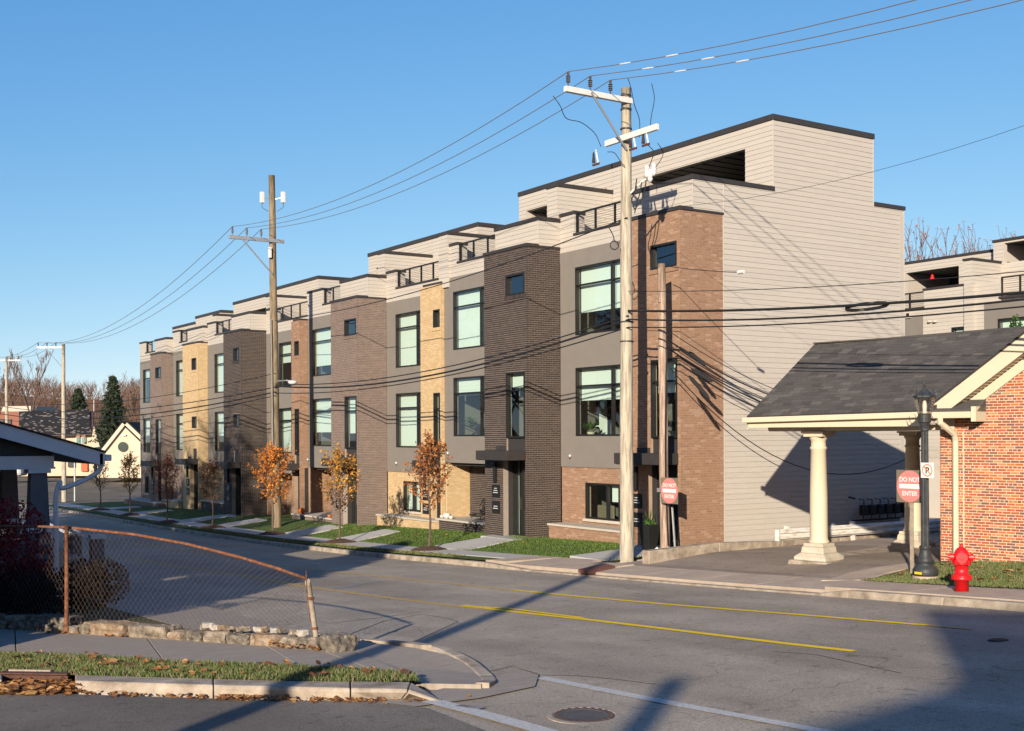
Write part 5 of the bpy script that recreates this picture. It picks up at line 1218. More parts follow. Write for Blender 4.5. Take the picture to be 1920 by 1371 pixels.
# ================================================================= SIGNS, LAMP, HYDRANTS
def dne(parent, c, wd, N, U, tilt=0):
    mb = MB(); mb.obox(c-U*wd/2-Z*wd/2, U, N, Z, wd, .004, wd); s_ = mb.build('sign_plate', 'sign_back', parent)
    n = 40; mb = MB(); mb.prism([c+N*.006+U*math.cos(2*math.pi*k/n)*wd*.485+Z*math.sin(2*math.pi*k/n)*wd*.485 for k in range(n)], N, .001); mb.build('red_disc', 'sign_red', s_)
    mb = MB(); mb.obox(c-U*wd*.39-Z*wd*.07+N*.0075, U, N, Z, wd*.78, .001, wd*.14); mb.build('white_bar', 'sign_white', s_)
    text_mesh('DO NOT', wd*.20, c+Z*wd*.14+N*.0085, U, Z, N, 'sign_white', s_, bold=.002, sx=.95)
    text_mesh('ENTER', wd*.20, c-Z*wd*.29+N*.0085, U, Z, N, 'sign_white', s_, bold=.002, sx=.95)
N = V((-1, 0, 0)); U = V((0, -1, 0))
e = empty('road_sign', V((sp.x-.16, sp.y, -1.7)), 'faded red DO NOT ENTER sign fixed to the shorter wooden pole', 'road sign')
c = atd(1257.5, 920, 30.5); dne(e, V((sp.x-.22, c.y-.05, c.z)), .66, N, U)
mb = MB(); mb.box(sp.x-.215, sp.x-.12, sp.y-.1, sp.y+.06, c.z-.05, c.z+.05); mb.build('mounting_bracket', 'galv', e)
c = atd(1706, 912, 23.6); pz = gp(1713, 1066)
e = empty('road_sign', V((c.x, c.y, H(c.x, c.y))), 'faded red DO NOT ENTER sign on its own post behind the street lamp', 'road sign')
dne(e, c, .64, N, U)
mb = MB(); mb.box(c.x+.002, c.x+.035, c.y-.035-.03, c.y+.035-.03, H(c.x, c.y)-.05, c.z+.3); mb.build('sign_post', 'old_galv', e)
# lamp
lb = gp(1735, 1088); lb = V((lb.x, lb.y, H(lb.x, lb.y))); dl = lb.x*FX+lb.y*FY; top = atd(1737, 705, dl).z; hL_ = top-lb.z
lamp = empty('street_lamp', lb, 'dark green-grey cast iron street lamp with a glass lantern standing on the grass corner', 'street lamp')
mb = MB(); mb.lathe(lb, [(.24, -.1), (.24, .09)], 24); mb.build('footing', 'concrete', lamp)
mb = MB(); mb.lathe(lb, [(.225, .09), (.235, .12), (.235, .20), (.20, .26), (.15, .30), (.15, .34), (.175, .36), (.13, .42), (.10, .56), (.10, .60), (.115, .62), (.10, .66)], 20); mb.build('base', 'lamp_iron', lamp, smooth=True)
mb = MB(); n = 16; z0, z1_ = .66, hL_-1.06
pr = []
mb.v = []; o = 0
for z, r in ((z0, .078), (z1_, .066)):
    for k in range(2*n):
        a = math.pi*k/n; rr = r*(1.0 if k % 2 else .90); mb.v.append((lb.x+math.cos(a)*rr, lb.y+math.sin(a)*rr, lb.z+z))
mb.f = [(k, (k+1) % (2*n), 2*n+(k+1) % (2*n), 2*n+k) for k in range(2*n)]; mb.build('fluted_shaft', 'lamp_iron', lamp)
zl = lb.z+z1_
mb = MB(); mb.lathe((lb.x, lb.y, zl), [(.066, 0), (.085, .02), (.085, .05), (.07, .07), (.10, .16), (.12, .18), (.12, .32), (.13, .34)], 16); lf = mb.build('lantern_collar', 'lamp_iron', lamp)
zg = zl+.34
mb = MB()
for k in range(6):
    a = 2*math.pi*k/6+.3; mb.tube([(lb.x+math.cos(a)*.12, lb.y+math.sin(a)*.12, zg), (lb.x+math.cos(a)*.20, lb.y+math.sin(a)*.20, zg+.30)], .009, 4)
mb.lathe((lb.x, lb.y, zg+.30), [(.205, 0), (.215, .01), (.215, .04), (.16, .07), (.12, .10), (.06, .15), (.03, .19), (.02, .20), (.03, .23), (.015, .25), (.02, .27), (.004, .34)], 6)
for k in range(12):
    a = 2*math.pi*k/12; mb.tube([(lb.x+math.cos(a)*.20, lb.y+math.sin(a)*.20, zg+.33), (lb.x+math.cos(a)*.24, lb.y+math.sin(a)*.24, zg+.40), (lb.x+math.cos(a+.1)*.25, lb.y+math.sin(a+.1)*.25, zg+.46)], .007, 4)
lt = mb.build('lantern_frame', 'lamp_iron', lamp)
mb = MB()
for k in range(6):
    a, b = 2*math.pi*k/6+.3, 2*math.pi*(k+1)/6+.3
    mb.quad((lb.x+math.cos(a)*.118, lb.y+math.sin(a)*.118, zg), (lb.x+math.cos(b)*.118, lb.y+math.sin(b)*.118, zg), (lb.x+math.cos(b)*.197, lb.y+math.sin(b)*.197, zg+.30), (lb.x+math.cos(a)*.197, lb.y+math.sin(a)*.197, zg+.30))
mb.build('lantern_glass', 'lamp_glass', lt)
mb = MB(); mb.lathe((lb.x, lb.y, zg), [(.05, 0), (.05, .04), (.035, .05), (.045, .14), (.035, .22), (.01, .26)], 12); mb.build('bulb', 'bulb', lt, smooth=True)
mb = MB(); mb.obox(V((lb.x-.235, lb.y+.06, lb.z+.13)), U, N, Z, .16, .006, .045); mb.build('tag_plate', 'yellow_tag', lamp)
pc = atd(1741, 882, dl-.15); ps = empty('parking_sign', pc, 'small white no-parking sign strapped to the street lamp', 'sign')
pc = V((lb.x-.10, pc.y, pc.z)); mb = MB(); mb.obox(pc-U*.145-Z*.145, U, N, Z, .29, .004, .29); pl = mb.build('sign_plate', 'sign_white', ps, bevel=.0018)
n = 36; mb = MB()
for k in range(n):
    a, b = 2*math.pi*k/n, 2*math.pi*(k+1)/n
    f = lambda an, r: pc+N*.0055+U*math.cos(an)*r+Z*math.sin(an)*r
    mb.quad(f(a, .098), f(b, .098), f(b, .118), f(a, .118))
d45 = (U*.707-Z*.707); e45 = (U*.707+Z*.707); mb.obox(pc-d45*.10-e45*.01+N*.009, d45, N, e45, .20, .0008, .02); mb.build('prohibition_ring', 'sign_orange', pl)
text_mesh('P', .17, pc-Z*.06+N*.0062, U, Z, N, 'black', pl, bold=.004)
mb = MB(); mb.box(pc.x+.001, pc.x+.04, pc.y-.02, pc.y+.02, pc.z-.1, pc.z+.1); mb.build('mounting_bracket', 'galv', ps)
def hydrant(b, label, s=1.0):
    h = empty('fire_hydrant', b, label, 'fire hydrant')
    mb = MB(); mb.lathe(b, [(r*s, z*s) for r, z in ((.118, -.05), (.118, .20), (.165, .20), (.17, .215), (.17, .235), (.165, .245), (.165, .255), (.17, .265), (.17, .28), (.115, .285), (.112, .46), (.15, .465), (.155, .475), (.155, .49), (.13, .50), (.155, .51), (.155, .525), (.12, .54))], 28); mb.build('barrel', 'red_paint', h, smooth=False).data.shade_smooth()
    mb = MB(); mb.lathe(b+Z*.53*s, [(r*s, z*s) for r, z in ((.12, 0), (.13, .03), (.13, .10), (.118, .12), (.105, .16), (.075, .20), (.04, .225), (.035, .23), (.03, .25), (.025, .28), (.0, .285))], 24); bo = mb.build('bonnet', 'red_paint', h, smooth=True)
    for (dx, dy, L, r) in ((-.62, .78, .19, .06), (.62, -.78, .19, .06), (-.78, -.62, .17, .085)):
        d = V((dx, dy, 0)).normalized(); p = b+Z*.585*s; mb = MB(); mb.tube([p, p+d*(L-.05)*s, p+d*(L-.05)*s, p+d*L*s, p+d*L*s, p+d*(L+.03)*s], [r*.8*s, r*.8*s, r*1.1*s, r*1.1*s, .028*s, .028*s], 14); nz = mb.build('nozzle_cap', 'red_paint', h)
    mb = MB()
    for k in range(8):
        a = 2*math.pi*k/8; mb.lathe(b+V((math.cos(a)*.145*s, math.sin(a)*.145*s, .485*s)), [(.012*s, -.03*s), (.012*s, .05*s)], 6)
    tag(mb.build('bolts', 'red_paint', h), kind='stuff')
    loose(h, 'cap_chain', [b+V((-.14, .16, .54))*s, b+V((-.17, .10, .42))*s, b+V((-.13, .05, .44))*s], .006)
    return h
hb = gp(1803, 1111); hydrant(V((hb.x, hb.y, H(hb.x, hb.y)+.02)), 'glossy red fire hydrant standing on the kerbside pavement by the brick building', 1.0)
q = ony(1705, 972, 30.0); hydrant(V((q.x, q.y, q.z-.3)), 'small distant red fire hydrant beyond the far canopy column')

# ================================================================= GUARD RAIL, METERS, TRUCK
gr = empty('guard_rail', V((24, 23.45, -3.1)), 'white painted steel guard rail with flaking paint along the sided end wall', 'guard rail')
ga = ony(1457, 1004, 23.3); gb_ = V((31.3, 23.3, ony(1697, 985, 23.3).z-.02)); U = (gb_-ga).normalized()
prof = [(0, -.155), (.02, -.13), (.07, -.10), (.07, -.05), (.01, -.02), (.01, .02), (.07, .05), (.07, .10), (.02, .13), (0, .155)]
mb = MB(); vs = []
for p in (ga, gb_):
    for (o, z) in prof: vs.append(p+V((0, -o, z)))
    for (o, z) in reversed(prof): vs.append(p+V((0, -o+.006, z)))
n = len(prof)*2; mb.add(vs, [(i, (i+1) % n, n+(i+1) % n, n+i) for i in range(n)]+[tuple(range(n)), tuple(reversed(range(n, 2*n)))]); mb.build('rail_beam', 'white_rail', gr)
mb = MB(); mb.tube([ga+V((-.02, -.03, -.16)), ga+V((-.02, -.03, .16))], .07, 8); mb.build('rail_end', 'white_rail', gr)
for t in (.06, .42, .72, .98):
    p = ga+(gb_-ga)*t; mb = MB(); mb.box(p.x-.06, p.x+.06, p.y+.008, p.y+.12, H(p.x, p.y)-.1, p.z+.24); mb.build('rail_post', 'white_rail', gr, bevel=.005)
gm = empty('gas_meters', V((28.9, 23.9, -2.9)), 'bank of dark gas meters and pipes on the end wall behind the guard rail', 'gas meters')
for i in range(6):
    x = 28.0+i*.36; mb = MB(); mb.box(x-.11, x+.11, 23.68, 23.86, -2.45, -2.15); m_ = mb.build('meter', 'black', gm, bevel=.03)
    mb = MB(); mb.tube([(x, 23.8, -2.6), (x, 23.8, -2.3), (x, 23.77, -2.15), (x, 23.77, -2.0), (x, 23.95, -2.0)], .02, 6); mb.build('meter_pipe', 'black', m_)
mb = MB(); mb.tube([(27.6, 23.85, -2.95), (27.6, 23.85, -2.6), (30.0, 23.85, -2.6)], .03, 6); mb.tube([(27.7, 23.85, -1.95), (27.45, 23.85, -1.9)], .03, 6); mb.build('manifold_pipe', 'black', gm)
def truck():
    o = W(1.75, 8.5, 0); x, y = A1, A2; zb = H(o.x, o.y)
    t = empty('pickup_truck', V((o.x, o.y, zb)), 'parked silver pickup truck nose mostly hidden behind the brick corner', 'truck')
    b = MB(); q = lambda l, m, z: o+A1*l+A2*m+Z*(zb+z)
    b.hexa([q(-2, 0, .45), q(0, 0, .45), q(0, 5.3, .45), q(-2, 5.3, .45), q(-1.95, .05, 1.12), q(-.05, .05, 1.12), q(-.05, 5.3, 1.15), q(-1.95, 5.3, 1.15)])
    b.hexa([q(-1.9, 1.4, 1.12), q(-.1, 1.4, 1.12), q(-.1, 3.5, 1.15), q(-1.9, 3.5, 1.15), q(-1.7, 1.9, 1.85), q(-.3, 1.9, 1.85), q(-.3, 3.3, 1.85), q(-1.7, 3.3, 1.85)]); b.build('body', 'truck_paint', t, bevel=.05)
    for k in range(5):
        b = MB(); b.obox(q(-.25, -.03, .62+.1*k), -A1, A2, Z, 1.5, .05, .05); b.build('grille_bar', 'chrome', t)
    b = MB(); b.obox(q(-.02, -.1, .42), -A1, A2, Z, 1.96, .14, .2); b.build('bumper', 'chrome', t, bevel=.02)
    for l in (-.06, -1.72): b = MB(); b.obox(q(l, -.04, .75), -A1, A2, Z, .2, .06, .28); b.build('headlight', 'glass_sky', t)
    for l in (-.03, -1.97):
        for m in (.95, 4.3):
            b = MB(); c = q(l, m, .38); b.tube([c-A1*.12, c+A1*.02], .38, 18); w_ = b.build('wheel', 'rubber', t); b = MB(); b.tube([c+A1*.021, c+A1*.03], .2, 12); b.build('rim', 'chrome', w_)
truck()
#%%PART5
# ================================================================= REAR ROW BEHIND THE CAR PARK
XR = 38.8
rr = empty('townhouse', V((XR, 26, -3)), 'pale lap-sided townhouse in the second row behind the canopy roof', 'townhouse')
rsd = Pieces('siding_board', 'siding', rr, 200, lap=.25)
def rbox(u0, v_top0, u1, dz_dn, X, dep, parent=rr, holes=(), name='wall', m='trim_pale', side=True):
    ya, yb = yx(u1, X), yx(u0, X); zt = (zx(u0, v_top0, X)); zb = zt-dz_dn
    mb = MB(); holed(mb, V((X+.015, ya+.015, 0)), uy, nx_, yb-ya-.015, zb, zt, .2, [(h[0]-ya, h[1]-ya, h[2], h[3]) for h in holes]); mb.box(X+.215, X+dep, ya+.015, ya+.2, zb, zt); mb.build(name, m, parent)
    rsd.face(V((X+.015, ya, zb)), uy, Z, nx_, yb-ya, zt-zb, .1454, None, .004, .016, [(h[0]-ya, h[1]-ya, h[2]-zb, h[3]-zb) for h in holes])
    if side: rsd.face(V((X, ya+.015, zb)), ux, Z, ny_, dep, zt-zb, .1454, None, .004, .016)
    return ya, yb, zb, zt
# lower wall with panels and windows
ya, yb = yx(2300, XR), yx(1650, XR); Pz = zx(1846, 567, XR); zc_ = zx(1700, 583, XR)
wz = [(yx(1811, XR), yx(1785, XR), zx(1785, 650, XR), zx(1785, 614, XR)), (yx(1990, XR), yx(1872, XR), zx(1872, 660, XR), zx(1872, 598, XR))]
mb = MB(); holed(mb, V((XR+.015, ya, 0)), uy, nx_, yb-ya, -4, zc_, .2, [(a-ya, b-ya, c, d) for a, b, c, d in wz]); mb.box(XR+2.5, XR+2.6, ya, yb, -4, zc_); mb.build('front_wall', 'trim_pale', rr)
yp = yx(1846, XR)
rsd.face(V((XR+.015, yp, -1.0)), uy, Z, nx_, yb-yp, zc_+1.0, .1454, None, .004, .016, [(a-yp, b-yp, c+1, d+1) for a, b, c, d in wz if b > yp])
rsd.face(V((XR+.015, ya, Pz)), uy, Z, nx_, yp-ya, zc_-Pz, .1454, None, .004, .016)
for a, b, c, d in wz: window(rr, V((XR, a, 0)), uy, nx_, b-a, c, d, [b-a-1.5] if b-a > 2 else (), None, 1.0)
mb = MB(); holed(mb, V((XR, ya, 0)), uy, nx_, yp-ya, -2, Pz-.004, .012, [(wz[1][0]-ya, wz[1][1]-ya, wz[1][2], wz[1][3])]); mb.build('facade_panel', 'panel', rr)
mb = MB(); y0_, y1_ = yx(1731, XR-.03), yx(1690, XR-.03); mb.box(XR-.03, XR-.004, y0_, y1_, zx(1715, 660, XR), zx(1715, 592, XR)); mb.build('facade_panel', 'panel', rr)
for u in (1745.5, 1755.5):
    y = yx(u, XR); z = zx(u, 603, XR); mb = MB(); mb.lathe((XR-.05, y, z), [(.01, -.05), (.09, -.03), (.09, .03), (.01, .05)], 10); mb.build('vent_hood', 'trim_pale', rr)
y = yx(1706, XR); z = zx(1706, 591, XR); mb = MB(); mb.box(XR-.10, XR-.02, y-.12, y+.12, z-.12, z+.12); v_ = mb.build('vent_box', 'trim_pale', rr); mb = MB(); mb.box(XR-.11, XR-.101, y-.07, y+.07, z-.07, z+.07); mb.build('vent_grille', 'black', v_)
coping(rr, XR, XR+.2, yx(1733, XR), yb, zc_, .10)
railing(rr, XR+.1, yx(1733, XR), yb, zc_+.1, zx(1704, 549, XR), [yx(1732, XR), yx(1704, XR)])
# parapet between the rails, with its privacy wall
zp = zx(1733, 545, XR); a_, b_ = yx(1813, XR), yx(1733, XR)
mb = MB(); mb.box(XR+.015, XR+.2, a_, b_, zc_, zp); mb.build('parapet', 'trim_pale', rr); rsd.face(V((XR+.015, a_, zc_)), uy, Z, nx_, b_-a_, zp-zc_, .1454, None, .004, .016); coping(rr, XR, XR+.2, a_, b_, zp, .08)
yw0, yw1 = yx(1829, XR), yx(1813, XR); zw_ = zx(1829, 488, XR)
mb = MB(); mb.box(XR-.135, XR+3.0, yw0+.015, yw1, zc_-1.2, zw_); mb.build('privacy_wall', 'trim_pale', rr)
rsd.face(V((XR-.15+.015, yw0, zc_-3.2)), uy, Z, nx_, yw1-yw0, zw_-zc_+3.2, .1454, None, .004, .016); rsd.face(V((XR-.15, yw0+.015, zc_-3.2)), ux, Z, ny_, 3.3, zw_-zc_+3.2, .1454, None, .004, .016)
coping(rr, XR-.15, XR+3.0, yw0, yw1, zw_, .09)
yq = yx(1846, XR+.0); a_ = ya; b_ = yx(1876, XR)
mb = MB(); mb.box(XR+.015, XR+.2, b_, yw0, zc_, zx(1846, 530, XR)+.0); mb.build('parapet', 'trim_pale', rr); rsd.face(V((XR+.015, b_, zc_)), uy, Z, nx_, yw0-b_, zx(1846, 530, XR)-zc_, .1454, None, .004, .016)
coping(rr, XR, XR+.2, a_, b_, zx(1876, 557, XR)-.06, .08)
railing(rr, XR+.1, a_, b_, zx(1876, 557, XR), zx(1876, 519, XR), [yx(1877, XR), yx(1911, XR), yx(1945, XR)])
# roof rooms
XQ = XR+2.2
zt_l = zx(1760, 487, XQ); yb2 = yx(1650, XQ); ya2 = yx(1864, XQ); oa_, ob_ = yx(1799, XQ), yx(1699, XQ)
mb = MB(); holed(mb, V((XQ+.015, ya2, 0)), uy, nx_, yb2-ya2, zc_-.5, zt_l, .2, [(oa_-ya2, ob_-ya2, zc_-.2, zx(1799, 498, XQ))]); mb.box(XQ+.22, XQ+3, oa_-.2, ob_+2, zt_l-.2, zt_l-.1); mb.build('roof_room_wall', 'trim_pale', rr)
rsd.face(V((XQ+.015, ya2, zc_-.5)), uy, Z, nx_, yb2-ya2, zt_l-zc_+.5, .1454, None, .004, .016, [(oa_-ya2, ob_-ya2, .3, zx(1799, 498, XQ)-zc_+.5)])
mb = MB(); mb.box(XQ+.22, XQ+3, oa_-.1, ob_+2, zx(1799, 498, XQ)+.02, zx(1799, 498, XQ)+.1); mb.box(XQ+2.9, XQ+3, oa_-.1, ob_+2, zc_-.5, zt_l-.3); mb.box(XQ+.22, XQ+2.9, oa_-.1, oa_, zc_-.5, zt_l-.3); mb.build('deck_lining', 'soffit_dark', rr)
mb = MB(); mb.box(XQ+.21, XQ+3, ob_, ob_+.1, zc_-.5, zt_l-.2); mb.build('deck_side_wall', 'siding', rr)
coping(rr, XQ, XQ+3, ya2, yb2, zt_l, .10)
zt_r = zx(1866, 455, XQ-.6); yb3 = yx(1864, XQ-.6); ya3 = yx(2300, XQ-.6)
oa4, ob4 = yx(1990, XQ-.6), yx(1884, XQ-.6); zq4, zq5 = zx(1884, 498, XQ), zx(1884, 461, XQ)
mb = MB(); holed(mb, V((XQ-.585, ya3, 0)), uy, nx_, yb3-ya3, zc_-.5, zt_r, .18, [(oa4-ya3, ob4-ya3, zq4, zq5)]); mb.box(XQ-.4, XQ+3, yb3-.2, yb3, zc_-.5, zt_r); mb.build('roof_room_wall', 'trim_pale', rr)
rsd.face(V((XQ-.585, ya3, zc_-.5)), uy, Z, nx_, yb3-ya3, zt_r-zc_+.5, .1454, None, .004, .016, [(oa4-ya3, ob4-ya3, zq4-zc_+.5, zq5-zc_+.5)])
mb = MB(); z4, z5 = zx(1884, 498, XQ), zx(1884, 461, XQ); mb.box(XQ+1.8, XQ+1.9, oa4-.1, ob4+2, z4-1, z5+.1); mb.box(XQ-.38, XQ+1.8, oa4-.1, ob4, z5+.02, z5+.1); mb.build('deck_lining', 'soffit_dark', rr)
coping(rr, XQ-.6, XQ+3, ya3, yb3, zt_r, .10)
rsd.flush()
q = onx(1748, 517, XQ+.4); mb = MB(); mb.lathe(q, [(.10, -.14), (.09, -.12), (.02, .10), (.01, .12)], 12); lp = mb.build('hanging_lamp', 'red_lamp'); tag(lp, 'red cone lamp shade hanging under the rear roof deck', 'lamp shade')

# ================================================================= PORCH HOUSE, LEFT
YP = 24.4
ph_ = empty('porch_house', V((5.3, YP, Rd(YP))), 'grey and white house at the left edge with a low porch roof and tapered columns', 'house')
def py_(u, v, Y=YP): return ony(u, v, Y)
tip = py_(193, 846); t0 = py_(0, 792); slp = (t0.z-tip.z)/(tip.x-t0.x); xr = tip.x; xl = -3.0
rz_ = lambda x: tip.z+slp*(xr-x)
def band(name, y0, y1, a, b, m, x0=xl, x1=xr, par=None):
    mb = MB(); mb.hexa([(x0, y0, rz_(x0)+a), (x1, y0, rz_(x1)+a), (x1, y1, rz_(x1)+a), (x0, y1, rz_(x0)+a), (x0, y0, rz_(x0)+b), (x1, y0, rz_(x1)+b), (x1, y1, rz_(x1)+b), (x0, y1, rz_(x0)+b)]); return mb.build(name, m, par or ph_)
band('barge_board', YP, YP+.04, -.29, -.02, 'porch_white')
band('porch_roof', YP-.03, YP+9, -.019, .02, 'shingle_black', x1=xr+.05)
band('porch_soffit', YP+.04, YP+9, -.27, -.25, 'porch_grey')
mb = MB(); mb.box(xr-.06, xr+.04, YP+.0, YP+9, rz_(xr)-.27, rz_(xr)-.05); mb.build('eave_board', 'porch_white', ph_)
mb = MB(); mb.box(xr+.041, xr+.17, YP-.02, YP+9, rz_(xr)-.20, rz_(xr)-.07); mb.build('gutter', 'porch_white', ph_, bevel=.02)
zb1, zb0 = py_(50, 856).z, py_(50, 877).z; xc = py_(102, 880).x
mb = MB(); mb.box(xl, xc+.06, YP+.3, YP+.55, zb0, zb1); mb.build('porch_beam', 'porch_white', ph_)
mb = MB(); mb.box(xl, xc+.08, YP+.27, YP+.58, zb0-.04, zb0-.001); mb.build('beam_trim', 'porch_white', ph_)
mb = MB(); mb.prism([V((xl, YP+.4, zb1)), V((xc+.05, YP+.4, zb1)), V((xc+.05, YP+.4, rz_(xc)-.28)), V((xl, YP+.4, rz_(xl)-.28))], V((0, 1, 0)), .06); mb.build('gable_infill', 'black', ph_)
zf = py_(90, 990).z; zg_ = Rd(YP)
def pcol(x, y):
    mb = MB(); w0, w1 = .19, .15; mb.hexa([(x-w0, y-w0, zf), (x+w0, y-w0, zf), (x+w0, y+w0, zf), (x-w0, y+w0, zf), (x-w1, y-w1, zb0-.12), (x+w1, y-w1, zb0-.12), (x+w1, y+w1, zb0-.12), (x-w1, y+w1, zb0-.12)]); c = mb.build('porch_column', 'porch_grey', ph_)
    mb = MB(); mb.box(x-.21, x+.21, y-.21, y+.21, zb0-.119, zb0-.042); mb.build('column_cap', 'porch_white', c)
    mb = MB(); mb.box(x-.24, x+.24, y-.24, y+.24, zf-.10, zf-.001); mb.build('column_plinth', 'porch_white', c)
    mb = MB(); mb.box(x-.20, x+.20, y-.20, y+.20, zg_-.1, zf-.101); mb.build('column_pier', 'porch_grey', c)
pcol(xc-.22, YP+.45); pcol(xc-.22, YP+3.4); pcol(xc-.22, YP+6.2); pcol(xc-3.0, YP+.45)
loose(ph_, 'downspout', [V((xr+.0, YP+.1, rz_(xr)-.22)), V((xr-.06, YP+.12, rz_(xr)-.40)), V((xr-.35, YP+.14, rz_(xr)-.58)), V((xr-.75, YP+.14, rz_(xr)-.72)), V((xc+.14, YP+.16, zb0-.30)), V((xc+.06, YP+.16, zb0-.6)), V((xc+.06, YP+.16, zf)), V((xc+.06, YP+.16, zg_+.2))], .05, 'porch_white')
mb = MB(); mb.box(xl, xc-.0, YP+.55, YP+9, zg_, zf-.35); mb.build('porch_floor', 'porch_grey', ph_)
mb = MB(); mb.box(-5, xc-1.6, YP+2.6, YP+9, zg_, 1.9); mb.build('house_wall', 'porch_grey', ph_)
for k in range(3):
    mb = MB(); mb.box(xc-.05+.3*k, xc+.25+.3*k, YP+1.2, YP+2.9, zg_, zf-.4-.17*k); mb.build('porch_step', 'concrete', ph_)
for y in (YP+1.1, YP+3.0):
    mb = MB(); mb.tube([(xc+.1, y, zf+.1), (xc+1.0, y, zf-.4)], .035, 6); mb.build('handrail', 'porch_white', ph_)
    mb = MB(); mb.box(xc+.95, xc+1.2, y-.12, y+.12, zg_, zf-.35); mb.build('newel_post', 'porch_grey', ph_); mb = MB(); mb.box(xc+.92, xc+1.23, y-.15, y+.15, zf-.349, zf-.27); mb.build('newel_cap', 'porch_white', ph_)
mb = MB(); mb.add([(-9, YP+3, 1.8), (xc-1.2, YP+3, 1.8), (xc-1.2, YP+12, 1.8), (-9, YP+12, 1.8), (-9+3.8, YP+3, 4.4), (-9+3.8, YP+12, 4.4)], [(0, 4, 1), (1, 4, 5, 2), (2, 5, 3), (3, 5, 4, 0)]); mb.build('main_roof', 'shingle_black', ph_)

# ================================================================= STONES, FENCE, SHRUBS
from mathutils import noise
def stone(parent, c, U, L, D, Hh, m, seed, rough=.12, name='stone'):
    bm = bmesh.new(); bmesh.ops.create_cube(bm, size=1); bmesh.ops.subdivide_edges(bm, edges=bm.edges, cuts=6, use_grid_fill=True)
    Vd = V((-U.y, U.x, 0))
    for v in bm.verts:
        p = v.co.copy(); r = V((abs(p.x)*2, abs(p.y)*2, abs(p.z)*2)); k = (r.x**8+r.y**8+r.z**8)**(1/8)
        p = p*.55+p/max(k, 1e-3)*max(r.x, r.y, r.z)*.45
        pl = V((p.x*L, p.y*D, p.z*Hh)); nn = noise.noise_vector(p*1.7+V((seed*3.1, seed, 0)))*rough*.8+noise.noise_vector(pl*14+V((seed, 0, 0)))*rough*.9+noise.cell_vector(pl*11+V((seed, 3, 0)))*rough*.35
        q = c+U*(p.x*L+nn.x*min(L, .25))+Vd*(p.y*D+nn.y*D)+Z*((p.z+.5)*Hh+nn.z*Hh*1.1); v.co = q
    me = bpy.data.meshes.new(name); bm.to_mesh(me); bm.free(); me.materials.append(M[m]); me.shade_flat(); o = bpy.data.objects.new(name, me); COL.objects.link(o); att(o, parent); return o
sw_ = empty('stone_wall', gp(300, 1195, Hy), 'low crumbling dry stone wall edging the near pavement under the wire fence', 'stone wall')
wb_ = [(-220, 1172), (28, 1181), (125, 1189), (300, 1200), (500, 1213), (592, 1221), (640, 1228)]
WB = [gp(u, v, Hy) for u, v in wb_]
def wall_pt(u):
    v = lerp_tab(wb_, u); return gp(u, v, Hy)
specs = [(-150, -2, 22, 30, 'stone'), (0, 43, 20, 28, 'stone'), (43, 122, 23, 30, 'stone_dark'), (122, 146, 18, 24, 'stone'), (146, 168, 26, 26, 'stone_dark'), (150, 232, 30, 34, 'stone_rusty'), (234, 312, 28, 34, 'stone'), (314, 340, 21, 18, 'stone_rusty'), (341, 377, 24, 26, 'stone_dark'), (379, 421, 28, 30, 'stone'), (423, 463, 24, 30, 'stone_dark'), (465, 520, 28, 30, 'stone_rusty'), (522, 556, 26, 34, 'stone'), (558, 596, 31, 34, 'stone_dark'), (596, 629, 38, 40, 'stone_dark')]
for i, (ua, ub, hp, dp, m) in enumerate(specs):
    a, b = wall_pt(ua), wall_pt(ub); U = (b-a); L = U.length; U.normalize(); d = a.x*FX+a.y*FY; hh = hp*d/F_PX*.86; Vd = V((-U.y, U.x, 0)); Vd = Vd if Vd.y > 0 else -Vd
    lift = .12 if i in (1, 2, 0) else 0
    stone(sw_, (a+b)/2+Vd*.17+Z*(lift-.02), U, L*.95, .34, hh-lift*.3, m, i*1.7)
for k in range(10):
    u = -40+k*17; a = wall_pt(u); stone(sw_, a+V((0, .1, -.02)), V((1, 0, 0)), .16, .2, .14, 'stone', k*2.3+40, .2)
for k in range(12):
    u = 385+k*17; a = wall_pt(u); stone(sw_, a+V((.03, .16+random.uniform(-.06, .12), .17)), V((1, 0, 0)), random.uniform(.08, .14), .12, .07, random.choice(['stone', 'pebble', 'stone_rusty']), k*1.3+70, .15)
a = wall_pt(391); stone(sw_, a+V((.02, .1, .2)), V((1, 0, 0)), .14, .1, .07, 'pebble', 91, .08)
cf = empty('chain_link_fence', gp(125, 1190, Hy), 'sagging rusty chain link fence above the crumbling stone wall', 'fence')
def fd(u): a = wall_pt(u); return a.x*FX+a.y*FY+.16
rp_ = [(-200, 986), (0, 987), (62, 987.5), (125, 989), (250, 1002), (350, 1020), (450, 1045), (520, 1066), (577, 1086)]
RP = [atd(u, v, fd(u)) for u, v in rp_]
mb = MB(); mb.tube(RP, .022, 8); mb.build('top_rail', 'rust', cf, smooth=True)
a = wall_pt(125); p0 = V((a.x, a.y, a.z-.2)); d = a.x*FX+a.y*FY; mb = MB(); mb.tube([atd(125, 1198, d), atd(125, 985, d)], .032, 10); mb.build('fence_post', 'rust', cf, smooth=True)
d = fd(585)-.12; mb = MB(); mb.tube([atd(590, 1230, d), atd(592, 1190, d), atd(578, 1092, d+.05)], .036, 10); pt = mb.build('fence_post', 'old_galv', cf, smooth=True); mb = MB(); mb.lathe(atd(577.5, 1092, d+.05), [(.04, -.03), (.04, .02), (.02, .045)], 10); mb.build('post_cap', 'old_galv', pt)
mb = MB(); mb.tube([atd(574, 1070, d), atd(575, 1120, d), atd(582, 1165, d), atd(592, 1185, d)], .006, 5); mb.build('tension_bar', 'rust', cf)
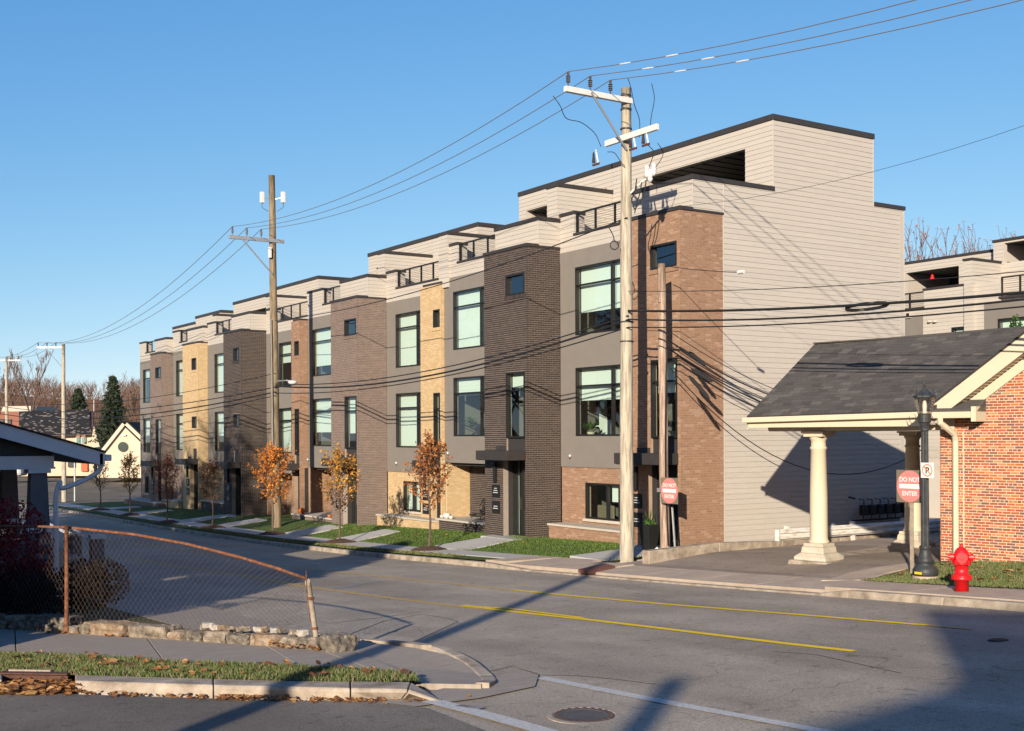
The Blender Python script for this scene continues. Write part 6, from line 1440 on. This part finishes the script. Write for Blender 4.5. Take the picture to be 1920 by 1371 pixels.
for v in (1122, 1178): mb = MB(); mb.lathe(atd(583 if v < 1150 else 590, v, d), [(.042, -.015), (.046, -.012), (.046, .012), (.042, .015)], 12); mb.build('clamp', 'rust', cf)
# woven mesh in (s,t) space
bt_ = [(-200, 1150), (0, 1155), (125, 1168), (250, 1176), (350, 1182), (450, 1183), (520, 1180), (577, 1165)]
us = [-200+i*(777/160) for i in range(161)]
top = [atd(u, lerp_tab(rp_, u)-2.5, fd(u)+.004) for u in us]; bot = [atd(u, lerp_tab(bt_, u), fd(u)) for u in us]
S_ = [0]
for a, b in zip(top, top[1:]): S_.append(S_[-1]+(V((b.x, b.y, 0))-V((a.x, a.y, 0))).length)
def mesh_pt(s, t):
    s = max(0, min(s, S_[-1]-1e-4)); lo = 0
    import bisect
    i = max(0, bisect.bisect_right(S_, s)-1); f = (s-S_[i])/(S_[i+1]-S_[i]); T_ = top[i]+(top[i+1]-top[i])*f; B_ = bot[i]+(bot[i+1]-bot[i])*f
    w_ = .03*math.sin(s*2.1)*math.sin(t*3.0); p = T_+(B_-T_)*t; return p+V((FX, FY, 0))*w_
mb = MB(); stp = .105; Hm = 1.15; ncell = int(S_[-1]/stp); nv = 12
for k in range(-nv, ncell+1):
    for sg in (1, -1):
        pts = []
        for j in range(nv+1):
            s = (k+(j if sg > 0 else nv-j))*stp
            if 0 <= s <= S_[-1]: pts.append(mesh_pt(s, j/nv))
        if len(pts) > 1: mb.tube(pts, .0023, 3, cap=False)
tag(mb.build('wire_mesh', 'fence_wire', cf), kind='stuff')
def clump(mb, c, r, n, s, flat=1.0, shape=None, up=0.0, shell=.35):
    for _ in range(n):
        while True:
            p = V((random.uniform(-1, 1), random.uniform(-1, 1), random.uniform(-1, 1)))
            if p.length <= 1 and p.length > shell: break
        q = V(c)+V((p.x*r[0], p.y*r[1], p.z*r[2])); a = V((random.gauss(0, 1), random.gauss(0, 1), random.gauss(0, 1)*flat)).normalized(); b = a.cross(V((random.gauss(0, 1), random.gauss(0, 1), random.gauss(0, 1)))).normalized(); z = s*random.uniform(.6, 1.3)
        mb.add([q-a*z, q+b*z*.45, q+a*z, q-b*z*.45], [(0, 1, 2, 3)])
def shrub(name, label, blobs, m, n, s):
    e = empty(name, V(blobs[0][0])-Z*blobs[0][1][2], label, 'shrub'); mb = MB()
    for c, r in blobs: clump(mb, c, r, n, s)
    tag(mb.build('foliage', m, e), kind='stuff')
    mb = MB()
    for k in range(9):
        c, r = blobs[k % len(blobs)]; b = V(c)-Z*r[2]*1.05; a = k*.7; mb.tube([b+V((.1*math.cos(a), .1*math.sin(a), 0)), b+V((math.cos(a)*r[0]*.4, math.sin(a)*r[1]*.4, r[2])), b+V((math.cos(a)*r[0]*.7, math.sin(a)*r[1]*.7, r[2]*1.7))], .02, 5, r1=.006)
    tag(mb.build('stems', 'bark', e), kind='stuff'); return e
c = atd(20, 1045, 20.4); shrub('red_shrub', 'deep maroon shrub in front of the porch at the left edge', [(c, (.72, .7, 1.05)), (c+V((-.5, -.1, .2)), (.6, .6, .95)), (c+V((.25, -.2, -.5)), (.45, .45, .5))], 'maroon', 2600, .045)
bl = []
for u, v in ((20, 1125), (70, 1122), (120, 1118), (165, 1112), (195, 1100), (-30, 1125)): bl.append((atd(u, v-8, 19.8), (.42, .42, .42)))
bl.append((atd(150, 1080, 20.2), (.35, .35, .3)))
shrub('hedge', 'low dark brown clipped hedge behind the chain link fence', bl, 'hedge', 1300, .032)

# ================================================================= TREES
RMIN = 0.0
def branchy(mb, p, d, L, r, depth, tips, spread=.55, seg=3, up=.25, shrink=.68, kids=(2, 4)):
    pts = [p]; q = p; dd = d.copy()
    for i in range(seg):
        dd = (dd+V((random.gauss(0, .10), random.gauss(0, .10), random.gauss(0, .05)+up*.12))).normalized(); q = q+dd*L/seg; pts.append(q)
    mb.tube(pts, max(r, RMIN), 5 if r > .02 else 3, r1=max(r*.55, RMIN), cap=False)
    if depth == 0: tips.append((pts, dd)); return
    for k in range(random.randint(*kids)):
        t = random.uniform(.35, 1.0); i = min(int(t*seg), seg-1); b = pts[i]+(pts[i+1]-pts[i])*(t*seg-i)
        a = random.uniform(0, 6.28); side = V((math.cos(a), math.sin(a), 0)); nd = (dd*(1-spread)+side*spread+Z*up).normalized()
        branchy(mb, b, nd, L*shrink*random.uniform(.75, 1.15), r*.55, depth-1, tips, spread, seg, up, shrink, kids)
    tips.append((pts, dd))
def street_tree(u, vb, vt, wpx, label, leaf, nleaf, col2=None, lean=0.0, mulch=True, low=.36):
    b = gp(u, vb); b = V((b.x, b.y, H(b.x, b.y))); d = b.x*FX+b.y*FY; Ht = (vb-vt)*d/F_PX; wd = wpx*d/F_PX/2
    e = empty('street_tree', b, label, 'tree', 'young street trees planted along the verge')
    mb = MB(); pts = [b+V((.03*math.sin(k), .03*math.cos(k*1.3), Ht*.93*k/7)) for k in range(8)]; mb.tube(pts, [.045*(1-.11*k) for k in range(8)], 8); mb.build('trunk', 'bark', e)
    mb = MB(); tips = []; nb = 22
    for k in range(nb):
        t = low+.54*(k/nb); p = b+Z*Ht*t; a = k*2.4+random.uniform(-.3, .3); env = math.sin(math.pi*min(1, (t-low+.12)/(1.02-low)*.9+.08))**.7
        dr = V((math.cos(a)*.75, math.sin(a)*.75, .85)).normalized(); branchy(mb, p, dr, wd*1.22*env, .016, 1, tips, .5, 3, .5, .55, (2, 4))
    for k in range(3): branchy(mb, b+Z*Ht*.82, V((random.gauss(0, .15), random.gauss(0, .15), 1)).normalized(), Ht*.18, .012, 1, tips, .3, 3, .6, .5, (1, 3))
    mb.build('branches', 'twig', e)
    lm = MB(); lm2 = MB()
    for _ in range(nleaf):
        pts, dd = random.choice(tips); t = random.uniform(.15, 1.1); i = min(int(t*3), 2); q = pts[i]+(pts[i+1]-pts[i])*(t*3-i)
        q = q+V((random.gauss(0, .07), random.gauss(0, .07), random.gauss(0, .06)-.03)); s_ = random.uniform(.035, .07)
        a = V((random.gauss(0, 1), random.gauss(0, 1), random.gauss(-.4, .7))).normalized(); c = a.cross(V((random.gauss(0, 1), random.gauss(0, 1), random.gauss(0, 1)))).normalized()
        tgt = lm2 if (col2 and (q.z-b.z)/Ht < random.uniform(.45, .6)) else lm
        tgt.add([q-a*s_*.9, q+c*s_*.55, q+a*s_*1.1, q-c*s_*.55], [(0, 1, 2, 3)])
    tag(lm.build('leaves', leaf, e), kind='stuff')
    if col2 and lm2.v: tag(lm2.build('leaves', col2, e), kind='stuff')
    if mulch:
        mb = MB(); mb.lathe(b+Z*.0, [(.62, .0), (.55, .07), (.35, .13), (.12, .17), (.02, .17)], 18)
        for i, v in enumerate(mb.v):
            n_ = noise.noise(V(v)*6)*.05; mb.v[i] = (v[0]+n_, v[1]-n_, v[2]+n_)
        o = mb.build('mulch_mound', 'mulch', e)
    return e
street_tree(188, 958, 862, 38, 'young tree with sparse dry brown leaves, leftmost in the verge', 'leaf_dry', 420)
street_tree(243, 968, 853, 44, 'young tree with bright yellow-orange leaves before the cream gable', 'leaf_yellow', 1100)
street_tree(313, 982, 856, 62, 'young tree with thinning red leaves before the farthest brick bays', 'leaf_red', 620, low=.28)
street_tree(398, 992, 868, 56, 'young tree with shrivelled dark brown leaves beside the cream brick bay', 'leaf_dry', 900, low=.36)
street_tree(511, 1004, 842, 82, 'young tree with dense orange leaves in front of the antenna pole', 'leaf_orange', 2000, low=.34)
street_tree(636, 1020, 848, 84, 'young tree with yellow-orange leaves and bare dark twigs below', 'leaf_yellow', 1250, 'leaf_dry', low=.30)
street_tree(805, 1034, 822, 92, 'largest young street tree with rusty orange leaves nearest the dark brick bay', 'leaf_rust', 1500, 'leaf_orange', low=.34)
def bare_tree(name, label, b, Ht, r, depth=4, m='twig', group=None, up=.35, spread=.5, trunk=.3, cat_='tree', kids=(2, 4), parts=True, L0=.34):
    e = empty(name, b, label, cat_, group); mb = MB(); tips = []
    t = b+V((0, 0, Ht*trunk)); mb.tube([b-Z*.2, b+Z*Ht*trunk*.5+V((.1, .05, 0)), t], r, 8, r1=r*.75); mb.build('trunk', 'bark_grey', e)
    mb = MB()
    for k in range(5):
        a = k*1.26+random.uniform(-.3, .3); branchy(mb, t-Z*random.uniform(0, Ht*.08), V((math.cos(a)*spread, math.sin(a)*spread, 1)).normalized(), Ht*L0, r*.5, depth, tips, spread, 3, up, .66, kids)
    tag(mb.build('crown', m, e), kind='stuff'); return e, tips
def few_leaves(e, tips, n, s, m):
    mb = MB()
    for _ in range(n):
        pts, dd = random.choice(tips); q = pts[-1]+V((random.gauss(0, s), random.gauss(0, s), random.gauss(0, s))); a = V((random.gauss(0, 1), random.gauss(0, 1), random.gauss(0, 1))).normalized(); c = a.orthogonal().normalized(); mb.add([q-a*s, q+c*s*.6, q+a*s, q-c*s*.6], [(0, 1, 2, 3)])
    tag(mb.build('leaves', m, e), kind='stuff')
RMIN = .015
# behind the rear row (right) and behind the main row
for i, (u, v, d, ht) in enumerate(((1752, 430, 72, 15.2), (1803, 400, 76, 16.5), (1850, 405, 74, 16.6), (1893, 395, 78, 17.2))):
    t = atd(u, v, d); b = V((t.x, t.y, t.z-ht)); e, tips = bare_tree('bare_tree', ['nearly bare tree with a few leaves rising left of centre behind the rear roof', 'slender nearly bare tree topped by a leafy tuft behind the rear roof', 'reddish nearly bare tree behind the rear roof step', 'nearly bare tree at the right edge behind the rear roof room'][i], b, ht, .24, 4, 'twig', 'trees behind the second row', .5, .42, kids=(2, 3)); few_leaves(e, tips, 750, .075, 'leaf_rust')
t = atd(612, 494, 95); b = V((t.x, t.y, t.z-16)); e, tips = bare_tree('bare_tree', 'small crown of a leafless tree peeping over the middle of the row', b, 16, .16, 3, 'twig', None, .5, .42); few_leaves(e, tips, 60, .12, 'leaf_dry')
RMIN = 0.0
# evergreen seen at the far right over the gable
t = atd(1905, 600, 30); e = empty('conifer_sprig', t-Z*3, 'green conifer tip poking up behind the canopy ridge at the right edge', 'tree'); mb = MB(); mb.tube([t-Z*3, t], .03, 5, r1=.01); mb.build('trunk', 'bark', e); mb = MB(); clump(mb, t-Z*.35, (.16, .16, .5), 300, .06, shell=0); clump(mb, t+V((.25, -.18, -.6)), (.15, .15, .3), 200, .06, shell=0); tag(mb.build('foliage', 'green_leaf', e), kind='stuff')

# ================================================================= FAR LEFT: HOUSES, WOODS
Rg = V((FY, -FX, 0)); Fw = V((FX, FY, 0))
def far_box(mb, u0, u1, v0, v1, d, dep):    # box whose front fills the given part of the view
    a, b = atd(u0, v1, d), atd(u1, v0, d); w_ = (u1-u0)*d/F_PX; h = (v1-v0)*d/F_PX; mb.obox(V((a.x, a.y, a.z)), Rg, Fw, Z, w_, dep, h); return a
g = empty('cream_house', atd(222, 893, 130), 'pale cream gabled house front with a round dark window beside the row', 'house')
pts = [atd(u, v, 130) for u, v in ((182, 896), (300, 896), (300, 872), (262, 832), (233, 798), (182, 868))]
mb = MB(); mb.prism([atd(u, v, 130) for u, v in ((182, 896), (285, 896), (285, 850), (233, 800), (182, 862))], Fw, 9); mb.build('gable_wall', 'stucco', g)
for a, b in (((178, 868), (234, 797)), ((234, 797), (288, 848))):
    p, q = atd(*a, 129.6), atd(*b, 129.6); mb = MB(); U = (q-p).normalized(); Wn = Fw.cross(U).normalized(); Wn = Wn if Wn.z > 0 else -Wn; mb.obox(p, U, Fw, Wn, (q-p).length, .3, .35); mb.build('barge_board', 'cream', g)
    mb = MB(); mb.obox(p+Wn*.36, U, Fw, Wn, (q-p).length, 10, .12); mb.build('roof_slope', 'shingle_black', g)
c = atd(230.5, 838, 129.9); mb = MB(); n = 24; mb.prism([c+Rg*math.cos(2*math.pi*k/n)*.55+Z*math.sin(2*math.pi*k/n)*.55 for k in range(n)], -Fw, .04); w_ = mb.build('round_window', 'black', g); mb = MB(); mb.prism([c-Fw*.05+Rg*math.cos(2*math.pi*k/n)*.47+Z*math.sin(2*math.pi*k/n)*.47 for k in range(n)], -Fw, .02); mb.build('pane', 'glass_sky', w_)
c = atd(232, 817, 129.7); mb = MB(); mb.obox(c-Rg*.2, Rg, Fw, Z, .4, .2, .12); mb.build('flood_light', 'galv', g)
g = empty('long_house', atd(110, 893, 145), 'long cream house under a black speckled shingle roof left of the gabled one', 'house')
mb = MB(); far_box(mb, 40, 176, 815, 893, 145, 8); mb.build('wall', 'pale_wall', g)
r0 = [atd(u, v, d) for u, v, d in ((36, 820, 144), (172, 815, 144), (172, 773, 149), (36, 773, 149))]
mb = MB(); mb.add(r0+[p+Z*.1 for p in r0], [(0, 1, 2, 3), (4, 5, 6, 7), (0, 1, 5, 4), (1, 2, 6, 5), (2, 3, 7, 6), (3, 0, 4, 7)]); mb.build('roof_slope', 'coping', g)
shp = Pieces('shingle', 'shingle_black', g, 0, lap=.4); U = (r0[1]-r0[0]).normalized(); Wd_ = (r0[3]-r0[0]); wl_ = Wd_.length; Wd_ = Wd_.normalized(); Nn = U.cross(Wd_).normalized(); Nn = Nn if Nn.z > 0 else -Nn
shp.face(r0[0]+Nn*.11, U, Wd_, Nn, (r0[1]-r0[0]).length, wl_, .2, .33, .01, .04, jitter=1); shp.flush()
for u in (142, 152): 
    mb = MB(); far_box(mb, u-.0, u+9, 814, 832, 144.8, .2); f = mb.build('window', 'porch_white', g); mb = MB(); far_box(mb, u+1, u+8, 815, 831, 144.7, .1); mb.build('pane', 'glass_sky', f)
mb = MB(); far_box(mb, 152, 164, 857, 884, 144.7, .3); mb.build('door', 'door_orange', g)
mb = MB(); far_box(mb, 127, 140, 858, 876, 144.7, .3); f = mb.build('window', 'black', g)
p, q, r_ = atd(170, 836, 140), atd(176, 797, 140), atd(186, 820, 140); mb = MB(); mb.prism([atd(169, 840, 140), atd(176, 799, 140), atd(187, 838, 140)], Fw, 6); mb.build('dormer_gable', 'pale_wall', g)
mb = MB(); far_box(mb, 178, 264, 798, 822, 141, 5); mb.build('back_roof', 'shingle_black', g)
mb = MB(); far_box(mb, 258, 275, 815, 893, 134, 6); tag(mb.build('cream_annex', 'stucco'), 'low cream annex squeezed between the gabled house and the row', 'house')
g = empty('brick_block', atd(20, 880, 175), 'flat-roofed red brick block at the far left edge behind the pole', 'building')
mb = MB(); far_box(mb, -60, 38, 772, 880, 175, 10); mb.build('wall', 'brick_red', g)
mb = MB(); far_box(mb, -62, 58, 762, 772, 175, 10); mb.build('parapet', 'limestone', g); mb = MB(); far_box(mb, 38, 56, 772, 880, 176, 9); mb.build('wall', 'brick_red', g)
for u in (-4, 10): mb = MB(); far_box(mb, u, u+11, 786, 805, 174.8, .2); f = mb.build('window', 'black', g)
mb = MB(); far_box(mb, -40, 40, 870, 893, 128, 2); tag(mb.build('parked_van', 'truck_paint', None, bevel=.3), 'pale parked vehicle glimpsed under the porch beam', 'van')
def small_post(u, vt, vb, d, label):
    a, b = atd(u, vb, d), atd(u, vt, d); mb = MB(); mb.tube([a, b], .06, 8); return tag(mb.build('metal_post', 'galv'), label, 'post')
small_post(176, 750, 800, 150, 'slim distant pole above the dormer of the long house')
small_post(140, 868, 940, 84, 'dark steel post at the side street corner near the distant pole')
# hill
def hill():
    n = 60; mb = MB(); vs = []
    for j in range(9):
        for i in range(n+1):
            u = -700+i*(3000/n); d = 210+j*40; h = lerp_tab([(-700, 700), (0, 722), (60, 728), (130, 730), (200, 735), (262, 733), (400, 745), (900, 770), (2300, 790)], u)
            p = atd(u, h, 520); top = p.z+2*noise.noise(V((i*.4, 0, 0))); t = j/8; z = -5.3+(top-4+5.3)*(t*t*(3-2*t)); q = atd(u, 800, d); vs.append((q.x, q.y, z+1.2*noise.noise(V((i*.7, j*.9, 3)))))
    mb.add(vs, [(j*(n+1)+i, j*(n+1)+i+1, (j+1)*(n+1)+i+1, (j+1)*(n+1)+i) for j in range(8) for i in range(n)])
    o = mb.build('hill', 'hill'); o['kind'] = 'structure'; o.data.shade_smooth()
hill()
RMIN = .02
proto = []
for k in range(5):
    mb = MB(); tips = []; mb.tube([V((0, 0, -1)), V((0, 0, 3))], .22, 4, r1=.16, cap=False)
    for j in range(4): a = j*1.6+k; branchy(mb, V((0, 0, 2.5)), V((math.cos(a)*.5, math.sin(a)*.5, 1)).normalized(), 4.2, .14, 3, tips, .5, 2, .4, .68, (2, 3))
    proto.append((mb.v, mb.f))
mb = MB()
for k in range(520):
    u = random.uniform(-120, 330); d = random.choice([200, 240, 280, 330, 390, 450])+random.uniform(-20, 20); j = (d-210)/320; t = max(0, min(1, j)); top = atd(u, lerp_tab([(0, 722), (130, 730), (262, 733), (400, 745)], u), 520).z; z = -5.3+(top-4+5.3)*(t*t*(3-2*t))
    b = atd(u, 800, d); s_ = random.uniform(.65, .95); a = random.uniform(0, 6.28); ca, sa = math.cos(a), math.sin(a); v_, f_ = random.choice(proto)
    mb.add([(b.x+(p[0]*ca-p[1]*sa)*s_, b.y+(p[0]*sa+p[1]*ca)*s_, z+p[2]*s_) for p in v_], f_)
o = mb.build('bare_woods', 'twig_far'); o['kind'] = 'stuff'
for i, (u, vt, d, ht) in enumerate(((58, 655, 165, 13.5), (-8, 655, 150, 13), (248, 712, 150, 12), (222, 728, 175, 11))):
    t = atd(u, vt, d); b = V((t.x, t.y, t.z-ht)); bare_tree('bare_tree', ['tall fine-twigged bare tree between the two far left poles', 'bare tree cut by the left edge of the photo', 'leafless tree beside the farthest townhouse above the big spruce', 'leafless tree directly behind the big spruce'][i], b, ht, .22, 5, 'twig', 'bare trees at the far left', .55, .38, kids=(2, 3))
RMIN = 0.0
def spruce(label, u, vt, vb, d, wpx):
    t = atd(u, vt, d); b = atd(u, vb, d); Ht = t.z-b.z; r = wpx*d/F_PX/2; e = empty('spruce', b, label, 'tree', 'spruces on the far left')
    mb = MB(); mb.tube([b, t], .22, 8, r1=.02); mb.build('trunk', 'bark', e); mb = MB(); n = 26
    for k in range(n):
        z = Ht*(.08+.9*k/n); rr = r*(1-(k/n))**.8*random.uniform(.75, 1.35)*1.15+.1
        for j in range(10):
            a = j*.628+k*.8+random.uniform(-.2, .2); L = rr*random.uniform(.7, 1.15); 
            for s_ in range(7):
                q = b+V((math.cos(a)*L*s_/6, math.sin(a)*L*s_/6, z-.25*L*(s_/6)**1.3+.05*L)); clump(mb, q, (.28, .28, .14), 5, .17, shell=0)
    tag(mb.build('foliage', 'needle', e), kind='stuff')
spruce('largest dark green spruce beside the farthest townhouse', 212, 701, 830, 138, 56)
spruce('smaller dark spruce right of the distant pole', 147, 727, 800, 150, 34)
# ================================================================= SMALL THINGS BY THE DOORS
def pumpkin(p, r, m, label, name='pumpkin'):
    mb = MB(); n = 20; prof = [(-.8, .25), (-.6, .75), (-.2, 1.0), (.2, 1.0), (.55, .75), (.7, .3), (.62, .08)]
    for (z, k) in prof:
        for j in range(n): a = 2*math.pi*j/n; q = r*k*(1+.06*math.cos(j*math.pi)); mb.v.append((p.x+math.cos(a)*q, p.y+math.sin(a)*q, p.z+r*.8+z*r))
    for i in range(len(prof)-1):
        for j in range(n): mb.f.append((i*n+j, i*n+(j+1) % n, (i+1)*n+(j+1) % n, (i+1)*n+j))
    mb.f.append(tuple(range(n))); mb.f.append(tuple(reversed(range((len(prof)-1)*n, len(prof)*n))))
    e = empty(name, p, label, 'pumpkin'); mb.build('body', m, e, smooth=True); q = MB(); q.tube([p+Z*r*1.35, p+Z*r*1.8+V((.02, 0, 0))], r*.14, 6, r1=r*.09); q.build('stalk', 'wicker' if m == 'white_gourd' else 'green_leaf', e)
zl4 = zx(590, 968, 21.6); pumpkin(V((21.75, yx(565, 21.75), zl4)), .17, 'pumpkin', 'orange pumpkin on the grey brick ledge by the tall pole')
pumpkin(V((21.75, yx(617, 21.75), zl4)), .09, 'pumpkin', 'tiny orange pumpkin at the right end of the grey ledge')
zl2 = zx(860, 976, 21.9)
for i, (u, r) in enumerate(((837, .14), (828, .075), (845, .08))): pumpkin(V((22.05, yx(u, 22.05), zl2)), r, 'white_gourd', ['largest white pumpkin on the dark brick ledge', 'small white pumpkin at the left of the large white one', 'small white pumpkin at the right of the large white one'][i], 'white_pumpkin')
c = V((22.5, yx(897, 22.5), -3.3)); e = empty('wicker_chair', c, 'round wicker chair on the porch behind the dark brick ledge', 'chair'); mb = MB()
for k in range(12): a = math.pi*k/11; mb.tube([c+V((0, 0, .42)), c+V((.3, math.cos(a)*.42, .55+math.sin(a)*.42))], .012, 4)
mb.tube([c+V((.3, math.cos(math.pi*k/11)*.42, .55+math.sin(math.pi*k/11)*.42)) for k in range(12)], .02, 5); mb.build('backrest', 'wicker', e)
mb = MB(); mb.lathe(c+Z*.38, [(.34, 0), (.36, .03), (.34, .06)], 16); mb.build('seat', 'wicker', e)
for dx, dy in ((.2, .2), (.2, -.2), (-.2, .2), (-.2, -.2)): mb = MB(); mb.tube([c+V((dx, dy, -.1)), c+V((dx, dy, .38))], .015, 5); mb.build('leg', 'wicker', e)
c = onx(1220, 1032, 20.6); c = V((20.62, yx(1217, 20.62), H(20.6, 24.9)+.03)); e = empty('planter', c, 'tall black tapered planter with spiky grass by the brown brick doorway', 'planter')
mb = MB(); mb.hexa([c+V((a*.13, b*.13, 0)) for a, b in ((-1, -1), (1, -1), (1, 1), (-1, 1))]+[c+V((a*.21, b*.21, .72)) for a, b in ((-1, -1), (1, -1), (1, 1), (-1, 1))]); mb.build('pot', 'black', e, bevel=.01); mb = MB()
for k in range(60): a = k*.7; l = random.uniform(.25, .5); s_ = V((-math.sin(a), math.cos(a), 0))*.012; p = c+Z*.72; q = p+V((math.cos(a)*l*.7, math.sin(a)*l*.7, l)); mb.add([p-s_, p+s_, q], [(0, 1, 2)])
tag(mb.build('grass_spikes', 'green_leaf', e), kind='stuff')
mb = MB(); clump(mb, c+Z*.76, (.2, .2, .1), 120, .05, shell=0); tag(mb.build('foliage', 'green_leaf', e), kind='stuff')
for i, (u, v) in enumerate(((1232, 1041), (1248, 1038))):
    q = gp(u, v); mb = MB(); q.z = H(q.x, q.y); mb.box(q.x-.08, q.x+.08, q.y-.08, q.y+.08, q.z, q.z+.14); mb.lathe(q+Z*.14, [(.11, 0), (.02, .07)], 4); tag(mb.build('utility_marker', 'white_arm', None, bevel=.01), ['left', 'right'][i]+' small white utility marker at the foot of the shorter pole', 'marker')
# concrete door paths
dp = empty('door_paths', V((20, 33, H(20, 33))), None, None); dp['kind'] = 'structure'
for i, (y, G, wy) in enumerate(((24.6, -3.15, 1.3), (31.9, -3.38, 1.5), (39.3, -3.62, 1.2), (44.2, -3.8, 1.4), (52.2, -4.0, 1.2), (57.2, -4.05, 1.3), (65.9, -4.25, 1.3), (72, -4.42, 1.3))):
    mb = MB(); yy = y-wy/2+.2; a0, a1 = 18.78, 20.6
    z0, z1_ = H(a0, y)+.03, max(G+.03, H(a1, y)+.07)
    mb.hexa([(a0, yy, z0-.2), (a1, yy, z1_-.3), (a1, yy+wy, z1_-.3), (a0, yy+wy*1.3, z0-.2), (a0, yy, z0+.02), (a1, yy, z1_), (a1, yy+wy, z1_), (a0, yy+wy*1.3, z0+.02)]); mb.build('path_slab', 'concrete_new', dp, bevel=.01)
# ================================================================= NEIGHBOURS AND ADDED SHADE CASTERS OUT OF VIEW (their shade falls into the picture)
def nb_house(name, label, x0, x1, y0, y1, zb, ze, zr, axis='y'):
    e = empty(name, V(((x0+x1)/2, y0, zb)), label, 'house'); mb = MB(); mb.box(x0, x1, y0, y1, zb, ze); mb.build('wall', 'siding_pale', e); xm, ym = (x0+x1)/2, (y0+y1)/2; o = .4
    if axis == 'y': mb = MB(); mb.add([(x0-o, y0-o, ze), (x1+o, y0-o, ze), (x1+o, y1+o, ze), (x0-o, y1+o, ze), (xm, y0-o, zr), (xm, y1+o, zr)], [(0, 1, 4), (1, 2, 5, 4), (2, 3, 5), (3, 0, 4, 5), (0, 3, 2, 1)])
    else: mb = MB(); mb.add([(x0-o, y0-o, ze), (x1+o, y0-o, ze), (x1+o, y1+o, ze), (x0-o, y1+o, ze), (x0-o, ym, zr), (x1+o, ym, zr)], [(0, 4, 3), (0, 1, 5, 4), (1, 2, 5), (2, 3, 4, 5), (0, 3, 2, 1)])
    mb.build('roof', 'shingle', e)
def place_caster(fwd, right, tip_fwd, tip_right): pass
Sd = V((.755, .656, 0)).normalized(); TAN = math.tan(SUN_EL)
# street pole behind the camera whose long shadow crosses the road to the tall pole
a, b = gp(790, 1205, hR(0)), gp(1150, 1066, hR(0))
dirn = V((b.x-a.x, b.y-a.y, 0)).normalized()
q = a-Sd*20; q = V((q.x, q.y, Rd(q.y)))
pole('utility_pole', 'wooden utility pole on the near side of the street behind the viewpoint', q, q.z+36*TAN+1, .19, .13, 'wood_pole', None)
q = gp(1190, 1371, hR(0))-Sd*24; q.z = Rd(q.y); pole('utility_pole', 'stout wooden pole farther behind the viewpoint', q, Rd(9)+26.5*TAN, .22, .15, 'wood_pole', None)
def cam2w(f, r): return V((FX*f+FY*r, FY*f-FX*r, 0))
def casters():
    # added unseen mass, cut so its shade covers the lower right road
    al = 22.0
    def P(l, a): return None
    perp = V((Sd.y, -Sd.x, 0))       # to the right when looking along the shadows
    def pt(px):
        g_ = gp(px[0], px[1], hR(0)); return g_.dot(perp), g_.dot(Sd)
    outline = [pt(p) for p in ((1150, 1500), (1400, 1371), (1560, 1330), (1760, 1275), (1818, 1238), (1770, 1200), (1742, 1168), (1728, 1146))]
    e = empty('gabled_house', perp*outline[-1][0]-Sd*al, 'large gabled house behind the viewpoint', 'house')
    pts = []
    for l, a in outline: pts.append(perp*l-Sd*al+Z*(-2.8+(a+al)*TAN))
    l_end, a_end = outline[-1]
    pts += [perp*(l_end+3)-Sd*al+Z*(-2.8+(a_end+al)*TAN), perp*(l_end+9)-Sd*al+Z*(-2.8+(a_end+al+1)*TAN), perp*(l_end+26)-Sd*al+Z*(-2.8+(a_end+al)*TAN), perp*(l_end+26)-Sd*al+Z*-3, perp*(outline[0][0])-Sd*al+Z*-3]
    mb = MB(); mb.prism(pts, -Sd, 8); mb.build('body', 'siding_pale', e)
casters()
def conifer_off(c, r, zt, label, n=5200):  # added unseen conifers that throw shade onto the left of the street
    e = empty('evergreen_tree', c, label, 'tree'); mb = MB(); mb.tube([c, V((c.x, c.y, zt))], .25, 8, r1=.03); mb.build('trunk', 'bark', e); mb = MB()
    for k in range(n):
        t = random.random()**1.4; z = c.z+.5+(zt-c.z-.5)*t; a = random.uniform(0, 6.28); rr = r*(1-t)**.7*math.sqrt(random.random()); q = V((c.x+math.cos(a)*rr, c.y+math.sin(a)*rr, z)); clump(mb, q, (.2, .2, .2), 1, .34, shell=0)
    tag(mb.build('foliage', 'needle', e), kind='stuff')
conifer_off(V((-1.6, 18.0, Rd(18))), 3.1, 4.6, 'broad evergreen in the near yard beyond the left edge')
conifer_off(V((-4.5, 24.0, Rd(24))), 3.6, 6.0, 'taller evergreen beside the porch house beyond the left edge')
nb_house('neighbour_house', 'pale neighbouring house beyond the left edge', -9, 0.5, 37, 46, -4.2, 1.6, 4.6)
for i, (x, y, ht) in enumerate(((1.5, 47.5, 17.5), (0.0, 40.5, 16.5), (-2, 53, 18), (3.0, 58, 17), (-3, 34.5, 16))):
    bare_tree('bare_tree', ['bare shade tree beyond the left edge by the pale neighbouring house', 'taller bare shade tree in front of the pale neighbouring house', 'bare shade tree farther down the near side of the street', 'farthest bare shade tree on the near side of the street', 'bare shade tree beside the porch house roof'][i], V((x, y, Rd(y))), ht, .3, 5, 'twig', 'bare shade trees on the near side', .3, .6, trunk=.22, kids=(3, 4), L0=.30)
for i, (x, y, ht) in enumerate(((0.5, 44.0, 16), (-1.0, 61.0, 18), (1.8, 52.5, 14))):  # added unseen oaks that deepen the dappled shade on the far houses
    e, tips = bare_tree('oak_tree', ['oak holding dry leaves beyond the left edge before the pale neighbouring house', 'tall oak holding dry leaves far down the near side', 'smaller oak holding dry leaves on the near side verge'][i], V((x, y, Rd(y))), ht, .3, 4, 'twig', None, .3, .6, trunk=.2, kids=(3, 4), L0=.3); few_leaves(e, tips, 2600, .16, 'leaf_dry')
